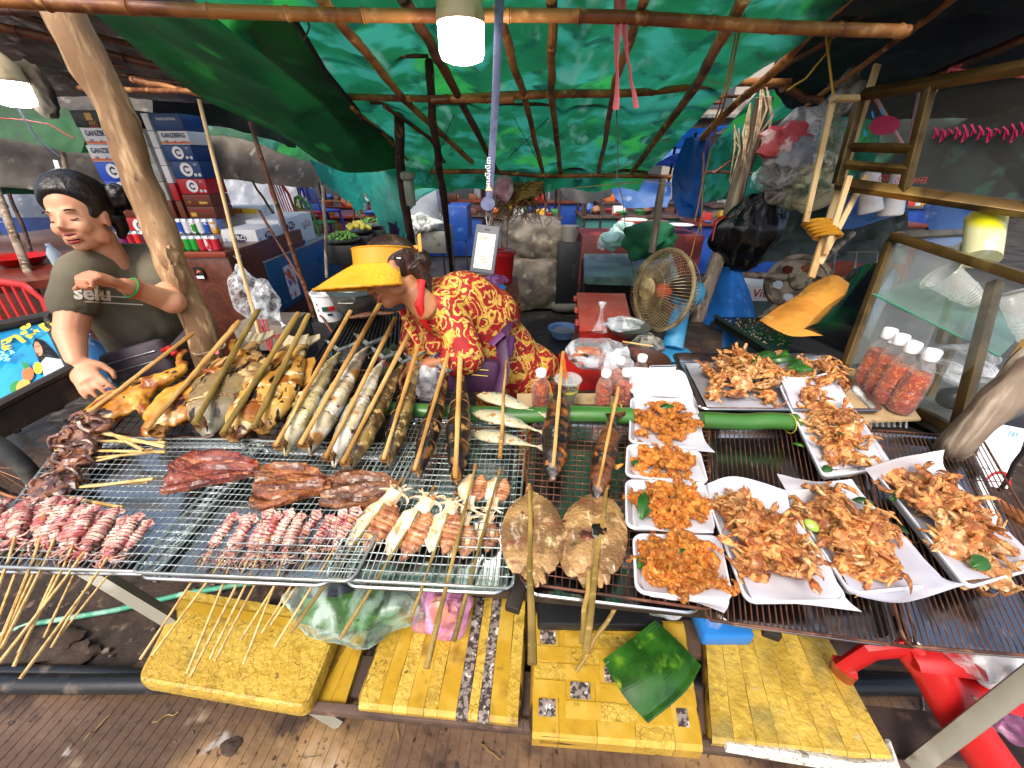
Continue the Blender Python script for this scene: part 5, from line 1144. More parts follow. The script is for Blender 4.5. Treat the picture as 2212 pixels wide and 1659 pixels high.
paper([PR((1678,1022,.035),(1760,1040,.01),(1840,1035,.02)),PR((1705,1070,-.02),(1790,1070,-.025),(1870,1075,.004)),PR((1780,1170,-.02),(1870,1170,-.025),(1960,1165,.0)),PR((1835,1270,.0),(1930,1265,-.01),(2030,1245,.004)),PR((1870,1292,.0),(1960,1300,.0),(2092,1262,.006))],'paper liner of the middle crab tray bulging over its front edge',seed=7)
paper([PR((1868,1012,.03),(1940,990,.05),(2040,972,.06)),PR((1900,1050,-.02),(1970,1040,-.02),(2045,1020,.03)),PR((1990,1140,-.02),(2070,1130,-.025),(2150,1120,.0)),PR((2080,1255,.0),(2160,1245,-.004),(2260,1230,.0))],'paper liner of the right crab tray with a raised square corner',seed=8)
rs=random.Random(12)
heap(TQ['upper'],-.012,.035,14,put_crab('golden fried crab in tilted tray','crabs in the long tilted tray',BZ),rs,.30,.38,.50,.42)
heap(TQ['left'],-.012,.04,15,put_crab('brown fried crab in left front tray','crabs in the left front tray',BZ,(.074,.095)),rs,.33,.38,.44,.5)
heap(TQ['middle'],-.012,.04,15,put_crab('brown fried crab in middle front tray','crabs in the middle front tray',BZ,(.074,.095)),rs,.33,.4,.42,.5)
heap(TQ['right'],-.012,.04,16,put_crab('yellowish fried crab in right front tray','crabs in the right front tray',BZ,(.074,.095)),rs,.33,.42,.42,.5)
RTZ=RZ+.05
RT=quad((1510,885),(1915,888),(1790,765),(1450,762),RTZ)
steel_tray(RT,'rear steel tray heaped with fried crabs beside the chili bottles',.03,.014)
q=MB();q.grid(20,12,lambda a,b: bil(RT,.08+.84*a,.1+.8*b)+Vector((0,0,-.026+.003*mnoise.noise(Vector((a*6,b*5,3))))));one('paper_sheet',q,mat('oiled_paper','a8aab4',[('n','7c7a80',4,.5,.62),('n','d0d0d8',9,.6,.75)],rough=.35),'oil stained paper sheet lining the rear steel tray','paper')
Q2=quad((1520,868),(1720,872),(1700,775),(1510,772),RTZ)
heap(Q2,-.018,.06,22,put_crab('fried crab in the left part of rear tray','crabs on the rear steel tray',RTZ,(.072,.092),22),rs,.48,.44)
Q3=quad((1700,860),(1850,872),(1800,775),(1690,772),RTZ)
heap(Q3,-.018,.045,10,put_crab('fried crab in the right part of rear tray','crabs on the rear steel tray',RTZ,(.072,.092)),rs,.48,.44)
q=MB()
q.tube([P(1330,1010,FZ+.01),P(1345,1003,FZ+.012)],[.007,.003],7);lumpy(q,.002,60);one('shrimp_scrap',q,m_shr,'single orange fried scrap on the brown rack beside the second box','shrimp')
q=MB();q.tube([P(1525,858,RTZ-.02),P(1540,853,RTZ-.018),P(1552,862,RTZ-.02)],[.008,.008,.005],7);lumpy(q,.003,60);one('shrimp_scrap',q,m_shr,'lone curled orange scrap at the left of the rear steel tray','shrimp')
for k,(u,v,z,L,W,an,lab) in enumerate(((1440,878,.035,.05,.025,.2,'green leaf at the back of the topmost shrimp box'),(1392,1090,.03,.075,.035,1.2,'big glossy dark leaf on the left side of the third shrimp box'),(1372,1000,.0,.03,.02,-1,'small leaf at the left of the second shrimp box'),(1385,1215,.0,.03,.02,1,'leaf at the left of the front shrimp box'),
  (1470,1192,.03,.025,.012,.3,'small dark leaf on top of the front shrimps'),(1820,942,.035,.045,.03,1.3,'bright green leaf on the crabs of the tilted tray'),(1788,1012,.0,.035,.022,.4,'dull green leaf at the lower left of the tilted tray'),(1670,1118,.035,.05,.026,2.3,'grey green leaf across the crabs of the left front tray'),
  (1590,1100,.01,.05,.03,.2,'curled dark leaf at the upper left of the left front tray'),(1862,1135,.03,.06,.024,.3,'glossy dark leaf across the middle front crabs'),(1865,1082,.02,.04,.02,-.5,'light green leaf at the back of the middle front tray'),(1942,1140,.0,.04,.012,-1.4,'narrow leaf standing between the middle and right trays'),
  (2085,1145,.03,.04,.016,-.8,'light green leaf among the right front crabs'),(2120,1215,.01,.045,.03,.3,'crumpled dark leaf at the front of the right tray'),(1935,1075,.0,.03,.02,.3,'grey leaf at the back left of the right tray'),(1725,960,-.02,.03,.014,-.8,'fallen leaf under the rack beside the tilted tray'))):
 leaf(u,v,BZ+z,L,W,an,lab,.2+.3*(k%3)*.5,seed=k)
q=MB();q.blob((0,0,0),(.016,.011,.008),3);o=one('lime_wedge',q,m_lime,'pale lime wedge at the right of the left front tray','lime');o.matrix_world=Matrix.Translation(P(1753,1135,BZ+.01))@Euler((.5,.3,-1)).to_matrix().to_4x4()
for k,(u,v,L,an) in enumerate(((1655,768,.10,.3),(1690,775,.09,-.2),(1720,785,.08,.6),(1640,780,.07,.1),(1700,765,.06,1.2),(1735,795,.06,-.6))):
 leaf(u,v,RTZ+.06,L,.04,an,'green leaf bunched on the rear crab heap, '+['largest at the back left','broad one in the center','right hand glossy one','lowest at the left','small upright one','rightmost drooping one'][k],.4,m_leaf,seed=k)
# ================================================================ people
m_skin=mat('tan_skin','b47a54',[('n','a06844',5,.42,.6),('n','c4906c',7,.58,.74)],rough=.45,sss=.15,bump=-.1,bsc=90)
m_skin2=mat('light_skin','d49a78',[('n','c48464',4,.42,.6),('n','e0b090',6,.58,.74)],rough=.45,sss=.15,bump=-.1,bsc=90)
m_hair=mat('black_hair','14100f',[('n','2c2420',40,.5,.7,(1,1,.15))],rough=.35,bump=.5,bsc=70,st=(1,1,.2))
m_hair2=mat('brown_black_hair','2c1a14',[('n','4c2e22',40,.5,.7,(1,1,.15))],rough=.4,bump=.5,bsc=70)
m_lip=mat('lips','983838',rough=.35);m_lip2=mat('pale_lips','9c5848',rough=.4);m_teeth=mat('teeth','e8e4dc',rough=.3);m_lid=mat('eyelash','1c1210',rough=.6)
m_olive=mat('olive_cotton','6a6452',[('n','5a5444',3,.42,.6),('n','7c7460',5,.56,.72),('n','3e3a30',7,.68,.78)],rough=.85,bump=.25,bsc=9)
m_floral=mat('red_gold_baroque_cloth','a0161c',[('r','c89a3c',7,.55,.75,.5,22),('r','dcb65c',15,.62,.8,.9,20),('n','d0a444',30,.60,.64),('n','96121a',9,.56,.62),('r','5a2a14',7,.93,.99,.5,44)],rough=.7,bump=.15,bsc=14)
m_purple=mat('purple_nylon','3c1c3c',[('n','52305a',6,.55,.75)],rough=.55,bump=.2,bsc=20)
m_grape=mat('grey_pouch','4a4048',[('n','342c34',5,.42,.6),('n','645a60',9,.6,.74)],rough=.7,bump=.3,bsc=14)
m_visor=mat('yellow_visor','d8a022',[('n','c89018',6,.5,.7)],rough=.6,bump=-.8,bsc=90,bkind='v');m_vband=mat('yellow_visor_band','d49418',rough=.3,coat=.3)
m_jean=mat('dark_trousers','24242c',rough=.8)
def frame(f,up):
 x=Vector(f).normalized();z=Vector(up);z=(z-x*z.dot(x)).normalized();y=z.cross(x);return Matrix((x,y,z)).transposed().to_4x4()
def camv(r,u_,t): return Vector((r,u_*SP-t*CP,u_*CP+t*SP))
def head_mb(q,M_,s=1.0,mouth=0):
 B=lambda c,r,n=3: q.blob([k*s for k in c],[k*s for k in r],n,mx=M_)
 T=lambda p,r,n=10,sq=1: q.tube([Vector(k)*s for k in p],[k*s for k in r],n,mx=M_,sq=sq)
 B((-.012,0,.035),(.092,.074,.086));B((.022,0,-.01),(.066,.062,.085));B((.03,0,-.05),(.052,.05,.055));B((.062,0,-.088),(.022,.024,.02));B((.03,0,-.08),(.045,.038,.026))
 for y in (1,-1):
  B((.058,y*.034,-.03),(.026,.024,.028));B((.02,y*.05,-.065),(.03,.016,.03));B((.072,y*.024,.022),(.016,.022,.008),2);B((-.0,y*.073,-.012),(.016,.008,.030),2);B((-.004,y*.078,.004),(.012,.006,.014),2)
  B((.0875,y*.013,-.034),(.010,.008,.007),2)
 T([(.082,0,.012),(.09,0,-.012),(.103,0,-.031)],[.008,.0095,.012]);B((.080,0,-.060),(.014,.026,.012),2)
 T([(-.02,0,-.05),(-.035,0,-.11),(-.04,0,-.15)],[.052,.046,.03],14)
def face_parts(par,M_,s,skin,closed=True,lip=None,open_=0):
 for y in (1,-1):
  q=MB();
  if closed: q.tube([Vector((.0815-.018*abs(k/6-.5)**1.5,y*(.017+.028*k/6),-.004-.004*math.sin(k/6*PI)))*s for k in range(7)],.0022*s,6,mx=M_);obj('eyelashes',q,m_lid,par)
  else:
   q.blob(Vector((.070,y*.031,-.003))*s,.0125*s,2,mx=M_);obj('eye',q,m_teeth,par)
  q=MB();q.tube([Vector((.084-.02*abs(k/6-.4)**1.4,y*(.014+.036*k/6),.018+.006*math.sin(k/6*PI*.9)))*s for k in range(7)],[k_*s for k_ in (.0025,.0035,.004,.004,.0035,.0028,.0015)],6,mx=M_,sq=.6);obj('eyebrow',q,m_hair,par)
 for nm,z,r in (('upper_lip',-.055+.004*open_,.0046),('lower_lip',-.064-.013*open_,.0052)):
  q=MB();q.tube([Vector((.094-.028*abs(k/8-.5)**1.4*2,(k/8-.5)*.05,z+(.004*math.sin(k/8*PI)-.003*open_ if nm[0] == 'u' else-.005*math.sin(k/8*PI)+.006*open_)))*s for k in range(9)],[r*s*(.35+.65*math.sin(k/8*PI)) for k in range(9)],8,mx=M_);obj(nm,q,lip or m_lip,par)
 if open_:
  q=MB();q.blob(Vector((.080,0,-.064))*s,(.010*s,.021*s,.012*s),2,mx=M_);obj('open_mouth',q,m_lid,par)
  q=MB();q.blob(Vector((.083,0,-.060))*s,(.008*s,.018*s,.008*s),2,mx=M_);obj('teeth',q,m_teeth,par)
def hand_mb(q,wrist,d,nrm,s=1.0,curl=.5,side=1,spread=.18):
 d=Vector(d).normalized();n_=Vector(nrm);n_=(n_-d*n_.dot(d)).normalized();w_=n_.cross(d)*side;W=Vector(wrist)
 M_=Matrix((d,w_,n_)).transposed().to_4x4();M_.translation=W
 q.tube([(-.02,0,0),(.02,0,0),(.055,0,0),(.09,0,-.002)],[.026*s,.034*s,.042*s,.038*s],12,mx=M_,sq=.42)
 for k,(y,L) in enumerate(((.030,.068),(.010,.076),(-.010,.070),(-.029,.055))):
  p=Vector((.088,y,0))*s;a=0;pts=[p-Vector((.03*s,0,0)),p];sp=spread*(y/.03)
  for seg in (.45,.31,.24):
   a += curl*(1.0 if seg == .45 else 1.15);p=p+Vector((math.cos(a)*math.cos(sp),math.sin(sp)*math.cos(a),-math.sin(a)))*L*seg*s;pts.append(p)
  q.tube(pts,[.0098*s,.0098*s,.0088*s,.008*s,.0062*s],8,mx=M_)
 q.tube([Vector((.015,.022,-.004))*s,Vector((.045,.048,-.014))*s,Vector((.075,.058,-.024-.02*curl))*s,Vector((.098,.054-.02*curl,-.034-.03*curl))*s],[.016*s,.0135*s,.0105*s,.0075*s],8,mx=M_)
def limb(q,pts,rr,n=14): q.tube(pts,rr,n);[q.blob(p,r*.99,2) for p,r in zip(pts,rr)]
def bvh_of(o):
 from mathutils.bvhtree import BVHTree
 M_=Matrix.Translation(wloc(o));return BVHTree.FromPolygons([M_@v.co for v in o.data.vertices],[tuple(p.vertices) for p in o.data.polygons])
def drape(o,bv,direction,off=.002):
 W=wloc(o);eye=Vector((0,0,CAMH))
 for v in o.data.vertices:
  p=W+v.co;dr=(p-eye).normalized();h=bv.ray_cast(eye,dr)
  if h[0] is not None: v.co=h[0]-dr*off-W
 o.data.update()
# ---- the vendor with the yellow visor
hc=D(846,592,1.34);Hm=frame(camv(-.80,-.50,.34),camv(-.55,.82,.05));Hm.translation=hc
ven=thing('person','woman in a red and gold patterned blouse and wide yellow visor bending over the grill','person',(D(1110,850,1.75).x,D(1110,850,1.75).y,0))
neck=Hm@Vector((-.04,0,-.15));chest=D(985,690,1.58);waist=D(1075,760,1.68);pelv=D(1118,815,1.76)
shN=D(968,668,1.42);shF=D(925,640,1.68);elN=D(1010,772,1.40);wrN=D(918,790,1.42);elF=D(900,740,1.62);wrF=D(890,790,1.55)
q=MB();head_mb(q,Hm,.98)
q.tube([Hm@Vector((-.03,0,-.09)),neck,D(965,690,1.56)],[.050,.052,.05],14)
limb(q,[D(930,660,1.55),chest,waist,pelv],[.10,.13,.12,.14]);limb(q,[shN,elN,wrN],[.05,.042,.027]);limb(q,[shF,elF,wrF],[.05,.042,.027])
hand_mb(q,wrN,wrN-elN+Vector((0,0,-.04)),camv(0,1,.2),.92,.55,-1);hand_mb(q,wrF,wrF-elF,camv(0,.6,.6),.92,.6,1)
for sx in (-.08,.09):
 hp=pelv+Vector((sx,0,-.05));kn=Vector((hp.x+.01,hp.y-.03,.45));limb(q,[hp,kn,Vector((kn.x,kn.y+.05,.09))],[.085,.058,.036]);q.tube([(kn.x,kn.y+.08,.04),(kn.x,kn.y-.12,.03)],[.035,.04],10,sq=.7)
fobj('body',q,m_skin,ven,.0055,3);face_parts(ven,Hm,.98,m_skin,True,m_lip2)
q=MB()
limb(q,[D(926,650,1.57),D(965,668,1.55),chest,D(1040,725,1.64),waist,pelv],[.085,.135,.165,.165,.155,.165],22)
limb(q,[D(1000,650,1.50),D(1060,690,1.6)],[.12,.13]);limb(q,[shN,shN.lerp(elN,.55),elN,elN.lerp(wrN,.22)],[.072,.066,.07,.066],16);limb(q,[D(918,655,1.46),D(935,664,1.47),D(950,672,1.44),shN],[.070,.09,.09,.08],16);limb(q,[shF,elF,elF.lerp(wrF,.3)],[.08,.07,.07],16)
limb(q,[D(900,668,1.52),D(905,720,1.52),D(925,752,1.54)],[.045,.07,.08])
for i,p in enumerate(q.v): q.v[i]=p
sh=fobj('blouse',q,m_floral,ven,.009,4,.009,9)
q=MB()
for sx in (-.08,.09):
 hp=pelv+Vector((sx,0,-.03));limb(q,[hp,Vector((hp.x+.01,hp.y,.45)),Vector((hp.x+.01,hp.y+.05,.14))],[.135,.10,.085],16)
limb(q,[pelv,D(1150,800,1.75)],[.16,.13]);fobj('trousers',q,m_floral,ven,.012,3,.008,8)
q=MB();q.tube([D(915,590,1.34),D(906,622,1.32),D(905,660,1.32),D(915,695,1.36),D(930,715,1.40)],[.013,.018,.016,.012,.006],10,sq=.45);obj('collar',q,mat('red_cloth','c01418',rough=.6),ven)
q=MB();q.tube([D(868,668,1.40),D(880,700,1.41),D(905,745,1.41)],[.014,.016,.010],8,sq=.5);obj('collar',q,m_floral,ven)
q=MB();q.blob((-.022,0,.04),(.098,.082,.094),4,mx=Hm);q.blob((-.105,0,-.0),(.045,.05,.05),3,.3,mx=Hm)
q.tube([(-.07,.05,-.02),(-.09,.03,-.08),(-.075,.02,-.13)],[.03,.022,.006],8,mx=Hm);q.tube([(-.06,-.05,-.02),(-.09,-.03,-.09),(-.1,-.02,-.13)],[.03,.022,.006],8,mx=Hm)
for i in range(len(q.v)):
 p=Hm.inverted()@q.v[i]
 if p.x>.035 and p.z<.06: p.x=.035+(p.x-.035)*.2
 q.v[i]=Hm@p
hme,hcx=fuse(q,.006,2,'hair');hme.materials.clear();hme.materials.append(m_hair2);obj('hair',None,None,ven,mesh=(hme,hcx))
vm=Hm@Matrix.Translation((-.012,0,.070))@Matrix.Rotation(math.radians(-24),4,'Y')@Matrix.Rotation(math.radians(-20),4,'X')
def vis(a,b):
 an=(a-.5)*2*math.radians(112);e=math.cos(an*.80)**.8 if abs(an*.8)<PI/2 else 0;r=.098+(.115*e+.016)*b;dz=-.030-b*(.058+.012*e)-.01*b*b
 return Vector((r*math.cos(an)*1.04,r*math.sin(an)*(.88+.16*b),dz+.0012*math.sin(an*34)*math.sin(b*26)))
vz=thing('sun_visor','wide yellow sun visor with a bow behind and a small badge on its band','visor',hc)
q=MB();q.grid(70,26,lambda a,b: vis(a,b),mx=vm);n1=len(q.v);q.grid(70,26,lambda a,b: vis(1-a,b)+Vector((0,0,-.004)),mx=vm);obj('brim',q,m_visor,vz)
q=MB();q.tube([vm@(vis(k/50,1)+Vector((0,0,-.002))) for k in range(51)],.0045,8);obj('brim_edge',q,m_vband,vz)
q=MB()
for k,rr in ((0,.100),(1,.094)):
 q.grid(60,4,lambda a,b: Vector((rr*1.05*math.cos((a if not k else 1-a)*5.1-2.55),rr*.9*math.sin((a if not k else 1-a)*5.1-2.55),-.032+.052*b)),mx=vm)
obj('band',q,m_vband,vz)
q=MB();q.tube([vm@Vector((.100*1.05*math.cos(k/40*5.1-2.55),.100*.9*math.sin(k/40*5.1-2.55),.020)) for k in range(41)],.0025,6);obj('band_edge',q,m_vband,vz)
q=MB();a_=1.95
bd=vm@Matrix.Translation((.105*1.05*math.cos(a_),.105*.9*math.sin(a_),-.018))@Matrix.Rotation(a_,4,'Z');q.box((0,0,0),(.003,.022,.008),bd);obj('badge',q,m_blk,vz)
q=MB();q.box((.0018,0,0),(.001,.016,.004),bd);obj('badge_plate',q,m_white,vz)
q=MB()
for sg in (1,-1):
 q.grid(10,5,lambda a,b: Vector((-.098-.03*a+.012*math.sin(a*9),sg*(.012+.05*a),.0+.045*(b-.5)*(.5+.8*a)+.008*math.sin(a*8)+.03*sg*a)),mx=vm)
q.blob((-.1,0,.0),(.012,.014,.014),2,mx=vm);obj('bow',q,m_vband,vz)
pu=thing('waist_pouch','dark purple zipped waist pouch on the hip of the woman with the visor','pouch',D(990,815,1.4))
q=MB();PMx=span(D(925,800,1.42),D(1085,815,1.45),1,s=1,up=camv(0,1,.3));q.box((.14,0,0),(.25,.06,.13),PMx,bev=.02);obj('pouch_body',q,m_purple,pu)
for zz in (.03,.008): q=MB();q.tube([PMx@Vector((.04,-.0325,zz)),PMx@Vector((.22,-.0325,zz))],.0022,6);obj('zip',q,mat('brass','c8a860',rough=.3,metal=1),pu)
q=MB();q.tube([D(1075,860,1.42),D(1090,800,1.42),D(1082,740,1.44),D(1098,700,1.5),D(1120,690,1.62)],[.02,.022,.024,.022,.02],8,sq=.22);obj('strap',q,m_purple,pu)
q=MB();q.tube([D(1060,745,1.43),D(1085,720,1.44),D(1105,730,1.47),D(1100,770,1.46)],[.016,.02,.018,.016],8,sq=.3);obj('strap',q,mat('purple_webbing','5a2c5e',rough=.6),pu)
# ---- woman in the olive shirt
hc2=D(176,470,1.34);H2=frame(camv(.16,-.42,.89),camv(-.10,.90,.42));H2.translation=hc2
wm=thing('person','woman in an olive T-shirt, black hair in a bun, one fist raised','person',(D(330,860,1.8).x,D(330,860,1.8).y,0))
sR=D(172,592,1.36);sL=D(332,560,1.56);eR=D(152,725,1.33);wR=D(166,782,1.30);eL=D(372,652,1.42);wL=D(272,618,1.28);ch=D(255,610,1.52);wa=D(305,700,1.62);pe=D(345,760,1.72);nk=H2@Vector((-.045,0,-.17))
q=MB();head_mb(q,H2,.99);q.tube([H2@Vector((-.03,0,-.09)),nk,D(236,560,1.48)],[.049,.050,.062],14)
limb(q,[D(240,572,1.5),ch,wa,pe],[.09,.12,.12,.14]);limb(q,[sR,eR,wR],[.055,.043,.028]);limb(q,[sL,eL,wL],[.055,.045,.028])
hand_mb(q,wR,(wR-eR)+Vector((.06,-.02,-.03)),camv(.3,.3,1),.98,.25,1);hand_mb(q,wL,wL-eL,camv(.1,.9,.6),.98,.95,-1,.05)
for sx in (-.1,.08): hp=pe+Vector((sx,.03,-.06));limb(q,[hp,Vector((hp.x,hp.y-.02,.44)),Vector((hp.x,hp.y+.05,.09))],[.09,.06,.038]);q.tube([(hp.x,hp.y+.08,.04),(hp.x,hp.y-.12,.03)],[.035,.04],10,sq=.7)
fobj('body',q,m_skin2,wm,.0055,3);face_parts(wm,H2,.99,m_skin2,True,m_lip,1)
q=MB();limb(q,[D(236,578,1.5),ch,D(280,655,1.58),wa,D(335,735,1.7)],[.095,.135,.145,.15,.16],22);limb(q,[sR,D(250,562,1.48),sL],[.066,.07,.07],18);limb(q,[D(228,548,1.44),D(240,565,1.47)],[.070,.085],18)
limb(q,[sR,sR.lerp(eR,.25),sR.lerp(eR,.48)],[.066,.068,.074],16);limb(q,[sL,sL.lerp(eL,.35),sL.lerp(eL,.62)],[.07,.072,.076],16)
limb(q,[D(230,660,1.50),D(290,715,1.56)],[.10,.10]);ts=fobj('t_shirt',q,m_olive,wm,.009,4,.016,6)
bv=bvh_of(ts);tx=camv(1,-.03,-.18)
t1=text('lettering','selu',D(200,634,1.33),tx,camv(0,1,.1),.07,mat('cream_print','e8e0d0',rough=.8),wm,.002)
drape(t1,bv,-camv(0,0,1));
for k,(u,v,w_) in enumerate(((220,640,.13),(232,655,.17))):
 q=MB();c=D(u+15,v,1.33);q.grid(24,1,lambda a,b: c+tx*w_*(a-.5)+camv(0,.004,0)*(b-.5));o=obj('print_line',q,MATS['cream_print'],wm);drape(o,bv,-camv(0,0,1))
q=MB()
for sx in (-.1,.08): hp=pe+Vector((sx,.03,-.04));limb(q,[hp,Vector((hp.x,hp.y,.44)),Vector((hp.x,hp.y+.05,.12))],[.13,.10,.07],16)
fobj('trousers',q,m_jean,wm,.012,3,.006,8)
q=MB();q.blob((-.022,0,.052),(.106,.090,.100),4,mx=H2);q.blob((-.085,.085,.055),(.045,.048,.045),4,.3,3,mx=H2)
q.tube([(-.05,.072,.0),(-.06,.065,-.05),(-.06,.05,-.08)],[.025,.02,.012],8,mx=H2);q.tube([(-.05,-.072,.0),(-.06,-.065,-.05),(-.06,-.05,-.08)],[.025,.02,.012],8,mx=H2)
for i in range(len(q.v)):
 p=H2.inverted()@q.v[i]
 lim=.045+max(0,p.z-.03)*.6-abs(p.y)*.12
 if p.x>lim and p.z<.115: p.x=lim+(p.x-lim)*.1
 q.v[i]=H2@p
lumpy(q,.006,24);hme,hcx=fuse(q,.006,1,'hair');hme.materials.clear();hme.materials.append(m_hair);obj('hair',None,None,wm,mesh=(hme,hcx))
for k,(cc,rr,mm) in enumerate(((wL.lerp(eL,.10),.033,mat('green_band','1f8a3c',rough=.5)),(wL.lerp(eL,.14),.034,mat('red_band','b83028',rough=.5)))):
 d_=(eL-wL).normalized();a1=d_.cross(Vector((0,0,1))).normalized();a2=d_.cross(a1);q=MB();q.tube([cc+a1*rr*math.cos(k_*PI/10)+a2*rr*math.sin(k_*PI/10) for k_ in range(20)],.0035,6,close=True);obj('bracelet',q,mm,wm)
pw=thing('waist_pouch','grey waist pouch with two zips and a red cord on the olive shirted woman','pouch',D(290,790,1.5))
PM2=span(D(238,800,1.48),D(352,768,1.5),1,s=1,up=camv(0,1,.3));q=MB();q.box((.11,-.0,-.0),(.23,.06,.13),PM2,bev=.02);obj('pouch_body',q,m_grape,pw)
for zz in (.025,-.01): q=MB();q.tube([PM2@Vector((.02,-.033,zz)),PM2@Vector((.2,-.033,zz))],.0024,6);obj('zip',q,m_wire,pw)
q=MB();q.tube([D(350,770,1.47),D(385,740,1.5),D(430,690,1.62)],[.025,.03,.03],8,sq=.3);obj('strap',q,m_grape,pw)
q=MB();q.tube([D(352,758,1.44),D(366,752,1.43),D(378,765,1.43),D(392,772,1.44),D(372,748,1.43)],[.008,.012,.012,.006,.004],8);obj('cord',q,m_red,pw)
# ================================================================ background goods
def A(u,v,Y): r=ray(u,v);return Vector((0,0,CAMH))+r*(Y/r.y)
def block(name,lo,hi,m,label,cat,bev=.004,group=None):
 q=MB();q.box([(a+b)/2 for a,b in zip(lo,hi)],[b-a for a,b in zip(lo,hi)],bev=bev);return one(name,q,m,label,cat,group)
X1,Z1,Y1=Vector((1,0,0)),Vector((0,0,1)),Vector((0,1,0))
m_ink={k: mat('ink_'+k,c,rough=.5) for k,c in dict(navy='1c2f5e',white='f0f0ee',red='c02028',gold='d8a84c',orange='e0703c',blue='1f4fb0',dgreen='1c4a3c',black='1a1a1c',yellow='e8c83c',cyan='4ca8d8').items()}
def ringsym(o,x,y,r,mdisc,mring,par):
 x,y=Vector(x),Vector(y);n_=x.cross(y);q=MB();pts=[o+(x*math.cos(a*PI/12)+y*math.sin(a*PI/12))*r+n_*.001 for a in range(24)]
 if mdisc: q.add(pts,[tuple(range(24))]);obj('emblem',q,mdisc,par,smooth=False)
 q=MB();pr=[(.55,.35),(.1,.62),(-.35,.4),(-.5,.0),(-.35,-.4),(.1,-.62),(.55,-.35)]
 vv=[o+(x*a+y*b)*r+n_*.002 for a,b in pr]+[o+(x*a*.55+y*b*.55)*r+n_*.002 for a,b in pr];q.add(vv,[(i,i+7,i+8,i+1) for i in range(6)]);obj('emblem',q,mring,par,smooth=False)
def carton(lo,hi,base_,label,arts,group='beer cartons stacked behind the cans',band=None):
 t=thing('drink_carton',label,'carton',((lo[0]+hi[0])/2,(lo[1]+hi[1])/2,lo[2]),group)
 q=MB();q.box([(a+b)/2 for a,b in zip(lo,hi)],[b-a-.004 for a,b in zip(lo,hi)],bev=.003);obj('box',q,base_,t)
 w_,h_=hi[0]-lo[0],hi[2]-lo[2];y=lo[1]-.0005
 if band: q=MB();q.add([(lo[0]+.004,y,lo[2]+.01),(hi[0]-.004,y,lo[2]+.01),(hi[0]-.004,y,lo[2]+.01+h_*.14),(lo[0]+.004,y,lo[2]+.01+h_*.14)],[(0,1,2,3)]);obj('printed_band',q,band,t,smooth=False)
 for a in arts:
  o=Vector((lo[0]+w_*a[1],y-.001,lo[2]+h_*a[2]))
  if a[0] == 't': text('lettering',a[3],o,X1,Z1,h_*a[4],a[5],t,.001 if a[4]>.3 else 0,fit=w_*a[6] if len(a)>6 else None,ex=0)
  elif a[0] == 'c': ringsym(o,X1,Z1,h_*a[3],a[4],a[5],t)
  elif a[0] == 'r': q=MB();ww,hh=w_*a[3]/2,h_*a[4]/2;q.add([o+Vector((-ww,-.0005,-hh)),o+Vector((ww,-.0005,-hh)),o+Vector((ww,-.0005,hh)),o+Vector((-ww,-.0005,hh))],[(0,1,2,3)]);obj('print',q,a[5],t,smooth=False)
 return t
I=m_ink
cmat={k: mat('carton_'+k,c,[('n',d,9,.55,.75)],rough=.45) for k,c,d in (('white','e4e6e8','d0d4d8'),('black','1f2522','2c342e'),('blue','2c5cd4','2450bc'),('navy','1e4478','285088'),('red','b82028','981820'),('brown','6a3420','7c4226'),('silver','b4b4ae','9c9c98'))}
GZ=[('t',.5,.66,'GANZBERG',.44,I['navy'],.78),('t',.2,.25,'18S',.24,I['navy']),('c',.5,.22,.14,None,I['navy']),('t',.78,.24,'GERMAN',.13,I['navy'])]
CB=[('c',.5,.52,.40,I['white'],I['navy']),('t',.85,.8,'K9',.16,I['white']),('c',.76,.22,.10,I['white'],I['cyan']),('c',.9,.22,.10,I['white'],I['cyan'])]
ABC=[('t',.55,.25,'ABC',.30,I['gold']),('r',.5,.62,.2,.42,I['gold']),('r',.55,.08,.25,.06,I['red'])]
BR=[('t',.62,.75,'GANZBERG',.26,I['red'],.6),('t',.2,.35,'17S',.26,I['gold']),('r',.72,.3,.3,.2,I['white'])]
colA=[('black',ABC,'black carton lettered ABC'),('white',GZ,'upper white carton with blue lettering'),('white',GZ,'lower white carton with blue lettering'),('blue',CB,'upper blue carton with round emblem'),('blue',CB,'lower blue carton with round emblem'),('brown',BR,'brown carton with gold lettering'),('red',CB,'red carton with round emblem')]
colB=[('black',[('t',.3,.4,'ABC',.24,I['gold']),('r',.7,.4,.15,.4,I['gold'])],'black carton'),('silver',[('r',.35,.6,.3,.4,I['navy']),('t',.35,.25,'GANZBERG',.14,I['navy'])],'upper grey carton'),('silver',[('t',.35,.4,'GANZBERG',.16,I['navy'])],'lower grey carton'),
  ('silver',[('c',.3,.55,.34,None,I['navy']),('t',.35,.15,'x24',.14,I['navy'])],'upper silver carton with navy emblem'),('silver',[('c',.3,.55,.34,None,I['navy']),('t',.35,.15,'x24',.14,I['navy'])],'lower silver carton with navy emblem'),('brown',[('r',.5,.5,.4,.6,I['gold']),('t',.5,.5,'GANZBERG',.16,I['red'])],'brown carton with a gold seal'),('silver',[('c',.3,.5,.36,None,I['red']),('c',.8,.5,.36,None,I['red'])],'silver carton with red emblems')]
colC=[('navy',[('t',.5,.66,'HANUMAN',.24,I['silver'] if 'silver' in I else I['white'],.62)],'navy carton lettered at the top'),('white',GZ,'white carton with blue lettering'),('navy',CB,'upper navy carton with round emblem'),('navy',CB,'lower navy carton with round emblem'),('red',CB,'red carton with round emblem'),
  ('brown',[('t',.6,.8,'GANZBERG',.24,I['red'],.6),('t',.2,.35,'17S',.26,I['gold']),('r',.7,.3,.3,.2,I['gold'])],'upper brown carton'),('brown',[('t',.65,.7,'GANZBERG',.26,I['red'],.6),('r',.2,.4,.2,.3,I['gold'])],'lower brown carton')]
YC=4.2
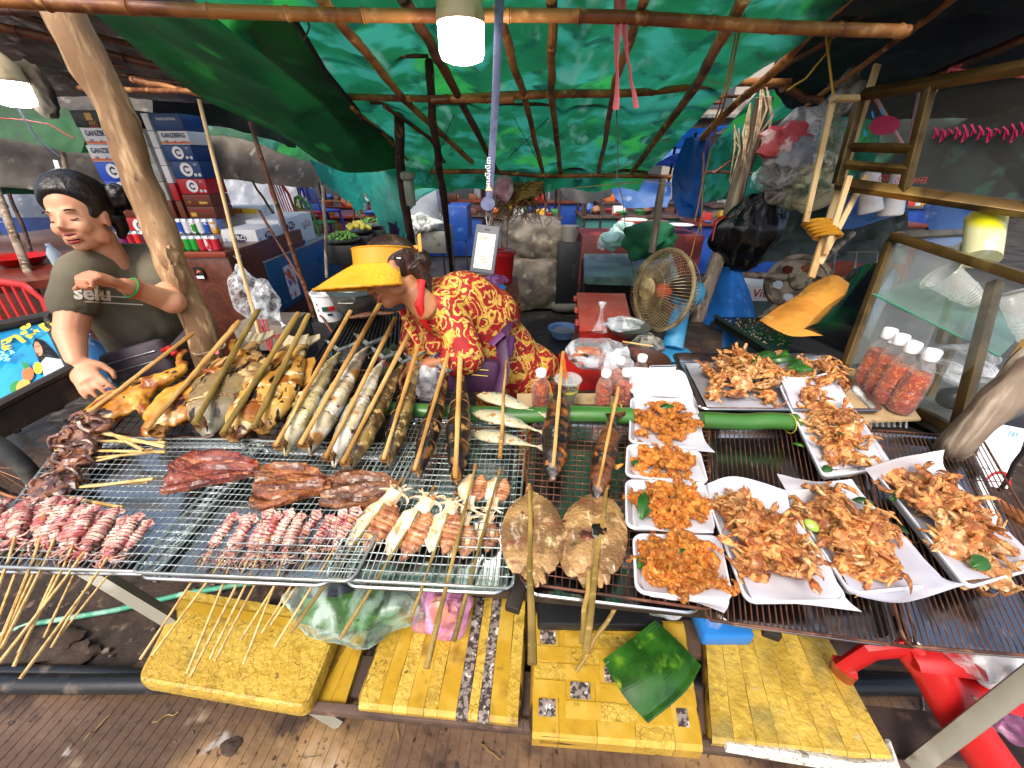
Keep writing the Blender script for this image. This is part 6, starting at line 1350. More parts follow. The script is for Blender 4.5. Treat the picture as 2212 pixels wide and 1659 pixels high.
for nm,rows,u0,u1,vs_ in (('left column',colA,147,222,(237,275,313,350,390,432,470,508)),('middle column',colB,224,290,(237,277,315,352,392,434,472,510)),('right column',colC,320,386,(244,282,313,348,386,420,446,475))):
 x0,x1=A(u0,vs_[0],YC).x,A(u1,vs_[0],YC).x
 for k,(c,art,lab) in enumerate(rows):
  zt_,zb_=A(u0,vs_[k],YC).z,A(u0,vs_[k+1],YC).z;j=random.uniform(-.012,.012)
  carton((x0+j,YC+abs(j),zb_),(x1+j,YC+.30,zt_),cmat[c],'%s in the %s of stacked beer cartons'%(lab,nm),art,band=I['orange'] if (c == 'white') else None)
x0=A(303,244,YC).x;x1=A(318,244,YC).x
for k in range(6):
 v0,v1=(244,282,320,358,396,434,475)[k:k+2];carton((x0,YC-.01,A(303,v1,YC).z),(x1,YC+.3,A(303,v0,YC).z),cmat[('white','white','white','white','red','brown')[k]],'narrow %s carton end %s, right behind the peeled trunk'%(('white','white','white','white','red','brown')[k],('topmost','second down','third down','fourth down','fifth down','lowest')[k]),[])
m_rcloth=mat('brown_oilcloth','54281a',[('r','633222',7,.5,.9,.1,20),('n','3c1a12',3,.5,.7)],rough=.3,coat=.3,world=True)
cx1=A(488,545,3.3).x;cz_top=A(488,545,3.3).z
ct=thing('drinks_counter','counter under a shiny red brown oilcloth carrying the cans and beer cartons','table',((cx1-5)/2,4,0))
q=MB();q.box(((cx1-5.2)/2,3.95,cz_top/2),(cx1+5.2,1.3,cz_top),bev=.01);obj('cloth',q,m_rcloth,ct)
q=MB();q.box(((cx1-5.2)/2,3.295,cz_top-.02),(cx1+5.2,.02,.045),bev=.004);obj('top_edge',q,mat('red_brown_wood','7c3420',[('n','5a2416',8,.5,.7)],rough=.4),ct)
q=MB();c=A(430,590,3.28);q.box(c,(.075,.006,.10));obj('sticker',q,I['black'],ct)
q=MB();q.add([c+Vector((-.02,-.004,.0)),c+Vector((.0,-.004,.03)),c+Vector((.025,-.004,.01)),c+Vector((-.005,-.004,.005))],[(0,1,2,3)]);obj('sticker_mark',q,I['orange'],ct,smooth=False)
q=MB();q.add([c+Vector((-.03,-.004,-.045)),c+Vector((.03,-.004,-.045)),c+Vector((.03,-.004,-.022)),c+Vector((-.03,-.004,-.022))],[(0,1,2,3)]);obj('sticker_mark',q,I['white'],ct,smooth=False)
m_alu=mat('can_top','c0c4c8',rough=.25,metal=1)
def can(p,c1,c2,label):
 t=thing('drink_can',label,'can',p,'drink cans lined up on the counter');m=mat('can_'+c1+c2,c1,[('n',c2,18,.56,.60),('g','d8d8dc',2,.040,.046)],rough=.25,metal=.3)
 q=MB();q.lathe([(.025,0),(.032,.008),(.033,.02),(.033,.104)],18,Matrix.Translation(p));obj('can_body',q,m,t)
 q=MB();q.lathe([(.033,.104),(.028,.115),(.027,.119),(.024,.117)],18,Matrix.Translation(p));obj('can_top',q,m_alu,t)
names={'2a9ad0': 'sky blue','2450b0': 'blue','d8d8dc': 'silver','3a8a3a': 'green','b83848': 'crimson','d8a02c': 'golden','5c2450': 'dark purple','2ca040': 'bright green','c83040': 'red','b02838': 'deep red','803070': 'purple','e03c30': 'orange red'}
row_b=['2ca040','d8d8dc','803070','b02838','e03c30','5c2450','5c2450','803070','5c2450','2ca040','2ca040','2ca040','c83040','c83040','c83040']
us=[252,268,284,300,315,330,348,364,380,397,413,428,443,458,473]
for k,(u,c) in enumerate(zip(us,row_b)):
 v=541 if u>340 else 548;p=A(u,v,3.38+(.25 if u<340 else 0));can(Vector((p.x,p.y,cz_top)),c,['c83040','d8d8dc','1c1c1c'][k%3] if k%2 else c,'%s can in the bottom row on the counter, number %d from the left'%(names[c],k+1) if False else '%s can, %s from the left in the bottom row'%(names[c],['first','second','third','fourth','fifth','sixth','seventh','eighth','ninth','tenth','eleventh','twelfth','thirteenth','fourteenth','fifteenth'][k]))
for k,(u,c) in enumerate(zip((378,391,405,418,433,447,461,475),('2a9ad0','2450b0','2450b0','d8d8dc','3a8a3a','d8d8dc','2450b0','d8a02c'))):
 p=A(u-2,515,3.45);can(Vector((p.x,p.y,cz_top+.122)),c,'d8d8dc','%s can, %s from the left in the top row'%(names[c],['first','second','third','fourth','fifth','sixth','seventh','eighth'][k]))
m_bcloth=mat('blue_print_oilcloth','2272a4',[('r','174a72',4.2,.2,.6,.15,24),('w','1a5684',2.2,.75,.95,.5),('n','4a98c0',18,.62,.74),('n','143c5c',8,.62,.74)],rough=.3,coat=.3,world=True)
bx=P(560,570,.78).x;bt=thing('blue_table','table under a blue patterned oilcloth carrying the water cartons','table',(bx-.5,4.5,0))
q=MB();q.box((bx-.55,4.6,.52),(1.1,1.7,.5),bev=.01);obj('cloth',q,m_bcloth,bt)
q=MB();q.box((bx-.56,4.6,.14),(1.06,1.66,.27));obj('skirt',q,mat('blue_board','1c3c8c',[('n','142a60',4,.5,.7)],rough=.5),bt)
q=MB();q.box((bx-.55,4.6,.775),(1.12,1.72,.012),bev=.003);obj('tabletop',q,mat('grey_tabletop','8c9490',[('n','6a706c',6,.5,.7)],rough=.4),bt)
q=MB();q.box((bx+.008,4.1,.50),(.004,.20,.34));obj('leaflet',q,mat('leaflet_print','e4e0e8',[('n','d06a50',9,.5,.56),('n','6a5ab0',7,.58,.64)],rough=.4),bt)
def wcarton(lo,hi,label,side=True,front=True,strip=None):
 t=thing('water_carton',label,'carton',((lo[0]+hi[0])/2,(lo[1]+hi[1])/2,lo[2]),'white water cartons');q=MB();q.box([(a+b)/2 for a,b in zip(lo,hi)],[b-a for a,b in zip(lo,hi)],bev=.004);obj('box',q,mat('white_card','dcdee0',[('n','c4c8cc',5,.55,.75)],rough=.5),t)
 h=hi[2]-lo[2]
 def face(o,x,w_):
  n_=x.cross(Z1)
  def rect(a,b,c,d,mm,nm='print'): q=MB();q.add([o+x*a*w_+Z1*c*h,o+x*b*w_+Z1*c*h,o+x*b*w_+Z1*d*h,o+x*a*w_+Z1*d*h],[(0,1,2,3)]);q.v=[p+n_*.0015 for p in q.v];obj(nm,q,mm,t,smooth=False)
  q=MB();e=[(.5+.2*math.cos(a*PI/10),.74+.13*math.sin(a*PI/10)) for a in range(20)];q.add([o+x*a*w_+Z1*b*h+n_*.0015 for a,b in e],[tuple(range(20))]);obj('emblem',q,I['navy'],t,smooth=False)
  text('lettering','PRO',o+x*.5*w_+Z1*.74*h+n_*.002,x,Z1,h*.22,I['white'],t,.001,ex=0);text('lettering','VIDA',o+x*.5*w_+Z1*.5*h+n_*.002,x,Z1,h*.24,I['red'],t,.0005,ex=0)
  rect(.0,1,0,.14,I['blue']);q=MB();pts=[(.3,.28),(.4,.36),(.46,.33),(.52,.40),(.6,.32),(.7,.28),(.5,.30)];q.add([o+x*a*w_+Z1*b*h+n_*.002 for a,b in pts],[tuple(range(7))]);obj('mountain_print',q,I['navy'],t,smooth=False)
  rect(.06,.14,.2,.72,mat('bottle_print','9cb8d8',rough=.5),'bottle_print')
 if front: face(Vector((lo[0],lo[1],lo[2])),X1,hi[0]-lo[0])
 if side == 1: face(Vector((hi[0],lo[1],lo[2])),Y1,hi[1]-lo[1])
 if side == 2:
  o=Vector((hi[0]+.001,(lo[1]+hi[1])/2,lo[2]+h*.6));text('lettering','\u1794\u17d2\u179a\u17bc',o-Y1*.06,Y1,Z1,h*.28,I['navy'],t,0,ex=0,fit=.1);text('lettering','\u179c\u17b8\u178a\u17b6',o+Y1*.06,Y1,Z1,h*.28,I['red'],t,0,ex=0,fit=.12)
 if strip: q=MB();q.box(((lo[0]+hi[0])/2,lo[1]-.001,hi[2]-.04),(hi[0]-lo[0],.004,.05));obj('printed_band',q,I['yellow'],t);text('lettering','VIDA',Vector(((lo[0]+hi[0])/2,lo[1]-.004,hi[2]-.04)),X1,Z1,.06,I['red'],t,.001,ex=0)
 return t
zt=.785
wcarton((bx-.36,3.80,zt),(bx-.03,4.22,zt+.27),'white water carton nearest the cans, printed on two faces',1)
wcarton((bx-.38,4.25,zt),(bx-.04,4.68,zt+.30),'white water carton behind the nearest one, with a grey open top',1,False)
wcarton((bx-.40,4.72,zt),(bx-.08,5.05,zt+.30),'white water carton with Khmer lettering at the right',2,False)
wcarton((bx-.95,4.7,zt+.05),(bx-.5,5.05,zt+.38),'white carton with a yellow band behind the water cartons',0,False,True)
bag('plastic_bag',D(540,640,3.2),(.13,.10,.22),m_bag,'clear plastic bag hanging beside the blue table',D(515,560,3.2),31)
bag('plastic_bag',D(575,650,3.1),(.09,.08,.16),m_bag,'clear plastic bag tied with red cord above the low carton',D(610,700,3.1),32)
block('grocery_carton',(D(490,720,3.0).x-.1,3.0,.2),(D(590,720,3.0).x,3.35,.42),mat('old_grey_card','7c746a',[('n','5c544c',5,.5,.7)],rough=.8),'old grey carton with red script beneath the plastic bags','carton')
text('lettering','Kulen',Vector((D(530,700,3.0).x+.05,2.996,.34)),X1,Z1,.09,I['red'],bpy.data.objects['grocery_carton'],0,ex=0)
for k in range(3):
 q=MB();q.tube([D(558+k*8,690,2.95),D(575+k*6,740,2.9),D(600-k*9,790,2.9),D(618+k*4,740,2.9)],.006,6);one('loose_red_cord',q,mat('red_cord','a83038',rough=.6),'red cord tangled over the low carton, %s strand'%['left','middle','right'][k],'cord')
m_lime2=mat('green_limes','5c8c30',[('n','7cac48',30,.5,.7)],rough=.35,rnd=.2);m_mang=mat('pale_mango','d8c850',[('n','b8b038',12,.5,.7)],rough=.4,rnd=.1)
def dish(c,r,label,m,h=.03): q=MB();q.lathe([(r*.6,0),(r*.95,h*.6),(r,h),(r*1.02,h*1.05),(r*.98,h),(r*.6,h*.3)],30,Matrix.Translation(c));return one('round_tray',q,m,label,'tray')
for k,(u,v,d,r,lab) in enumerate(((742,524,3.6,.15,'round metal tray of small green limes'),(775,504,3.8,.13,'round metal tray of pale yellow mangoes'),(802,492,4.0,.14,'round metal tray of sliced green fruit'))):
 c=D(u,v,d);dish(c,r,lab,m_dull)
 bs_=MB();bs_.box((c.x,c.y,c.z-.09-.001*k),(.26,.26,.17),bev=.006);one('black_crate',bs_,m_blk,'black crate under the %s'%lab[12:],'crate')
rs=random.Random(8)
q=MB();q.blob((0,0,0),(.018,.015,.015),2);lme=q.mesh('lime',False,True)[0];lme.materials.append(m_lime2)
q=MB();q.blob((0,0,0),(.045,.026,.026),2);mme=q.mesh('mango',False,True)[0];mme.materials.append(m_mang)
q=MB();q.blob((0,0,0),(.03,.012,.006),2,.4);sme=q.mesh('fruit_slice',False,True)[0];sme.materials.append(m_lime2)
for (u,v,d,r,me,n,lab,cat_) in ((742,522,3.6,.13,lme,46,'small green lime in the round tray','lime'),(775,502,3.8,.10,mme,10,'pale mango in the round tray','mango'),(802,490,4.0,.11,sme,24,'green fruit slice in the farthest round tray','fruit slice')):
 c=D(u,v,d)
 for i in range(n):
  rr=math.sqrt((i+.5)/n);a=i*2.4;o=bpy.data.objects.new(me.name,me);COL.objects.link(o);o.location=(c.x+r*rr*math.cos(a),c.y+r*rr*math.sin(a),c.z+.03+.05*(1-rr*rr)+rs.uniform(0,.01));o.rotation_euler=(rs.uniform(-.5,.5),rs.uniform(-.5,.5),rs.uniform(0,6));tag(o,lab,cat_,lab.replace('in','heaped in',1) if False else cat_+'s heaped on a tray')
m_grill=mat('sooty_grill','171717',[('n','2c2c2c',12,.55,.7),('n','4a4a4c',30,.68,.76)],rough=.35,metal=.5,bump=.3)
GQ=[P(600,880,.70),P(905,860,.70),P(885,668,.70),P(752,668,.70)]
gr=thing('charcoal_grill','long black ribbed charcoal grill running back behind the fish sticks','grill',(bil(GQ,.5,.5).x,bil(GQ,.5,.5).y,0))
q=MB();n=22
for i in range(n):
 s=(i+.5)/n;a,b=bil(GQ,s,0),bil(GQ,s,1);q2=MB();M_=span(a,b,s=1);L=(b-a).length;w_=(GQ[1]-GQ[0]).length/n*.32
 q2.tube([a,b],w_,6);obj('rib',q2,m_grill,gr)
q=MB();lo_=[p-Vector((0,0,.02)) for p in GQ];q.add(lo_+[p-Vector((0,0,.22)) for p in lo_],[(0,1,2,3),(7,6,5,4),(0,4,5,1),(1,5,6,2),(2,6,7,3),(3,7,4,0)]);obj('grill_body',q,m_grill,gr)
for s,t_ in ((0.05,.05),(.95,.05),(.05,.95),(.95,.95)): p=bil(GQ,s,t_);q=MB();q.tube([(p.x,p.y,.46),(p.x,p.y,0)],.02,6);obj('leg',q,m_grill,gr)
m_alum=mat('aluminium','a8a8a4',[('n','8c8a84',5,.5,.7),('n','5c564e',9,.66,.78)],rough=.35,metal=.85,bump=.1)
m_palum=mat('polished_aluminium','d0d2d4',[('n','a8a8a8',8,.55,.7)],rough=.18,metal=1)
c=P(778,668,.72);s_=(110/2)/829.5*proj(c)[2]
pt=thing('cooking_pot','big dull aluminium pot with a dark lid standing at the back of the grill','pot',c)
q=MB();q.lathe([(s_*.72,0),(s_*.85,.02),(s_*.98,.10),(s_*1.0,.135),(s_*1.06,.14)],36,Matrix.Translation(c));obj('pot_body',q,m_alum,pt)
q=MB();q.lathe([(s_*1.08,.142),(s_*1.07,.150),(s_*.8,.158),(s_*.78,.163),(s_*.2,.172),(0.001,.173)],36,Matrix.Translation(c));obj('lid',q,mat('dark_lid','55605e',[('n','3c4442',6,.5,.7)],rough=.35,metal=.5),pt)
for sg in (-1,1): q=MB();q.tube([c+Vector((sg*.05,-s_,.11)),c+Vector((sg*.045,-s_-.03,.11)),c+Vector((0,-s_-.036,.11))],.006,8);obj('handle',q,m_alum,pt)
q=MB();q.blob(c+Vector((.02,-.02,.185)),(.07,.05,.016),4,.5);lumpy(q,.012,26);one('pot_cloth',q,mat('dusty_pink_rag','9c8078',[('n','7c6058',9,.5,.7)],rough=.9,bump=.4),'crumpled dusty pink rag on the pot lid','cloth')
c=P(715,688,.42);bk=thing('paint_bucket','white plastic bucket with coloured prints beside the blue table','bucket',c)
q=MB();q.lathe([(.10,0),(.112,.22),(.118,.225),(.118,.24),(.11,.24),(.10,.05)],32,Matrix.Translation(c));obj('bucket_body',q,m_white,bk)
for k,(a,z,w_,h_,mm) in enumerate(((-1.35,.12,.05,.04,I['dgreen']),(-.9,.12,.05,.04,I['red']),(-1.9,.16,.012,.02,I['red']),(-1.9,.11,.012,.02,I['navy']),(-1.9,.06,.012,.02,I['red']),(-1.1,.07,.04,.02,I['navy']))):
 q=MB();q.grid(6,1,lambda s,t: c+Vector(((.1085+z*.04)*math.cos(a+(s-.5)*w_/.11),(.1085+z*.04)*math.sin(a+(s-.5)*w_/.11),z+h_*(t-.5))));obj('print',q,mm,bk)
block('bucket_stand',(c.x-.13,c.y-.1,0),(c.x+.13,c.y+.13,c.z),m_blk,'dark crate under the white bucket','crate')
c=P(772,806,.715);s_=41/829.5*proj(c)[2];sp=thing('steel_pot','open shiny aluminium pot with side handles on the grill behind the mackerel','pot',c)
q=MB();q.lathe([(s_*.85,0),(s_*.97,.012),(s_,.03),(s_,.115),(s_*1.05,.118),(s_*.98,.116),(s_*.96,.03),(s_*.9,.01),(.001,.01)],36,Matrix.Translation(c),caps=(True,False));obj('pot_body',q,m_palum,sp)
for sg in (-1,1): q=MB();q.tube([c+Vector((sg*s_,-.03,.09)),c+Vector((sg*(s_+.028),-.02,.115)),c+Vector((sg*(s_+.028),.02,.115)),c+Vector((sg*s_,.03,.09))],.0045,8);obj('handle',q,m_palum,sp)
q=MB();q.blob(D(850,790,1.55),(.05,.04,.08),3,.4);lumpy(q,.02,12);one('cloth_bundle',q,mat('green_maroon_cloth','2c3a24',[('n','6a1c28',9,.5,.6)],rough=.8),'green and maroon cloth bundle between the pot and the red blouse','cloth')
bag('plastic_bag',D(925,830,1.40),(.06,.04,.07),m_bag,'clear bag held in the hand of the woman with the visor',seed=44)
q=MB();q.tube(wob(P(742,688,.73),P(870,672,.75),10,.01),[.004,.008,.014,.02,.022,.02,.018,.014,.01,.006,.004],8);one('grilling_fish',q,m_charf,'charred fish lying on the far end of the grill','fish')
q=MB();q.tube([P(700,700,0.02),P(690,705,.02)],[.05,.03],8);one('floor_rag',q,m_wtarp,'pale rag on the ground behind the grill','cloth')
# ================================================================ right hand side goods
def tubeobj(name,pts,r,m,label,cat,group=None,n=8): q=MB();q.tube(pts,r,n);return one(name,q,m,label,cat,group)
m_sauce=mat('chili_sauce','9c2e08',[('n','c05c10',110,.50,.58),('n','6c1404',30,.5,.62),('g','7c1404',2,.0,-.04,.02,40),('n','e0a050',160,.62,.66)],rough=.25,coat=1)
m_pet=mat('clear_bottle','f2e8e0',rough=.06,alpha=.05,spec=1)
def bottle(s_=1.0):
 t=thing('chili_sauce_bottle','x','bottle')
 prof=[(.024,0),(.031,.004),(.0325,.012),(.0325,.03),(.0305,.034),(.0325,.038),(.0325,.05),(.0305,.054),(.0325,.058),(.0325,.075),(.031,.088),(.029,.098),(.022,.118),(.0145,.128),(.0145,.135)]
 q=MB();q.lathe([(r*.94,z+.001) for r,z in prof[:12]],26);obj('sauce',q,m_sauce,t)
 q=MB();q.lathe([(r,z) for r,z in prof],26)
 for i,p in enumerate(q.v):
  if .08<p.z<.125: an=math.atan2(p.y,p.x);k=1+.03*math.sin(an*8+p.z*120);q.v[i]=Vector((p.x*k,p.y*k,p.z))
 obj('bottle_shell',q,m_pet,t)
 q=MB();q.lathe([(.0175,.132),(.0185,.134),(.0185,.152),(.0165,.155),(.001,.155)],28)
 for i,p in enumerate(q.v):
  if i//28 in (1,2): k=1+(.02 if i%2 else 0);q.v[i]=Vector((p.x*k,p.y*k,p.z))
 obj('cap',q,m_white,t);return t
bt_=bottle()
def putb(u,v,z,s_,label,tilt=(0,0),grp='chili sauce bottles'): return place(bt_,label,grp,Matrix.Translation(P(u,v,z))@Euler((tilt[0],tilt[1],random.uniform(0,6))).to_matrix().to_4x4()@Matrix.Diagonal((min(s_,1.08),min(s_,1.08),s_,1)))
m_board=mat('thin_board','b49a74',[('n','8c7250',9,.5,.7),('n','5c4630',16,.64,.76)],rough=.7)
putb(1166,880,TZ-.01,.98,'chili sauce bottle standing alone by the red blouse')
putb(1300,876,TZ-.01,.92,'chili sauce bottle at the front left of the group beside the foam lid')
putb(1343,874,TZ-.01,.92,'chili sauce bottle at the front right of the group beside the foam lid')
putb(1330,848,TZ-.01,.95,'chili sauce bottle behind the front pair, showing between them')
putb(1375,842,TZ-.01,.95,'chili sauce bottle farthest back behind the foam lid')
q=MB();q.box((0,0,0),(.75,.1,.012),span(P(1120,868,TZ-.02),P(1420,868,TZ-.02),s=1)@Matrix.Translation((.37,0,0)));one('shelf_board',q,m_board,'narrow board carrying the chili bottles behind the banana stalk','board')
BZ2=RZ+.028
QB=[P(1730,915,BZ2),P(1990,905,BZ2),P(1915,800,BZ2),P(1800,800,BZ2)]
q=MB();q.add([p for p in QB]+[p-Vector((0,0,.008)) for p in QB],[(0,1,2,3),(7,6,5,4),(0,4,5,1),(1,5,6,2),(2,6,7,3),(3,7,4,0)]);one('shelf_board',q,m_board,'thin plywood board with a pointed corner beneath the four tall chili bottles','board')
for u,v,lab in ((1862,832,'farthest'),(1884,848,'second farthest'),(1905,868,'second nearest'),(1940,888,'nearest')): putb(u,v,BZ2+.004,1.42,'tall chili sauce bottle by the glass cabinet, the %s of four'%lab,grp='tall chili bottles by the glass cabinet')
c=P(1222,880,TZ-.01);dk=thing('iced_drink','clear cup of green drink with a lid and an orange straw','cup',c)
q=MB();q.lathe([(.028,.002),(.036,.075)],26,Matrix.Translation(c));obj('drink',q,mat('green_tea','5c6424',[('n','3c4018',30,.5,.6),('n','b8b060',40,.62,.7)],rough=.2,coat=.5),dk)
q=MB();q.lathe([(.030,0),(.043,.115)],30,Matrix.Translation(c),caps=(True,False));obj('cup',q,m_pet,dk)
q=MB();q.lathe([(.0385,.075),(.0395,.085)],30,Matrix.Translation(c),caps=(False,False));obj('yellow_band',q,mat('yellow_print','c8c020',rough=.4),dk)
q=MB();q.lathe([(.047,.113),(.048,.118),(.044,.122),(.035,.119),(.001,.121)],30,Matrix.Translation(c));obj('lid',q,mat('frosted_lid','d4dadc',rough=.2,alpha=.2),dk)
q=MB();q.tube([c+Vector((.008,0,.04)),c+Vector((-.02,.005,.19))],.0055,10);obj('straw',q,mat('orange_straw','e06a1c',rough=.35),dk)
rcq=P(1290,880,.55);q=MB();q.box((P(1290,800,.80).x,1.62,.62),(.30,.30,.30),bev=.02);one('red_crate',q,m_red,'red plastic crate behind the chili bottles with a plastic bag of food on top','crate')
bag('plastic_bag',D(1290,765,1.50),(.115,.08,.055),mat('frosted_bag','ccd0d8',[('n','f4f4f8',12,.58,.72)],rough=.2,alpha=.55,bump=.7,bsc=18),'knotted plastic bag of food on the red crate',D(1300,670,1.5),51,inner=[(D(1275,770,1.48),(.07,.05,.03),mat('brown_food','9c5c38',[('n','3c2c24',12,.5,.6),('n','e0b498',20,.6,.7)],rough=.5))])
bag('plastic_bag',D(1335,800,1.42),(.05,.04,.09),m_bag,'empty clear bag slumped on the right of the red crate',seed=53)
ck=thing('cooler_box','salmon red cooler box with its faded lid, left of the desk fan','cooler',D(1300,720,2.35))
m_cool=mat('faded_red_cooler','c84a3c',[('n','d86a5c',4,.42,.6),('n','8c2c24',16,.68,.76)],rough=.35,coat=.3)
K=[D(1252,706,2.12),D(1366,700,2.08),D(1350,634,2.45),D(1246,632,2.5)]
q=MB();up=Vector((0,0,.03));q.add(K+[p-up for p in K],[(0,1,2,3),(7,6,5,4),(0,4,5,1),(1,5,6,2),(2,6,7,3),(3,7,4,0)]);obj('lid',q,m_cool,ck)
q=MB();K2=[bil([K[0],K[1],K[2],K[3]],a,b) for a,b in ((.02,.02),(.98,.02),(.98,.98),(.02,.98))];zb=K[0].z-.26
q.add([p-Vector((0,0,.034)) for p in K2]+[Vector((p.x,p.y,zb)) for p in K2],[(0,1,2,3),(7,6,5,4),(0,4,5,1),(1,5,6,2),(2,6,7,3),(3,7,4,0)]);obj('cooler_body',q,mat('dark_red_cooler','a82820',rough=.4),ck)
for k,(a) in enumerate((.15,.5,.85)): q=MB();q.box(K[0].lerp(K[3],a)-Vector((.012,0,.01)),(.02,.035,.03),bev=.004);obj('hinge',q,m_cool,ck)
q=MB();bc=K[0].lerp(K[2],.5);q.box((bc.x,bc.y,(zb-.01)/2),(.36,.36,zb-.012),bev=.01);one('wooden_stand',q,m_bark,'dark wooden stand under the salmon cooler box','stand')
def wok(c,r,m,label,cat='pan'): q=MB();q.lathe([(.001,0),(r*.6,.01),(r*.9,.035),(r,.055),(r*1.03,.056),(r*.96,.05),(r*.6,.02),(.001,.012)],32,Matrix.Translation(c),caps=(False,False));return one('pan',q,m,label,cat)
wok(D(1352,725,1.95),.11,m_alum,'shallow aluminium pan between the cooler and the fan')
bag('plastic_bag',D(1345,700,1.9),(.09,.06,.035),m_bag,'crumpled clear bag above the aluminium pan',seed=55)
bag('plastic_bag',D(1395,752,1.75),(.08,.06,.06),mat('smoky_bag','8c8880',[('n','c8c8c4',14,.6,.72),('n','4c4238',9,.5,.65)],rough=.25,alpha=.8,bump=.8,bsc=18),'smoky grey plastic bag of scraps under the fan',seed=56,amp=.6)
wok(D(1385,800,1.55),.10,mat('rust_red_pan','3c2018',[('n','6c3420',14,.5,.65)],rough=.5),'rust red pan of chili flakes behind the foam lid')
ld=thing('ladle','ladle with a dark wooden handle resting by the fan foot','ladle',D(1395,790,1.55));q=MB();q.tube([D(1340,742,1.62),D(1392,792,1.55)],[.009,.012],8);obj('handle',q,m_bark,ld);q=MB();q.tube([D(1392,792,1.55),D(1420,812,1.53)],[.010,.012],8,sq=.4);obj('ferrule',q,m_steel,ld)
tubeobj('stick',[D(1345,738,1.6),D(1410,748,1.6)],.004,m_straw,'thin wooden stick crossing the clutter by the fan foot','stick')
q=MB();pq=[P(1225,905,.72),P(1560,905,.72),P(1560,690,.72),P(1235,720,.72)];q.add([p for p in pq]+[p-Vector((0,0,.03)) for p in pq],[(0,1,2,3),(7,6,5,4),(0,4,5,1),(1,5,6,2),(2,6,7,3),(3,7,4,0)]);
wb=one('work_board',q,mat('dark_stained_board','3a3028',[('n','5c4a3c',9,.5,.7),('n','8c8478',30,.66,.76)],rough=.7),'dark work board behind the banana stalk carrying the fan, crate and pans','board')
q=MB();q.box((0,0,0),(.10,.004,.035),span(D(1402,800,1.36),D(1482,797,1.38),s=1)@Matrix.Translation((.05,0,.0)));cd=one('name_card',q,m_white,'small white card stand with a navy edge behind the open foam lid','card')
q=MB();q.box((0,-.003,.016),(.10,.002,.004),span(D(1402,800,1.36),D(1482,797,1.38),s=1)@Matrix.Translation((.05,0,.0)));obj('navy_edge',q,I['navy'],cd)
q=MB();q.blob(D(1464,805,1.36),(.006,.003,.006),2);obj('orange_logo',q,I['orange'],cd)
# ---- desk fan
m_cream=mat('aged_cream','94805a',[('n','6c5838',16,.48,.62),('n','d0c098',9,.56,.7)],rough=.5);m_fblue=mat('faded_blue_enamel','2f86b4',[('n','5aa0c4',6,.5,.7),('n','7c5c44',26,.68,.74)],rough=.45,bump=.1)
fc=D(1430,628,1.92);ff_=camv(-.92,-.02,.38).normalized();FM=frame(ff_,camv(.02,1,.1));FM.translation=fc
fn=thing('desk_fan','old desk fan with a cream wire cage and blue metal body','fan',D(1450,755,1.95))
R0=.195
q=MB();q.tube([FM@Vector((0,R0*math.cos(a*PI/24),R0*math.sin(a*PI/24))) for a in range(48)],.009,10,close=True,sq=1.3);obj('cage_rim',q,m_cream,fn)
q=MB()
for k in range(72):
 a=k*2*PI/72;c_,s__=math.cos(a),math.sin(a);q.tube([FM@Vector((x,r*c_,r*s__)) for x,r in ((.0,R0),(.045,R0*.93),(.075,R0*.75),(.09,R0*.45),(.094,R0*.25))],.0014,5,caps=False)
q.tube([FM@Vector((.086,R0*.55*math.cos(a*PI/24),R0*.55*math.sin(a*PI/24))) for a in range(48)],.0016,5,close=True);g1=obj('front_grille',q,m_cream,fn);g1['kind']='stuff'
q=MB()
for k in range(56):
 a=k*2*PI/56;c_,s__=math.cos(a),math.sin(a);q.tube([FM@Vector((x,r*c_,r*s__)) for x,r in ((.0,R0),(-.05,R0*.95),(-.085,R0*.7),(-.095,R0*.35))],.0014,5,caps=False)
for rr,xx in ((.93,-.055),(.7,-.086),(.35,-.096)): q.tube([FM@Vector((xx,R0*rr*math.cos(a*PI/24),R0*rr*math.sin(a*PI/24))) for a in range(48)],.0016,5,close=True)
g2=obj('rear_grille',q,m_cream,fn);g2['kind']='stuff'
q=MB();q.lathe([(.052,.088),(.054,.094),(.050,.100),(.001,.103)],30,FM@Matrix.Rotation(PI/2,4,'Y'));obj('badge_disc',q,m_cream,fn)
q=MB();q.lathe([(.035,-.03),(.035,.03),(.02,.05),(.001,.055)],24,FM@Matrix.Rotation(PI/2,4,'Y'));obj('hub',q,mat('orange_red_hub','c84028',rough=.4),fn)
for k in range(3):
 q=MB();a0=k*2*PI/3;q.grid(10,10,lambda a,b: FM@Vector((-.03+.05*(b-.5)*1.0,(.03+.13*a)*math.cos(a0+(b-.5)*(1.1-.3*a)),(.03+.13*a)*math.sin(a0+(b-.5)*(1.1-.3*a)))));obj('blade',q,mat('dark_blade','3c3430',[('n','5c4c40',6,.5,.7)],rough=.4),fn)
q=MB();q.lathe([(.04,-.09),(.062,-.10),(.066,-.14),(.066,-.22),(.05,-.235),(.001,-.236)],30,FM@Matrix.Rotation(PI/2,4,'Y'));obj('motor_housing',q,m_fblue,fn)
q=MB();k0=FM@Vector((-.14,0,-.05));q.tube([k0,k0.lerp(D(1452,752,1.95),.3),D(1452,752,1.95)],[.03,.045,.052],16,sq=.75);obj('stand_column',q,m_fblue,fn)
q=MB();b_=D(1452,755,1.95);q.lathe([(.10,0),(.105,.012),(.09,.024),(.05,.03)],30,Matrix.Translation(Vector((b_.x,b_.y,b_.z-.03))));obj('base_plate',q,m_fblue,fn)
q=MB();q.tube([FM@Vector((-.17,0,.06)),FM@Vector((-.17,0,.095))],[.006,.01],8);obj('oscillator_knob',q,m_blk,fn)
block('fan_box',(b_.x-.16,b_.y-.08,0),(b_.x+.2,b_.y+.2,b_.z-.032),m_bark,'dark box the desk fan stands on','box')
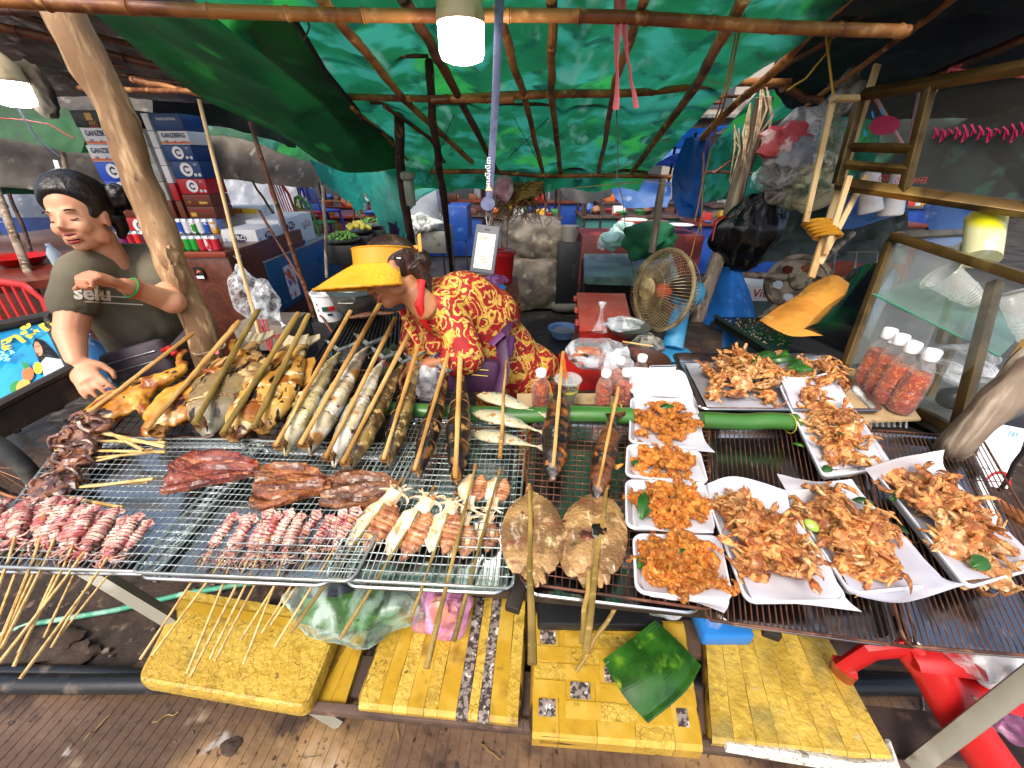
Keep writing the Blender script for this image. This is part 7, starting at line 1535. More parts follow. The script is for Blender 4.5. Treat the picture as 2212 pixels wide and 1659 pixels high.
# ---- blue sheet, black bag, wheel, boxes
sheet('blue_tarpaulin',[uvd((1566,548,2.5),(1578,545,2.45),(1590,560,2.45)),uvd((1545,620,2.5),(1585,625,2.38),(1622,640,2.45)),uvd((1520,690,2.45),(1575,700,2.32),(1634,690,2.42)),uvd((1505,745,2.4),(1570,748,2.3),(1632,700,2.4))],mat('bright_blue_sheet','2478d0',[('n','1a62b4',4,.4,.6),('n','3c90e4',8,.56,.72)],rough=.5,transl=.2,bump=.4,bsc=16),'bright blue plastic sheet draped like a cone right of the fan',30,40,.03,7,20,cat='plastic sheet')
q=MB();bc=D(1622,490,2.3);q.blob(bc,(.20,.12,.25),5,.3,1.6,seed=4)
for i,p in enumerate(q.v): d=p-bc;t=max(0,d.z/.25);q.v[i]=Vector((bc.x+d.x*(1-.75*t**2)+.05*t,bc.y+d.y*(1-.6*t),p.z))+d*(.10*mnoise.noise(p*Vector((16,16,5)))-.06*abs(mnoise.noise(p*Vector((34,34,9)))))
one('rubbish_bag',q,mat('black_bin_bag','0c0d0f',rough=.22,bump=.9,bsc=22,st=(1,1,.4)),'black bin bag hanging between the weathered post and the wheel','rubbish bag')
m_iron=mat('grimy_iron','8a7c68',[('n','4c4034',14,.46,.62),('n','b4a894',22,.6,.72)],rough=.6,bump=.3)
wc=D(1722,612,2.55);wh=thing('pulley_wheel','grimy spoked machine wheel with round holes beside the black bin bag','wheel',wc);WM=frame(camv(-.35,.1,.93),camv(0,1,0));WM.translation=wc
q=MB();RW=.19;q.lathe([(RW*.86,-.02),(RW,-.025),(RW,.025),(RW*.86,.02)],48,WM@Matrix.Rotation(PI/2,4,'Y'),caps=(False,False));q.lathe([(RW*.86,.02),(RW*.86,-.02)],48,WM@Matrix.Rotation(PI/2,4,'Y'),caps=(False,False));obj('wheel_rim',q,m_iron,wh)
q=MB();q.lathe([(.05,-.03),(.05,.035),(.025,.05),(.001,.05)],24,WM@Matrix.Rotation(PI/2,4,'Y'));obj('hub',q,m_iron,wh)
nn=96;q=MB();vv=[];ffx=[]
rings_=14
for r in range(rings_+1):
 for a in range(nn): rr=.045+(RW*.87-.045)*r/rings_;an=2*PI*a/nn;vv.append((.0,rr*math.cos(an),rr*math.sin(an)))
for r in range(rings_):
 for a in range(nn):
  rr=.045+(RW*.87-.045)*(r+.5)/rings_;an=2*PI*(a+.5)/nn;k=round(an/(PI/3))*PI/3;dx=rr*math.cos(an)-.108*math.cos(k);dy=rr*math.sin(an)-.108*math.sin(k)
  if dx*dx+dy*dy>.032**2: ffx.append((r*nn+a,r*nn+(a+1)%nn,(r+1)*nn+(a+1)%nn,(r+1)*nn+a))
q.add(vv,ffx,WM);o=obj('web_plate',q,m_iron,wh);md=o.modifiers.new('thick','SOLIDIFY');md.thickness=.012
tubeobj('machine_lever',[D(1598,592,2.45),D(1700,600,2.55)],.022,m_iron,'horizontal grimy pipe handle left of the machine wheel','pipe')
tubeobj('machine_lever',[D(1745,590,2.55),D(1842,505,2.8)],.020,m_iron,'slanting pipe handle rising right of the machine wheel','pipe')
tubeobj('machine_lever',[D(1635,695,2.4),D(1690,650,2.5)],.020,m_iron,'short pipe below the machine wheel','pipe')
vb=block('printed_box',(D(1620,630,2.9).x,D(1620,630,2.9).y,D(1620,655,2.9).z),(D(1735,630,2.9).x,D(1620,630,2.9).y+.3,D(1620,615,2.9).z),m_white,'white box printed in red and blue behind the machine wheel','box');
text('lettering','Vital',Vector((D(1650,620,2.9).x,D(1620,630,2.9).y-.002,(D(1620,655,2.9).z+D(1620,615,2.9).z)/2)),X1,Z1,.09,I['red'],vb,.001,ex=0)
block('machine_table',(D(1590,660,2.9).x,2.85,0),(D(1860,660,2.9).x,3.5,D(1620,655,2.9).z-.002),mat('teal_grey_table','3c5454',[('n','2a3838',6,.45,.65)],rough=.5),'teal grey table behind the machine wheel','table')
for u in (1805,1850): q=MB();q.tube([D(u,545,2.8),D(u+45,545,2.8),D(u+40,600,2.75),D(u-8,600,2.75)],.008,6,close=True);one('metal_frame',q,m_dull,'grey metal frame leaning behind the yellow cloth, %s one'%('left' if u == 1805 else 'right'),'frame')
TQ2=[D(1700,760,1.75),D(1860,800,1.6),D(1770,690,2.05),D(1545,684,2.25)]
zt3=.80;TQ2=[P(1690,775,zt3),P(1850,800,zt3),P(1830,690,zt3),P(1545,684,zt3)]
tk=thing('black_counter','black wet counter scattered with grated scraps under the yellow cloth','table',(TQ2[0].x,TQ2[0].y,0))
q=MB();q.add(TQ2+[p-Vector((0,0,.04)) for p in TQ2],[(0,1,2,3),(7,6,5,4),(0,4,5,1),(1,5,6,2),(2,6,7,3),(3,7,4,0)]);obj('countertop',q,mat('wet_black_top','16181a',[('n','3a2c1c',9,.56,.7)],rough=.12,coat=.6),tk)
for a,b in ((0,3),(0,1)): q=MB();q.tube([TQ2[a]+Vector((0,0,.004)),TQ2[b]+Vector((0,0,.004))],.012,8);obj('edge_trim',q,mat('dark_green_trim','1c2c24',rough=.3),tk)
for p in TQ2: q=MB();q.tube([(p.x,p.y,zt3-.03),(p.x,p.y,0)],.015,6);obj('leg',q,m_dkst,tk)
rs=random.Random(3);q=MB()
for k in range(120): s,t=rs.random()**1.4,rs.uniform(.3,.98);p=bil(TQ2,s*.5,t);q.box(p+Vector((0,0,.003)),(rs.uniform(.004,.012),.0025,.002),rz=rs.uniform(0,3))
o=one('grated_scraps',q,mat('pale_scraps','c8b890',rough=.8),'pale grated scraps scattered over the black counter','food scraps');o['kind']='stuff'
sheet('yellow_cloth',[uvd((1752,612,2.15),(1800,595,2.1),(1835,612,2.05)),uvd((1720,640,2.05),(1775,630,2.0),(1822,650,1.95)),uvd((1682,662,2.0),(1745,668,1.93),(1806,692,1.88)),uvd((1640,694,1.98),(1708,726,1.82),(1792,724,1.78))],mat('yellow_cloth','d8963c',[('n','c07c28',4,.45,.65),('n','e4ac58',7,.56,.7)],rough=.85,bump=.3,bsc=30),'yellow orange cloth draped over the round green drum',30,40,.016,9,22,cat='cloth')
q=MB();dc=D(1850,690,2.05);q.tube([D(1880,615,2.3),D(1790,760,1.8)],[.13,.15],28);one('green_drum',q,mat('glossy_green_black','0e3a20',[('n','101418',3,.4,.6)],rough=.12,coat=.8),'glossy dark green drum lying between the yellow cloth and the glass cabinet','drum')
# ---- battens bound with tape, hanging frame
for k,(a,b,w_) in enumerate(((D(1895,140,1.75),D(1752,600,1.72),.028),(D(1800,210,1.6),D(1740,480,1.68),.022),(D(1835,380,1.62),D(1782,550,1.7),.022),(D(1870,380,1.7),D(1770,570,1.72),.022))):
 q=MB();L=(b-a).length;q.box((L/2,0,0),(L,w_,.014),span(a,b,s=1,up=camv(0,0,1)),bev=.001);one('wooden_batten',q,m_batten,['tall pale batten rising highest behind the tape','pale batten at the left with two screws','short pale batten in the middle of the taped bundle','pale batten on the right of the taped bundle'][k],'batten','pale battens bound with tape')
q=MB();L=.13;q.box((L/2,0,0),(L,.022,.014),span(D(1797,213,1.58),D(1858,212,1.6),s=1,up=camv(0,0,1)));one('wooden_batten',q,m_batten,'short crosswise batten joining the left batten to the hanging frame','batten','pale battens bound with tape')
for u,v in ((1807,217),(1786,350)): q=MB();q.blob(D(u,v,1.57 if v<300 else 1.60),(.006,.004,.006),2);one('screw_head',q,m_dull,'screw in the left pale batten, %s one'%('upper' if v<300 else 'lower'),'screw')
q=MB();c0=D(1776,490,1.70);
for k in range(5): q.tube([c0+camv(.055*math.cos(a*PI/8)-.012*(k-2),-.012+(k-2)*.014,.035*math.sin(a*PI/8)) for a in range(16)],.009,6,close=True)
one('tape_wrap',q,mat('amber_tape','b8801c',[('n','d8a03c',12,.5,.7)],rough=.25,coat=.5),'amber packing tape wound round the battens','tape')
m_alf=mat('bronze_aluminium','6a5430',[('n','4a3a20',9,.45,.65),('n','9c8048',5,.6,.74)],rough=.35,metal=.6)
m_pane=mat('plexi_pane','8c8880',rough=.08,alpha=.07,spec=.9)
hf=thing('hanging_cabinet','bronze framed sign cabinet with clear panes hanging by pink ties at the top right','cabinet',D(2000,330,1.55))
ca,cb_,cc_,cd_=D(1860,205,1.62),D(2330,125,1.15),D(2330,470,1.25),D(1808,396,1.70)
def fbar(a,b,w_,m=m_alf,par=hf,nm='frame_bar',th=.03): q=MB();L=(b-a).length;q.box((L/2,0,0),(L,w_,th),span(a,b,s=1,up=camv(0,0,1)),bev=.002);obj(nm,q,m,par)
fbar(ca,cb_,.045);fbar(cd_,cc_,.045);fbar(ca,cd_,.03);m1,m2=ca.lerp(cb_,.40),cd_.lerp(cc_,.34);fbar(m1,m2,.03);fbar(ca.lerp(cb_,.92),cd_.lerp(cc_,.86),.03)
fbar(ca.lerp(cd_,.58),m1.lerp(m2,.58),.022);fbar(ca.lerp(cd_,.78),m1.lerp(m2,.78),.022)
q=MB();q.add([ca,m1,m1.lerp(m2,.58),ca.lerp(cd_,.58)],[(0,1,2,3)]);obj('pane',q,m_pane,hf,smooth=False);q=MB();q.add([m1,ca.lerp(cb_,.92),cd_.lerp(cc_,.86),m2],[(0,1,2,3)]);obj('pane',q,m_pane,hf,smooth=False)
for f in (.985,):
 w0=[ca,cb_,cc_,cd_]
mg=mat('magenta_spray','8c1440',rough=.5);bls=mat('blue_spray','2f8cc0',rough=.5)
def HQ(s,t,off=.02): return ca.lerp(cb_,s).lerp(cd_.lerp(cc_,s),t)+camv(0,0,off)
q=MB();q.add([HQ(.15+.09*math.cos(a*PI/8)*(1.1 if math.cos(a*PI/8)>0 else .8),.38+.10*math.sin(a*PI/8)) for a in range(16)],[tuple(range(16))]);obj('painted_mark',q,mg,hf,smooth=False)
for k,(s,t) in enumerate(((.075,.23),(.12,.2),(.055,.42))): q=MB();q.tube([HQ(s,t),HQ(s+.02,t+.07)],.006,6,sq=.3);obj('painted_mark',q,bls,hf)
for ln,tt in ((0,.45),):
 for k in range(17):
  s=.42+.032*k;q=MB();h0=.10*(.7+.3*math.sin(k*2.1));q.tube([HQ(s,tt-.03+.02*math.sin(k)),HQ(s+.012,tt+.0),HQ(s+.004*math.sin(k*3),tt+h0),HQ(s+.02,tt+h0*.5),HQ(s+.016,tt+.0)],.009,6,sq=.4);obj('painted_letter',q,mg,hf)
for k,(a,b,c) in enumerate(((D(2010,215,1.5),D(2050,150,1.6),D(2260,170,1.5)),(D(2005,210,1.5),D(2075,140,1.7),D(2050,150,1.7)))): tubeobj('pink_tie',[a,b,c],.006,mat('pink_string','d85c68',rough=.6),'pink plastic tie above the hanging cabinet, %s strand'%('long' if k == 0 else 'short'),'cord')
tubeobj('pink_tie',[D(1890,210,1.6),D(1960,330,1.75),D(1985,200,1.9)],.007,mat('pale_pink_string','c8989c',rough=.6),'pale pink tie behind the small pane of the hanging cabinet','cord')
m_hb=mat('dusty_bag','a8a49c',[('n','d8d8d8',9,.56,.7),('n','8c7458',6,.58,.72)],rough=.25,alpha=.75,bump=.8,bsc=16)
bag('plastic_bag',D(1712,330,2.0),(.16,.10,.17),mat('whitish_bag','c4c4c8',[('n','ececf0',8,.55,.7)],rough=.2,alpha=.75,bump=.8,bsc=16),'big whitish hanging bag with a red striped bag inside',D(1810,190,2.1),61,inner=[(D(1700,305,1.93),(.12,.06,.08),mat('red_striped_bag','b84850',[('n','e0c0c4',12,.5,.62)],rough=.4)),(D(1720,330,1.92),(.08,.05,.07),m_wtarp)])
bag('plastic_bag',D(1755,395,2.05),(.13,.09,.14),mat('yellowish_bag','b4b08c',[('n','d8dcc0',8,.5,.66),('n','c4809c',10,.64,.74)],rough=.25,alpha=.85,bump=.8,bsc=16),'yellowish hanging bag below the big whitish one',D(1800,250,2.1),62)
bag('plastic_bag',D(1690,400,2.15),(.10,.08,.14),m_hb,'brownish hanging bag at the left of the bunch',D(1700,330,2.2),63)
bag('plastic_bag',D(1815,260,2.15),(.09,.07,.22),m_hb,'dusty clear bag rising behind the left batten',D(1800,190,2.15),64)
bag('plastic_bag',D(1640,385,3.0),(.06,.05,.08),mat('mint_bag','a0c4bc',rough=.3,alpha=.8,bump=.8),'small mint coloured bag hanging on the far green tarp',seed=65)
for k,(u,v,rr) in enumerate(((1880,415,-.25),(1935,420,-.1))):
 c=D(u,v,1.75);q=MB();M_=Matrix.Translation(c)@Euler((rr,rr,0)).to_matrix().to_4x4();q.lathe([(.035,.09),(.037,.0),(.045,-.07),(.045,-.085),(.04,-.09)],24,M_);t=one('cup_stack',q,m_foam,'%s stack of white foam cups hanging under the bronze frame'%('left' if k == 0 else 'right'),'cup stack')
 text('lettering',('020','EH44 120')[k],c+Vector((0,-.043,.06)),-X1,-Z1,.035,I['red'],t,0,ex=0)
gc=thing('glass_cabinet','bronze framed glass cabinet with a glass shelf at the right edge','cabinet',D(2050,820,1.3))
TA,TB_,TC=D(1932,510,1.62),D(2340,640,1.05),D(2120,490,2.0)
BA,BB,BC=D(1826,790,1.60),D(2060,960,1.18),D(2000,780,2.0)
LA=D(1800,860,1.58)
fbar(TA,TB_,.045,par=gc);fbar(TA,D(2095,502,1.95),.03,par=gc);fbar(TA+camv(.0,-.01,-.01),BA,.028,par=gc);fbar(BA,LA,.028,par=gc)
fbar(D(2150,610,1.28),D(2060,960,1.2),.03,par=gc);fbar(D(2240,740,1.05),D(2070,975,1.12),.05,mat('tan_upright','b08a4c',[('n','8c6a34',6,.5,.7)],rough=.4),gc);fbar(D(1870,830,1.55),D(2110,955,1.15),.03,par=gc);fbar(D(2090,520,1.9),D(2030,740,1.75),.02,par=gc);fbar(D(2110,640,1.6),D(2000,860,1.5),.02,par=gc)
for pts in ([TA,TB_,D(2150,950,1.12),BA],[TA,D(2095,502,1.95),D(2000,760,1.9),BA]): q=MB();q.add(pts,[(0,1,2,3)]);obj('pane',q,mat('cabinet_pane','ccd4cc',rough=.05,alpha=.04,spec=.8),gc,smooth=False)
sA,sB,sC,sD=D(1885,635,1.58),D(2160,770,1.22),D(2230,700,1.45),D(1990,600,1.9);q=MB();q.add([sA,sB,sC,sD]+[p-Vector((0,0,.006)) for p in (sA,sB,sC,sD)],[(0,1,2,3),(7,6,5,4),(0,4,5,1),(1,5,6,2),(2,6,7,3),(3,7,4,0)]);obj('glass_shelf',q,mat('green_glass_shelf','6c9c88',rough=.08,alpha=.16),gc)
q=MB();q.tube([sA,sB],.003,6);obj('shelf_edge',q,mat('green_glass_edge','3c8c70',rough=.1),gc)
fA=[D(1835,830,1.6),D(2080,950,1.2),D(2230,880,1.4),D(1990,740,2.0)];q=MB();q.add(fA+[p-Vector((0,0,.02)) for p in fA],[(0,1,2,3),(7,6,5,4),(0,4,5,1),(1,5,6,2),(2,6,7,3),(3,7,4,0)]);obj('cabinet_floor',q,m_dull,gc)
m_cup=mat('clear_cup','d8dcd8',rough=.15,alpha=.28,spec=.9)
def cupstack(c,ax,r,n,label):
 q=MB();M_=frame(ax,(0,0,1));M_.translation=c;M_=M_@Matrix.Rotation(PI/2,4,'Y');prof=[(r*1.25,0),(r*1.3,.006),(r,.01)]
 for k in range(n): z=.10+.012*k;prof += [(r*.8-.003*k,z),(r*.84-.003*k,z+.004)]
 prof += [(r*.55,.10+.012*n+.01),(.001,.10+.012*n+.012)];q.lathe([(a,z) for a,z in prof],30,M_,caps=(False,False));return one('cup_stack',q,m_cup,label,'cup stack')
cupstack(D(2030,592,1.5),camv(.75,-.65,.1),.055,5,'stack of clear plastic cups lying on the upper glass shelf');cupstack(D(2200,630,1.3),camv(.1,-.98,.1),.05,5,'second stack of clear cups at the right edge of the photo')
q=MB();q.tube([D(2130,470,1.45),D(2120,560,1.4)],[.055,.05],20);t=one('cup_tower',q,mat('yellow_clear_cups','d8d8a8',[('g','d8d020',2,.02,.05),('n','ffffff',12,.6,.7)],rough=.2,alpha=.75),'tall stack of yellow banded cups standing on the cabinet','cup stack')
bag('plastic_bag',D(2070,790,1.5),(.12,.10,.06),m_bag,'clear bag and papers inside the glass cabinet',seed=71,amp=.5);q=MB();q.blob(D(2060,860,1.35),(.05,.04,.04),3,.1);one('black_bowl',q,m_blk,'black ribbed bowl inside the cabinet floor','bowl')
q=MB();q.box((0,0,0),(.16,.10,.002),Matrix.Translation(D(1985,750,1.62))@Euler((.5,.3,.4)).to_matrix().to_4x4());one('paper_sheet',q,m_paper,'white paper sheet leaning inside the glass cabinet behind the bottles','paper')
q=MB();q.lathe([(.014,0),(.012,.01),(.004,.05),(.003,.055)],12,Matrix.Translation(D(1926,740,1.6)));one('squeeze_nozzle',q,m_white,'white pointed nozzle behind the tall chili bottles','nozzle')
bkq=MB();
for k in range(7): bkq.tube([D(1880+k*13,910,1.3),D(1884+k*12,935,1.3)],.0035,5)
bkq.tube([D(1870,908,1.3),D(1965,905,1.3)],.006,6);bkq.tube([D(1878,938,1.3),D(1960,936,1.3)],.005,6);one('white_basket',bkq,m_white,'white slotted basket under the bottle board','basket')
wok(D(1985,925,1.4),.14,m_dull,'dull steel basin behind the right rack','basin')
post([D(2260,770,.95),D(2140,880,1.02),D(2062,965,1.1),P(2010,1010,.55)],[.045,.04,.038,.04],m_post,'wooden_post','mottled grey branch leaning at the right edge in front of the glass cabinet',cat='post')
ps=thing('pay_sign','white payment sign with a red arc behind the leaning branch at the right','sign',D(2160,970,1.2));SM=span(D(2085,1035,1.20),D(2225,1090,1.16),s=1,up=camv(.3,.9,.2));
SM=Matrix.Translation(D(2155,985,1.22))@(lambda x,y: Matrix((x,y,x.cross(y))).transposed().to_4x4())(camv(.97,-.16,-.2).normalized(),(camv(.2,.97,.1)-camv(.97,-.16,-.2).normalized()*camv(.2,.97,.1).dot(camv(.97,-.16,-.2).normalized())).normalized())
q=MB();q.box((0,0,0),(.17,.20,.004),SM);obj('board',q,m_white,ps)
sx_,sy_=(SM.to_3x3()@Vector((1,0,0))),(SM.to_3x3()@Vector((0,1,0)));text('lettering','PAY',SM@Vector((.03,.075,.003)),sx_,sy_,.026,I['cyan'],ps,0,ex=0);text('lettering','TAK OEN',SM@Vector((-.045,-.045,.003)),sx_,sy_,.012,I['black'],ps,0,ex=0)
q=MB();q.tube([SM@Vector((.055*math.cos(a*PI/12)+.03,-.10+.05*math.sin(a*PI/12),.004)) for a in range(1,12)],.006,6,sq=.3);obj('red_arc',q,I['red'],ps)
q=MB();q.box((0,0,0),(.05,.05,.003),SM@Matrix.Translation((-.045,-.13,.02)),bev=.001);one('yellow_card',q,I['yellow'],'small yellow card beneath the payment sign','card')
tubeobj('black_rope',wob(D(2230,940,1.0),D(2160,1060,1.1),10,.003),.005,m_cord,'black twisted rope at the right edge','rope')
tubeobj('bamboo_pole',[D(2100,1060,1.25),D(2260,1150,1.1)],.02,m_bamboo,'pale bamboo under the yellow card at the right edge','pole')
# ================================================================ middle background
cl=thing('cloth_table','small table under an orange brown patterned cloth behind the red blouse','table',(0,2.6,0));ca3=P(1000,642,.78);cb3=P(1132,668,.78)
q=MB();Qc=[P(1040,690,.78),P(1125,655,.78),P(1118,598,.78),P(985,590,.78)];q.add(Qc+[Vector((p.x,p.y,.30)) for p in Qc],[(0,1,2,3),(0,4,5,1),(1,5,6,2),(2,6,7,3),(3,7,4,0)]);obj('cloth',q,mat('orange_brown_cloth','8a4824',[('r','5c2818',9,.3,.7,.4,22),('n','c07c40',14,.6,.72)],rough=.6,world=True),cl)
for p in Qc: q=MB();q.tube([(p.x,p.y,.31),(p.x,p.y,0)],.016,6);obj('leg',q,m_dkst,cl)
c=P(1085,608,.785);rb=thing('red_bucket','red plastic bucket with a lid on the patterned table','bucket',c);s_=27/829.5*proj(c)[2]
q=MB();q.lathe([(s_*.78,0),(s_*.95,.20),(s_,.21)],28,Matrix.Translation(c));obj('bucket_body',q,m_red,rb)
q=MB();q.lathe([(s_*1.08,.21),(s_*1.08,.232),(s_*.98,.238),(s_*.4,.242),(.001,.243)],28,Matrix.Translation(c));q.box(c+Vector((-.01,0,.25)),(.05,.015,.015),bev=.004);obj('lid',q,m_red,rb)
c=P(1066,640,.785);s_=26/829.5*proj(c)[2];q=MB();q.lathe([(s_*.6,0),(s_*.95,.055),(s_*1.1,.06),(s_*1.08,.064),(s_*.92,.056),(s_*.55,.006),(.001,.006)],30,Matrix.Translation(c),caps=(True,False));one('blue_basin',q,mat('sky_blue_plastic','2c8cc8',rough=.3),'sky blue plastic basin on the patterned table','basin')
bag('plastic_bag',D(1068,606,2.75),(.09,.06,.04),mat('lilac_bag','b878b8',[('n','e8c8e8',14,.58,.72)],rough=.25,alpha=.8,bump=.8),'lilac plastic bag bundle between bucket and basin',seed=81)
c=P(1216,726,.0);c.z=0;q=MB();q.lathe([(.11,0),(.145,.085),(.165,.09),(.165,.096),(.14,.088),(.105,.008),(.001,.008)],32,Matrix.Translation(c),caps=(True,False));fb=thing('floor_basin','pale blue basin of cloudy water on the aisle floor','basin',c);obj('basin_wall',q,mat('pale_blue_plastic','7ca0d8',rough=.35),fb)
q=MB();q.lathe([(.001,.055),(.125,.055)],32,Matrix.Translation(c),caps=(False,False));obj('water',q,mat('cloudy_water','9aa0a0',rough=.08),fb)
m_sack=mat('grey_brown_cover','6c6458',[('n','4c4640',5,.42,.6),('n','8c8474',9,.56,.7),('n','7c4c40',4,.62,.74)],rough=.6,bump=.7,bsc=14)
def mound(lo,hi,label,m=m_sack,seed=0,sub=5):
 q=MB();c=[(a+b)/2 for a,b in zip(lo,hi)];r=[(b-a)/2 for a,b in zip(lo,hi)];bm=bmesh.new();bmesh.ops.create_cube(bm,size=2);bmesh.ops.subdivide_edges(bm,edges=bm.edges[:],cuts=12,use_grid_fill=True)
 for v in bm.verts:
  p=v.co.copy();n_=p.normalized();p=p.lerp(n_*1.25,.35);k=1+.09*mnoise.noise(p*2.2+Vector((seed,0,0)))-.08*abs(mnoise.noise(p*4+Vector((seed,3,0))));v.co=Vector((c[0]+p.x*r[0]*k,c[1]+p.y*r[1]*k,max(lo[2],c[2]+p.z*r[2]*k)))
 bm.verts.index_update();q.add([v.co.copy() for v in bm.verts],[[v.index for v in f.verts] for f in bm.faces]);bm.free();return one('covered_pile',q,m,label,'covered goods',smooth=60)
pb=P(1150,668,0);X0,Y0_=pb.x,pb.y
mound((X0-.42,Y0_-.1,0),(X0+.32,Y0_+.7,.62),'lower bundle of goods under grey brown plastic in the middle of the market',seed=1)
mound((X0-.38,Y0_+.0,.55),(X0+.34,Y0_+.8,1.02),'upper bundle of goods under grey brown plastic',seed=2)
mound((X0-.75,Y0_+.1,0),(X0-.38,Y0_+.6,.32),'small covered bundle left of the tall pile',seed=3)
for (dx,lab) in ((.42,'coiled grey tyre at the foot of the covered pile'),): q=MB();c=Vector((X0+dx,Y0_-.02,.06));q.tube([c+Vector((.16*math.cos(a*PI/12),.12*math.sin(a*PI/12),0)) for a in range(24)],.055,10,close=True);one('old_tyre',q,mat('grey_rubber','5c5852',rough=.8),lab,'tyre')
rs=random.Random(6);q=MB()
for k in range(130):
 a=D(1112+rs.uniform(-25,60),395+rs.uniform(-6,14),3.0+rs.uniform(-.1,.1));b=D(1090+rs.uniform(-30,90),440+rs.uniform(0,50),3.0+rs.uniform(-.15,.1));m_=a.lerp(b,.5)+Vector((rs.uniform(-.08,.08),rs.uniform(-.04,.04),rs.uniform(-.05,.05)))
 q.tube([a,a.lerp(m_,.5)+Vector((rs.uniform(-.03,.03),0,0)),m_,m_.lerp(b,.6)+Vector((rs.uniform(-.03,.03),0,0)),b],[.004,.0035,.003,.0025,.0015],4)
o=one('root_bundle',q,mat('dry_roots','9c6c3c',[('n','5c3c20',16,.45,.6)],rough=.8),'tangled bundle of dry brown roots hanging behind the lanyard','root bundle');
q=cat_patch([uvd((1110,415,2.95),(1150,395,2.9),(1175,395,2.9)),uvd((1115,440,2.9),(1150,425,2.85),(1172,420,2.9))],16,8,.03,9,3);one('dry_husk',q,mat('dry_husk','a47840',[('n','6c4824',20,.45,.6,(1,1,4))],rough=.8,bump=.6),'pale dry husk sheet on the root bundle','husk')
bag('plastic_bag',D(1088,405,2.9),(.085,.06,.09),mat('pink_net_bag','c88ca0',[('n','e8c8d4',16,.5,.64),('n','b05880',10,.62,.72)],rough=.35,alpha=.95,bump=.8,bsc=20),'pink bag hanging beside the lanyard strap',seed=91)
def cart(u0,u1,v0,v1,vb,Yd,body,label,wheels=True,top=None,cat='cart'):
 a=A(u0,v1,Yd);b=A(u1,v1,Yd);zt_=A(u0,v0,Yd).z;zb_=max(.1,A(u0,vb,Yd).z)
 t=thing('market_cart',label,cat,((a.x+b.x)/2,Yd,0));q=MB();q.box(((a.x+b.x)/2,Yd+.3,(zt_+zb_)/2),(b.x-a.x,.6,zt_-zb_),bev=.01);obj('cart_body',q,body,t)
 if wheels:
  for x in (a.x+.05,b.x-.05): q=MB();q.lathe([(.05,-.015),(.055,0),(.05,.015)],16,Matrix.Translation((x,Yd+.05,.055))@Matrix.Rotation(PI/2,4,'Y'));obj('wheel',q,m_blk,t);q=MB();q.tube([(x,Yd+.05,.055),(x,Yd+.05,zb_)],.012,6);obj('caster_leg',q,m_dkst,t)
 return t,a,b,zt_
t_,a,b,z_=cart(885,965,500,545,548,4.6,m_dull,'stainless steel cart on wheels behind the center posts')
q=MB();q.box(((a.x+b.x)/2-.02,4.9,z_+.28),(b.x-a.x-.08,.5,.55),bev=.05)
for i,p in enumerate(q.v): q.v[i]=p+Vector((mnoise.noise(p*5),mnoise.noise(p*6),mnoise.noise(p*7)))*.05
one('wrapped_load',q,m_wtarp,'pale plastic wrapped box on the stainless cart','covered goods')
bag('plastic_bag',Vector(((a.x+b.x)/2-.05,4.75,z_+.08)),(.25,.2,.14),mat('crumpled_clear','c8ccc4',[('n','f4f4ec',9,.56,.7),('n','8c846c',7,.6,.72)],rough=.2,alpha=.8,bump=.9,bsc=14),'crumpled clear plastic around the foot of the wrapped load',seed=95,amp=.6)
cart(968,1012,445,505,520,6.2,mat('blue_panel','1c448c',[('n','3c6cb0',6,.55,.7),('n','b8b078',5,.66,.74)],rough=.4),'blue panelled cart behind the tall center post',True)
gt=thing('grey_work_table','grey green steel work table in the aisle behind the cooler','table',P(1350,590,.78));GQ2=[P(1262,598,.78),P(1470,605,.78),P(1450,548,.78),P(1262,548,.78)]
q=MB();q.add(GQ2+[p-Vector((0,0,.06)) for p in GQ2],[(0,1,2,3),(7,6,5,4),(0,4,5,1),(1,5,6,2),(2,6,7,3),(3,7,4,0)]);obj('tabletop',q,mat('grey_green_top','6c8880',[('n','4c605c',5,.45,.62),('n','98a8a0',12,.64,.74)],rough=.35),gt)
for p in GQ2: q=MB();q.tube([(p.x,p.y,.73),(p.x,p.y,0)],.02,6);obj('leg',q,m_dkst,gt)
q=MB();lsh=[Vector((p.x,p.y,.30)) for p in GQ2];q.add(lsh+[p-Vector((0,0,.03)) for p in lsh],[(0,1,2,3),(7,6,5,4),(0,4,5,1),(1,5,6,2),(2,6,7,3),(3,7,4,0)]);obj('lower_shelf',q,m_dkst,gt)
q=MB();q.add([GQ2[3]-Vector((0,0,.06)),GQ2[2]-Vector((0,0,.06)),Vector((GQ2[2].x,GQ2[2].y,.1)),Vector((GQ2[3].x,GQ2[3].y,.1))],[(0,1,2,3)]);obj('back_panel',q,m_black,gt)
for u,lab in ((1288,'left white jug on the lower shelf of the grey table'),(1318,'right white jug on the lower shelf of the grey table')):
 c=D(u,634,GQ2[0].y/.95);c=Vector((c.x,GQ2[0].y+.03,.305));q=MB();q.lathe([(.055,0),(.065,.02),(.065,.12),(.045,.17),(.015,.19),(.015,.205),(.001,.206)],20,Matrix.Translation(c));one('white_jug',q,mat('stained_jug','b8b4a8',[('n','7c6c5c',10,.5,.66)],rough=.4),lab,'jug')
bag('plastic_bag',D(1325,520,3.7),(.13,.10,.08),mat('pale_teal_bag','a0c8c0',[('n','d8ece8',9,.5,.66),('n','6c8c80',6,.6,.7)],rough=.3,alpha=.9,bump=.9),'pale teal bag of goods on the grey table, left of the green cloth',seed=101,amp=.5)
bag('plastic_bag',D(1345,495,3.9),(.11,.10,.08),MATS['pale_teal_bag'],'second pale teal bag behind the first on the grey table',seed=102,amp=.5)
bag('plastic_bag',D(1300,528,3.7),(.05,.05,.05),m_bag,'small clear bag at the left end of the grey table',seed=103)
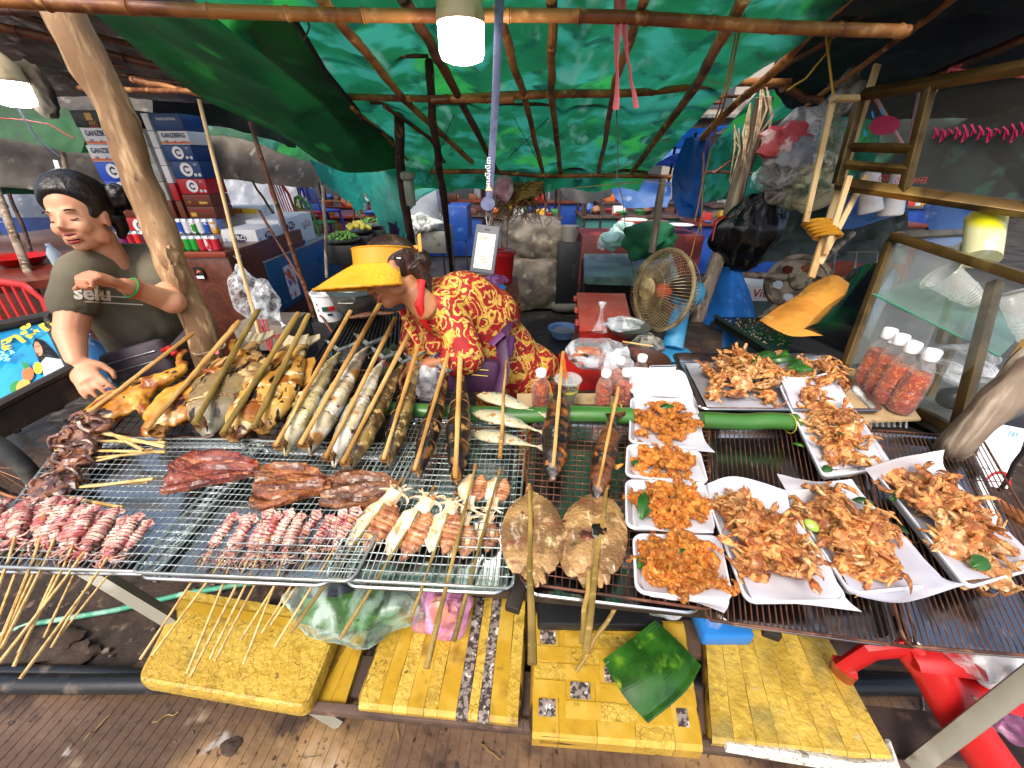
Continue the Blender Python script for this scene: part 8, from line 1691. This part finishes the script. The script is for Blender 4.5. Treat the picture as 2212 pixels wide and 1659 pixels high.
q=MB();gcx=D(1400,520,3.5);q.blob(gcx,(.24,.16,.16),4,.35,1.8,seed=3);lumpy(q,.03,9);one('green_cloth_bundle',q,mat('green_cloth','1c6c44',[('n','124c30',4,.42,.6)],rough=.8,bump=.3),'large green cloth bundle on the grey table behind the fan','cloth')
for k,(u,v,r,c_,lab) in enumerate(((1345,492,.17,'2c2c2c','black'),(1345,488,.165,'c8c43c','yellow'),(1347,484,.16,'c84038','red rimmed'),(1349,481,.145,'e8ece8','white'),(1450,492,.14,'d8dcd8','pale'),(1400,484,.12,'6c4c3c','brown'))):
 dish(D(u+20,v-2,4.4),r,'%s plate in the stack behind the green cloth bundle'%lab,mat('plate_'+c_,c_,rough=.3),.025)
block('back_counter',(D(1250,500,4.5).x,4.5,0),(D(1500,500,4.5).x,5.1,D(1350,498,4.4).z-.03),mat('dark_red_counter','4c1c1c',[('n','7c3028',5,.5,.7)],rough=.5),'dark red counter carrying the plates at the back','counter')
q=MB();q.lathe([(.12,0),(.13,.09),(.14,.095),(.001,.11)],24,Matrix.Translation(Vector((P(1215,600,0).x,P(1215,600,0).y,0))));one('green_pot',q,mat('teal_pot','2c6c60',rough=.3,metal=.3),'teal lidded pot on the aisle floor','pot')
c=D(1230,520,4.4);q=MB();q.lathe([(.09,0),(.10,.16),(.001,.17)],24,Matrix.Translation(c));one('cooking_pot',q,m_dull,'dark cooking pot standing left of the grey table','pot')
block('low_stall',(c.x-.13,c.y-.1,0),(c.x+.13,c.y+.3,c.z-.004),m_blk,'dark low stall under the cooking pot','stall')
# ================================================================ left foreground: cart, chair, basin, bottle
ad=thing('juice_cart','juice cart with a blue picture panel at the left edge','cart',D(40,860,1.5))
pa,pb_,pc_,pd_=D(-120,930,1.10),D(146,798,1.28),D(96,694,1.36),D(-120,740,1.18)
m_cyan=mat('cyan_print','2aa4d8',[('n','1c8cc4',3,.45,.65)],rough=.3,coat=.3)
AX=(pb_-pa).normalized();AN=AX.cross((pd_-pa).normalized()).normalized()
if AN.y>0: AN=-AN
AYv=(pd_-pa).normalized()
q=MB();q.add([pa,pb_,pc_,pd_],[(0,1,2,3)]);obj('picture_panel',q,m_cyan,ad,smooth=False)
def AQ(s,t,off=.002): return pa.lerp(pb_,s).lerp(pd_.lerp(pc_,s),t)+AN*off
q=MB();q.tube([AQ(0,1.04),AQ(1.0,1.04),AQ(1.05,.95),AQ(1.03,-.02),AQ(0,-.04)],.016,8);obj('panel_frame',q,m_dkst,ad)
q=MB();q.tube([AQ(.8,1.2,-.06),AQ(1.0,1.18,-.05),AQ(1.12,1.0,-.02),AQ(1.10,.3,-.02)],.008,8);obj('chrome_rail',q,m_palum,ad)
text('lettering','\u17a2\u1793\u17b6\u1798\u17d0\u1799',AQ(.74,.80,.003),AX,(AYv-AX*AYv.dot(AX)),.06,I['yellow'],ad,.002,ex=0,fit=.22)
text('lettering','\u1793\u17d2\u179a',AQ(.52,.62,.003),AX,(AYv-AX*AYv.dot(AX)),.05,mat('mint_print','8cd8c0',rough=.4),ad,.001,ex=0)
def apoly(pts,m,nm,off): q=MB();q.add([AQ(s,t,off) for s,t in pts],[tuple(range(len(pts)))]);obj(nm,q,m,ad,smooth=False)
def ell(cx,cy,rx,ry,n=20): return [(cx+rx*math.cos(a*2*PI/n),cy+ry*math.sin(a*2*PI/n)) for a in range(n)]
apoly([(.80,.30),(.79,.62),(.84,.72),(.90,.66),(.96,.40),(.99,.14),(.9,.2)],m_hair,'printed_hair',.003)
apoly(ell(.835,.52,.035,.13),m_skin2,'printed_face',.005);apoly([(.80,.05),(.81,.28),(.87,.34),(.99,.20),(1.0,.02)],mat('pale_blue_print','b8d4e4',rough=.5),'printed_blouse',.004)
apoly(ell(.815,.44,.010,.012),I['red'],'printed_lips',.007);apoly(ell(.82,.56,.008,.008),I['black'],'printed_eye',.007);apoly(ell(.848,.56,.008,.008),I['black'],'printed_eye',.007)
apoly(ell(.68,.20,.05,.11),I['orange'],'printed_fruit',.004);apoly(ell(.775,.22,.04,.10),mat('juice_print','c8dc3c',rough=.4),'printed_glass',.005);apoly(ell(.62,.06,.06,.09),I['gold'],'printed_fruit',.005);apoly(ell(.56,.10,.05,.08),mat('green_print','2c8c3c',rough=.5),'printed_fruit',.004);apoly([(.66,.28),(.65,.45),(.68,.36),(.70,.46),(.70,.28)],MATS['green_print'],'printed_leaves',.004)
q=MB();q.add([pa,pb_,pb_+Vector((-.1,.12,-.0)),pa+Vector((-.1,.12,0))]+[p-Vector((0,0,.10)) for p in (pa,pb_,pb_+Vector((-.1,.12,0)),pa+Vector((-.1,.12,0)))],[(0,1,2,3),(0,4,5,1),(1,5,6,2)]);obj('cart_base',q,m_dkst,ad)
q=MB();q.add([pd_,pc_,pc_+Vector((-.1,.12,0)),pd_+Vector((-.1,.12,0))],[(0,1,2,3)]);q.add([pb_,pc_,pc_+Vector((-.1,.12,0)),pb_+Vector((-.1,.12,0))],[(0,1,2,3)]);obj('cart_side',q,m_dkst,ad)
wc=D(-20,1010,1.15);q=MB();WM2=frame(camv(-.1,-.5,.85),camv(0,1,0));WM2.translation=wc
q.tube([WM2@Vector((0,.125*math.cos(a*PI/16),.155*math.sin(a*PI/16))) for a in range(32)],.022,10,close=True);wl=thing('cart_wheel','spoked cart wheel with a grimy tyre at the left edge','wheel',wc);obj('tyre',q,mat('dusty_rubber','3c3c3c',[('n','5c5a54',9,.5,.66)],rough=.7),wl)
q=MB();q.tube([WM2@Vector((0,.10*math.cos(a*PI/16),.13*math.sin(a*PI/16))) for a in range(32)],.006,8,close=True)
for k in range(14): q.tube([WM2@Vector((0,0,0)),WM2@Vector((0,.10*math.cos(k*2*PI/14),.13*math.sin(k*2*PI/14)))],.0014,4)
obj('rim_and_spokes',q,mat('rust_steel','8c5c40',rough=.5,metal=.5),wl)
q=MB();c=D(118,862,1.7);q.lathe([(.03,-.012),(.055,-.012),(.058,0),(.055,.012),(.03,.012)],24,frame(camv(-.2,.1,.95),camv(0,1,0)).to_3x3().to_4x4() if False else Matrix.Translation(c)@frame(camv(-.2,.1,.95),camv(0,1,0)).to_3x3().to_4x4()@Matrix.Rotation(PI/2,4,'Y'));one('cart_wheel',q,mat('small_dark_wheel','241c1c',[('n','5c2420',20,.5,.6)],rough=.5),'small dark wheel with a reddish hub under the juice cart','wheel')
def pchair(u,v,d,col,label,s=1,rz=0):
 c=D(u,v,d);t=thing('plastic_chair',label,'chair',c);m=mat('chair_'+col,col,rough=.35,coat=.2);M_=Matrix.Translation(c)@Matrix.Rotation(rz,4,'Z')@Matrix.Scale(s,4)
 q=MB();q.box((0,0,0),(.38,.38,.03),M_,bev=.012);obj('seat',q,m,t);q=MB();q.tube([(-.18,.18,.0),(-.19,.22,.25),(-.12,.24,.36),(.0,.245,.39),(.12,.24,.36),(.19,.22,.25),(.18,.18,.0)],[.022,.022,.026,.028,.026,.022,.022],8,mx=M_,sq=.6);obj('backrest',q,m,t)
 for x in (-.11,-.055,0,.055,.11): q=MB();q.tube([(x,.19,.01),(x,.235,.36)],.012,6,mx=M_,sq=.5);obj('slat',q,m,t)
 for sx in (-1,1):
  for sy in (-1,1): q=MB();q.tube([(sx*.16,sy*.16,0),(sx*.20,sy*.20,-.40)],[.025,.018],6,mx=M_);obj('leg',q,m,t)
 return t
pchair(20,740,2.3,'b81c20','red plastic chair with a slatted back beside the juice cart',.8,.3)
pchair(650,460,5.2,'c4301c','red plastic chair far behind the water cartons',1,2.6);pchair(700,455,5.6,'1c3c9c','blue plastic chair far behind the water cartons',.9,2.6);pchair(690,480,5.0,'3c7c34','green plastic chair far behind, next to the red one',.8,2.6)
rb_=thing('brown_table','brown wooden table at the left edge with a red basin on it','table',D(60,560,2.6));TQ4=[P(-200,640,.95),P(215,590,.95),P(190,548,.95),P(-150,550,.95)]
q=MB();q.add(TQ4+[p-Vector((0,0,.05)) for p in TQ4],[(0,1,2,3),(7,6,5,4),(0,4,5,1),(1,5,6,2),(2,6,7,3),(3,7,4,0)]);obj('tabletop',q,mat('red_brown_top','6c2c1c',[('n','8c4430',5,.5,.7)],rough=.3,coat=.3),rb_)
for p in TQ4: q=MB();q.tube([(p.x,p.y,.90),(p.x,p.y,0)],.025,6);obj('leg',q,m_bark,rb_)
c=P(50,570,.955);q=MB();q.lathe([(.10,0),(.16,.05),(.175,.055),(.155,.05),(.09,.008),(.001,.008)],32,Matrix.Translation(c),caps=(True,False));one('red_basin',q,m_red,'red plastic basin on the brown table at the left edge','basin')
c=P(140,590,.955);q=MB();q.lathe([(.03,0),(.034,.01),(.034,.13),(.015,.17),(.015,.19),(.001,.19)],20,Matrix.Translation(c));one('water_bottle',q,mat('water_bottle_plastic','a8bcc8',[('n','3c6ca0',20,.58,.64)],rough=.1,alpha=.6),'clear water bottle on the brown table behind the woman','bottle')
c=D(222,790,1.75);q=MB();q.lathe([(.05,-.12),(.055,-.1),(.055,.08),(.02,.13),(.02,.15),(.001,.15)],20,Matrix.Translation(c));one('water_bottle',q,mat('blue_water_bottle','3c7cb8',[('n','b8d8ec',18,.56,.64)],rough=.12,alpha=.7),'big blue water bottle behind the olive shirted woman','bottle')
block('blue_stall',(-7,5.6,0),(A(300,500,5.6).x,6.4,A(100,470,5.6).z),mat('blue_stall_board','1c4494',[('n','14307c',4,.45,.65)],rough=.5),'long blue stall at the left behind the woman','stall')
block('blue_stall',(A(380,450,5.8).x,5.8,0),(A(520,450,5.8).x,6.4,A(430,450,5.8).z),MATS['blue_stall_board'],'blue stall behind the drink cans','stall')
sheet('plastic_curtain',[uvd((430,375,5.6),(530,372,5.6),(640,378,5.4)),uvd((430,430,5.6),(530,430,5.6),(640,430,5.4)),uvd((430,480,5.6),(530,480,5.6),(640,470,5.4))],m_wtarp,'pale translucent plastic curtain behind the beer cartons',40,20,.06,4,30,cat='curtain')
sheet('plastic_curtain',[uvd((-300,410,5.2),(0,410,5.2),(250,410,5.2)),uvd((-300,480,5.2),(0,480,5.2),(250,480,5.2))],m_wtarp,'pale plastic curtain at the far left behind the brown table',40,12,.06,4,31,cat='curtain')
# ================================================================ far stalls
rs=random.Random(17)
def stall(x,y,w_,h,skirt,goods,label,roof=None,rz_=2.1):
 t=thing('market_stall',label,'stall',(x,y,0));q=MB();q.box((x,y+.4,h/2),(w_,.8,h),bev=.01);obj('skirt',q,skirt,t);q=MB();q.box((x,y+.4,h+.015),(w_+.08,.9,.03));obj('tabletop',q,MATS['red_brown_top'] if rs.random()<.6 else m_shelf,t)
 for sx in (-1,1):
  for yy in (y,y+.8): q=MB();q.tube([(x+sx*w_/2,yy,0),(x+sx*w_/2+rs.uniform(-.05,.05),yy,rz_)],.022,6);obj('post',q,m_bark,t)
 if roof:
  q=MB();q.grid(16,12,lambda a,b: (x+(a-.5)*(w_+.7),y-.35+1.6*b,rz_+.05-.25*b-.10*math.sin(a*PI)+.05*mnoise.noise(Vector((a*5,b*4,x)))));obj('awning',q,roof,t,smooth=60)
 for k in range(goods):
  gx=x+rs.uniform(-.45,.45)*w_;gy_=y+rs.uniform(.05,.6);s=rs.uniform(.05,.12);q=MB();col=rs.choice(['b83c34','d8d8d0','3c8c4c','d8a838','3c6cb0','8c5c3c','c8ccd0','5c3c2c','e07838'])
  if rs.random()<.5: q.box((gx,gy_,h+.03+s*.7),(s*2,s*1.6,s*1.4),bev=.01)
  elif rs.random()<.6: q.lathe([(s*.7,0),(s,s*.5),(s*1.05,s*.5),(.001,s*.7)],16,Matrix.Translation((gx,gy_,h+.03)))
  else: q.blob((gx,gy_,h+.03+s*.7),(s,s,s*.8),2,.4)
  obj('goods',q,mat('goods_'+col,col,[('n','3c3430',12,.6,.75)],rough=.5),t)
sk=[MATS['blue_stall_board'],MATS['brown_oilcloth'],mat('grey_skirt','5c5c58',rough=.7),mat('teal_skirt','2c6c68',rough=.6)]
rf=[m_ltblue,m_blue,m_tarp,m_btarp,m_wtarp,m_dgreen,m_black]
lab_=['blue','brown','grey','teal'];rl=['pale blue','deep blue','green','brownish','whitish','dark green','black']
spots=[(-5.2,7.6,2.2,0,4),(-2.9,6.6,1.6,1,3),(-3.1,8.6,2.0,0,4),(-1.35,7.8,1.6,0,0),(.2,7.4,1.3,2,3),(1.9,6.6,1.5,3,1),(3.6,6.4,1.6,0,0),(5.4,6.2,1.8,1,5),(-6.8,9.8,2.4,1,2),(-4.0,10.6,2.2,3,1),(-1.6,10.2,2.0,1,6),(.8,9.8,1.8,0,4),(3.0,9.4,2.0,1,0),(5.4,9.0,2.2,2,1),(7.6,8.2,2.2,0,0),(8.2,11,2.4,1,4),(-9.4,9,2.4,0,5)]
for k,(x,y,w_,s,r) in enumerate(spots):
 side='left' if x<-2 else 'right' if x>2 else 'middle'
 stall(x,y,w_,rs.uniform(.7,.85),sk[s],11 if y<9 else 6,'%s skirted stall under a %s awning, %s background, %s row'%(lab_[s],rl[r],side,'nearer' if y<8 else 'farther')+(', at the far end' if y>10.5 else ''),rf[r],rs.uniform(1.75,2.05))
for k,(x0,x1,h,c_,lab) in enumerate(((-24,-13,6,'8c8478','grey plastered shop house at the far left'),(-13,-5,5,'a89c88','cream shop house behind the left stalls'),(-5,3,5.6,'7c8088','bluish shop house at the back of the market'),(3,11,5,'a0988c','pale shop house behind the right stalls'),(11,24,6,'8c8880','grey shop house at the far right'))):
 t=thing('shop_house',lab,'building',((x0+x1)/2,14,0));q=MB();q.box(((x0+x1)/2,16,h/2),(x1-x0,4,h),bev=.03);obj('wall',q,mat('plaster_'+c_,c_,[('n','5c5650',1.2,.5,.7)],rough=.9,world=True),t)
 n=int((x1-x0)/2)
 for j in range(n):
  xx=x0+(j+.5)*(x1-x0)/n;q=MB();q.box((xx,13.99,1.2),(1.5,.06,2.3),bev=.01);obj('shutter',q,mat('dark_shutter','2c3034',[('w','3c4044',6,.3,.7,0,'Z')],rough=.6),t);q=MB();q.box((xx,13.99,3.6),(1.0,.06,1.2));obj('window',q,mat('far_window','3c4850',rough=.1),t)
 q=MB();q.box(((x0+x1)/2,13.7,2.75),(x1-x0-.1,.7,.08));obj('canopy_slab',q,m_dull,t)
# ================================================================ things hanging near the lens
def lamp(c,r,label,e=9):
 t=thing('led_bulb',label,'lamp',c);q=MB();M_=Matrix.Translation(c)
 q.lathe([(r*.93,.02),(r*1.0,.01),(r*1.0,-r*.95),(r*.9,-r*1.2),(r*.55,-r*1.32),(.001,-r*1.34)],40,M_,caps=(False,False));obj('diffuser',q,mat('glowing_diffuser','fffaf0',rough=.4,emit=e),t)
 q=MB();q.lathe([(r*1.03,.0),(r*1.06,.012),(r*1.02,.022),(r*1.0,.03),(r*.96,r*.9),(r*.6,r*1.4),(r*.35,r*1.7),(r*.3,r*2.3)],40,M_,caps=(False,True));obj('housing',q,mat('yellowed_housing','c8b48c',[('n','a08458',12,.5,.7)],rough=.4),t)
 pl=bpy.data.lights.new('bulb_light','POINT');pl.energy=1.8;pl.shadow_soft_size=r;pl.color=(1,.98,.94);lo=bpy.data.objects.new('bulb_light',pl);COL.objects.link(lo);lo.parent=t;lo.location=(0,0,-r*1.9)
lamp(D(995,52,1.03),.062,'glowing LED bulb hanging at the top center')
lamp(D(15,178,1.9),.075,'glowing LED bulb at the left edge',6)
q=MB();c=D(80,195,2.0);q.blob(c,(.075,.05,.12),4,.15);lumpy(q,.004,16);one('hanging_bundle',q,mat('grey_wrapped_bundle','4c4234',[('n','2c261e',6,.45,.6),('n','6c6250',10,.62,.74)],rough=.9,bump=.5),'grey wrapped bundle hanging beside the left bulb','bundle')
m_lan=mat('grey_violet_webbing','5c6080',[('n','4c5070',30,.5,.6)],rough=.7)
la=thing('lanyard_card','grey card holder on a long blue grey lanyard hanging behind the bulb','card holder',D(1040,590,1.1))
l0,l1=D(1078,-30,1.02),D(1056,442,1.1);AXl=camv(1,0,0)
for dx,nm in ((0,0),(.006,1)): q=MB();q.tube([l0+AXl*dx,l0.lerp(l1,.5)+AXl*(dx*.3)+camv(.004,0,0),l1],.0095,8,sq=.16) ;obj('strap',q,m_lan,la)
text('lettering','\u179a\u17a2\u17c1\u179f\u17ca\u17b8\u179b\u17b8\u178a\u17b6',D(1055,375,1.06),camv(.03,1,0),camv(-1,.03,0),.016,m_ink['white'],la,0,ex=0,fit=.09)
q=MB();q.add([D(1048,412,1.06),D(1064,412,1.06),D(1056,398,1.06)],[(0,1,2)]);obj('gold_mark',q,I['gold'],la,smooth=False)
q=MB();q.lathe([(.001,.0),(.020,.0),(.021,.003),(.020,.006),(.001,.006)],28,Matrix.Translation(D(1054,442,1.09))@frame(camv(0,0,1),(0,0,1)).to_3x3().to_4x4()@Matrix.Rotation(PI/2,4,'Y'));obj('reel',q,m_lan,la)
q=MB();q.tube([D(1054,458,1.09),D(1050,470,1.1),D(1054,492,1.1),D(1060,470,1.1)],.0022,6,close=True);obj('hook',q,m_dull,la)
CM=Matrix.Translation(D(1048,539,1.1))@(lambda x,y: Matrix((x,(y-x*y.dot(x)).normalized(),x.cross((y-x*y.dot(x)).normalized()))).transposed().to_4x4())(camv(.985,-.16,.1).normalized(),camv(.16,.98,.1))
q=MB();q.box((0,0,0),(.072,.135,.008),CM,bev=.006);obj('holder',q,mat('slate_plastic','4c5058',rough=.5),la)
q=MB();q.box((0,-.006,.0045),(.052,.098,.001),CM);obj('card_face',q,mat('cream_card','ead8b4',rough=.4,emit=.0),la)
q=MB();q.box((0,.055,.0045),(.016,.006,.001),CM,bev=.002);obj('slot',q,m_blk,la)
cx_,cy_=CM.to_3x3()@Vector((1,0,0)),CM.to_3x3()@Vector((0,1,0));text('lettering','\u179a\u17a2\u17c1\u179f\u17ca\u17b8',CM@Vector((-.006,.030,.006)),cx_,cy_,.009,m_ink['black'],la,0,ex=0,fit=.022)
for k,(y,w_) in enumerate(((-.030,.012),(-.037,.03),(-.022,.02))): q=MB();q.box((0,y,.0055),(w_,.0018,.0004),CM);obj('print_line',q,m_ink['black'] if k == 0 else MATS['old_grey_card'],la)
m_pk=mat('pink_ribbon','e87880',[('n','d86870',20,.5,.7,(1,1,.1))],rough=.7,transl=.2)
pr_=thing('pink_ribbon','pink cloth ribbon with two tails hanging from the top pole','ribbon',D(1345,60,1.1))
for pts,w_ in (([(1332,-30),(1334,60),(1331,120),(1333,178),(1330,236)],.013),([(1345,-30),(1347,40),(1352,110),(1362,170),(1374,232)],.011)):
 P_=[D(u,v,1.12) for u,v in pts];n=40;q=MB()
 def fr(a,b):
  x=b*(len(P_)-1);i=min(int(x),len(P_)-2);p=P_[i].lerp(P_[i+1],x-i);s=(a-.5)*w_*1.6*(.75+.3*math.sin(b*7));return p+camv(s,0,.003*math.cos(a*2*PI)+.002*math.sin(b*30))
 q.grid(6,60,fr);obj('ribbon_tail',q,m_pk,pr_)
rs=random.Random(5)
for k,(u,v,a,lab) in enumerate(((330,1560,.4,'at the left'),(860,1600,1.9,'under the cracked lids'),(1080,1640,2.6,'near the bottom center'),(180,1600,1.2,'in the bottom left corner'),(640,1640,.1,'left of the bottom center'))):
 p=P(u,v,.012);q=MB();q.tube(wob(p,p+Vector((.07*math.cos(a),.07*math.sin(a),0)),5,.01,k),.0018,5);one('fallen_twig',q,m_ostick,'thin dry splinter fallen on the grooved pavement, '+lab,'twig')
for k,(pts,r,m,lab) in enumerate((([(1618,-20),(1570,200),(1535,320),(1500,480)],.004,mat('straw_cord','9c6c3c',rough=.8),'twisted straw cord hanging in front of the right rafters'),([(1612,-20),(1560,210),(1520,330),(1515,470),(1490,560)],.003,MATS.get('straw_cord'),'second twisted straw cord beside the first'),
 ([(1332,236),(1335,330),(1333,385),(1345,430)],.0018,m_cord,'thin black string hanging from the end of the pink ribbon'),([(1015,60),(1013,130),(1005,185),(1000,200)],.002,m_cord,'thin black wire dangling beside the bulb'),
 ([(1100,340),(1150,290),(1225,215),(1300,175)],.002,m_cord,'black wire sagging below the green tarp at the middle'),([(1000,200),(960,300),(920,395)],.002,m_cord,'thin brown vine crossing the center posts'),
 ([(650,0),(640,50),(655,90),(668,60),(662,10)],.003,mat('olive_cord','3c3c28',rough=.7),'looped olive cord hanging from the top pole'),([(0,255),(60,260),(110,270),(160,300)],.0025,MATS['red_cord'],'thin wire sagging behind the woman at the left'),
 ([(30,220),(80,300),(130,340)],.004,mat('navy_cord','1c2c4c',rough=.6),'dark blue strap hanging from the left bulb'),([(1110,255),(1180,380),(1140,400)],.0018,m_cord,'black cord over the root bundle'),
 ([(1800,205),(1780,40),(1785,-20)],.005,mat('yellow_cord','c89c2c',rough=.6),'yellow cord knotted high on the right rafter'),([(1700,195),(1740,170),(1790,110),(1800,60)],.004,MATS['yellow_cord'],'yellow cord winding along the right rafter'),
 ([(1240,405),(1400,392),(1450,400)],.0025,m_rope,'pale string strung under the low bamboo poles'),([(1345,430),(1352,500),(1370,600)],.002,m_cord,'black string hanging down to the fan'))):
 d_=1.15 if k in (2,) else (1.3 if k<2 or k == 6 else 2.2)
 if k in (8,7): d_=1.9
 if k in (10,11): d_=1.7
 q=MB();P_=[D(u,v,d_+(.5 if k<2 and v>300 else 0)) for u,v in pts];L_=[]
 for i in range(len(P_)-1): L_ += wob(P_[i],P_[i+1],5,.004,k)[:5]
 q.tube(L_+[P_[-1]],r,5);one('cord',q,m,lab,'cord')
for k,(u,v,d) in enumerate(((1645,215,2.0),(1660,230,1.98),(1615,270,2.15),(1590,300,2.2))):
 q=MB();rs=random.Random(k)
 for j in range(4): a=D(u+rs.uniform(-6,6),v-rs.uniform(0,50),d);q.tube([a,D(u+rs.uniform(-12,12),v+20,d-.04),D(u-rs.uniform(0,24),v+rs.uniform(60,110),d-.03)],[.004,.005,.002],5,sq=.5)
 one('rag_strip',q,m_rope,'frayed pale rag strips tied to the weathered post, %s knot'%['topmost','second','third','lowest'][k],'rag')
q=MB();q.tube([D(1583,462,2.28),D(1560,470,2.25),D(1545,480,2.28),D(1538,520,2.3)],[.012,.014,.012,.005],6,sq=.5);one('red_ribbon',q,m_red,'red ribbon knotted round the weathered post','ribbon')
for u,v in ((438,790),(432,800)): pass
q=MB();cc=D(452,752,1.53);q.tube([cc+Vector((.055*math.cos(a*PI/8),.055*math.sin(a*PI/8),.004*math.sin(a))) for a in range(16)],.004,6,close=True);one('trunk_tie',q,m_rope,'pale string tied round the foot of the big trunk','string')
q=MB();q.tube([D(466,748,1.47),D(470,765,1.46)],.006,6,sq=.4);one('pink_scrap',q,m_pk,'pink scrap tied at the foot of the big trunk','scrap')
q=MB();q.box((0,0,0),(.022,.004,.075),Matrix.Translation(D(126,365,1.9))@Euler((0,.2,0)).to_matrix().to_4x4());one('white_tag',q,m_white,'white tag hanging above the woman at the left','tag')
c=D(882,390,2.35);fl=thing('lantern','small translucent plastic lantern hanging on the short dark post','lantern',c);q=MB();q.lathe([(.03,.05),(.045,.04),(.045,.012),(.03,0)],20,Matrix.Translation(c));obj('lantern_top',q,mat('smoky_plastic','8c8c7c',rough=.2,alpha=.7),fl);q=MB();q.lathe([(.028,0),(.032,-.01),(.030,-.13),(.026,-.14)],20,Matrix.Translation(c));obj('lantern_body',q,MATS['smoky_plastic'],fl)
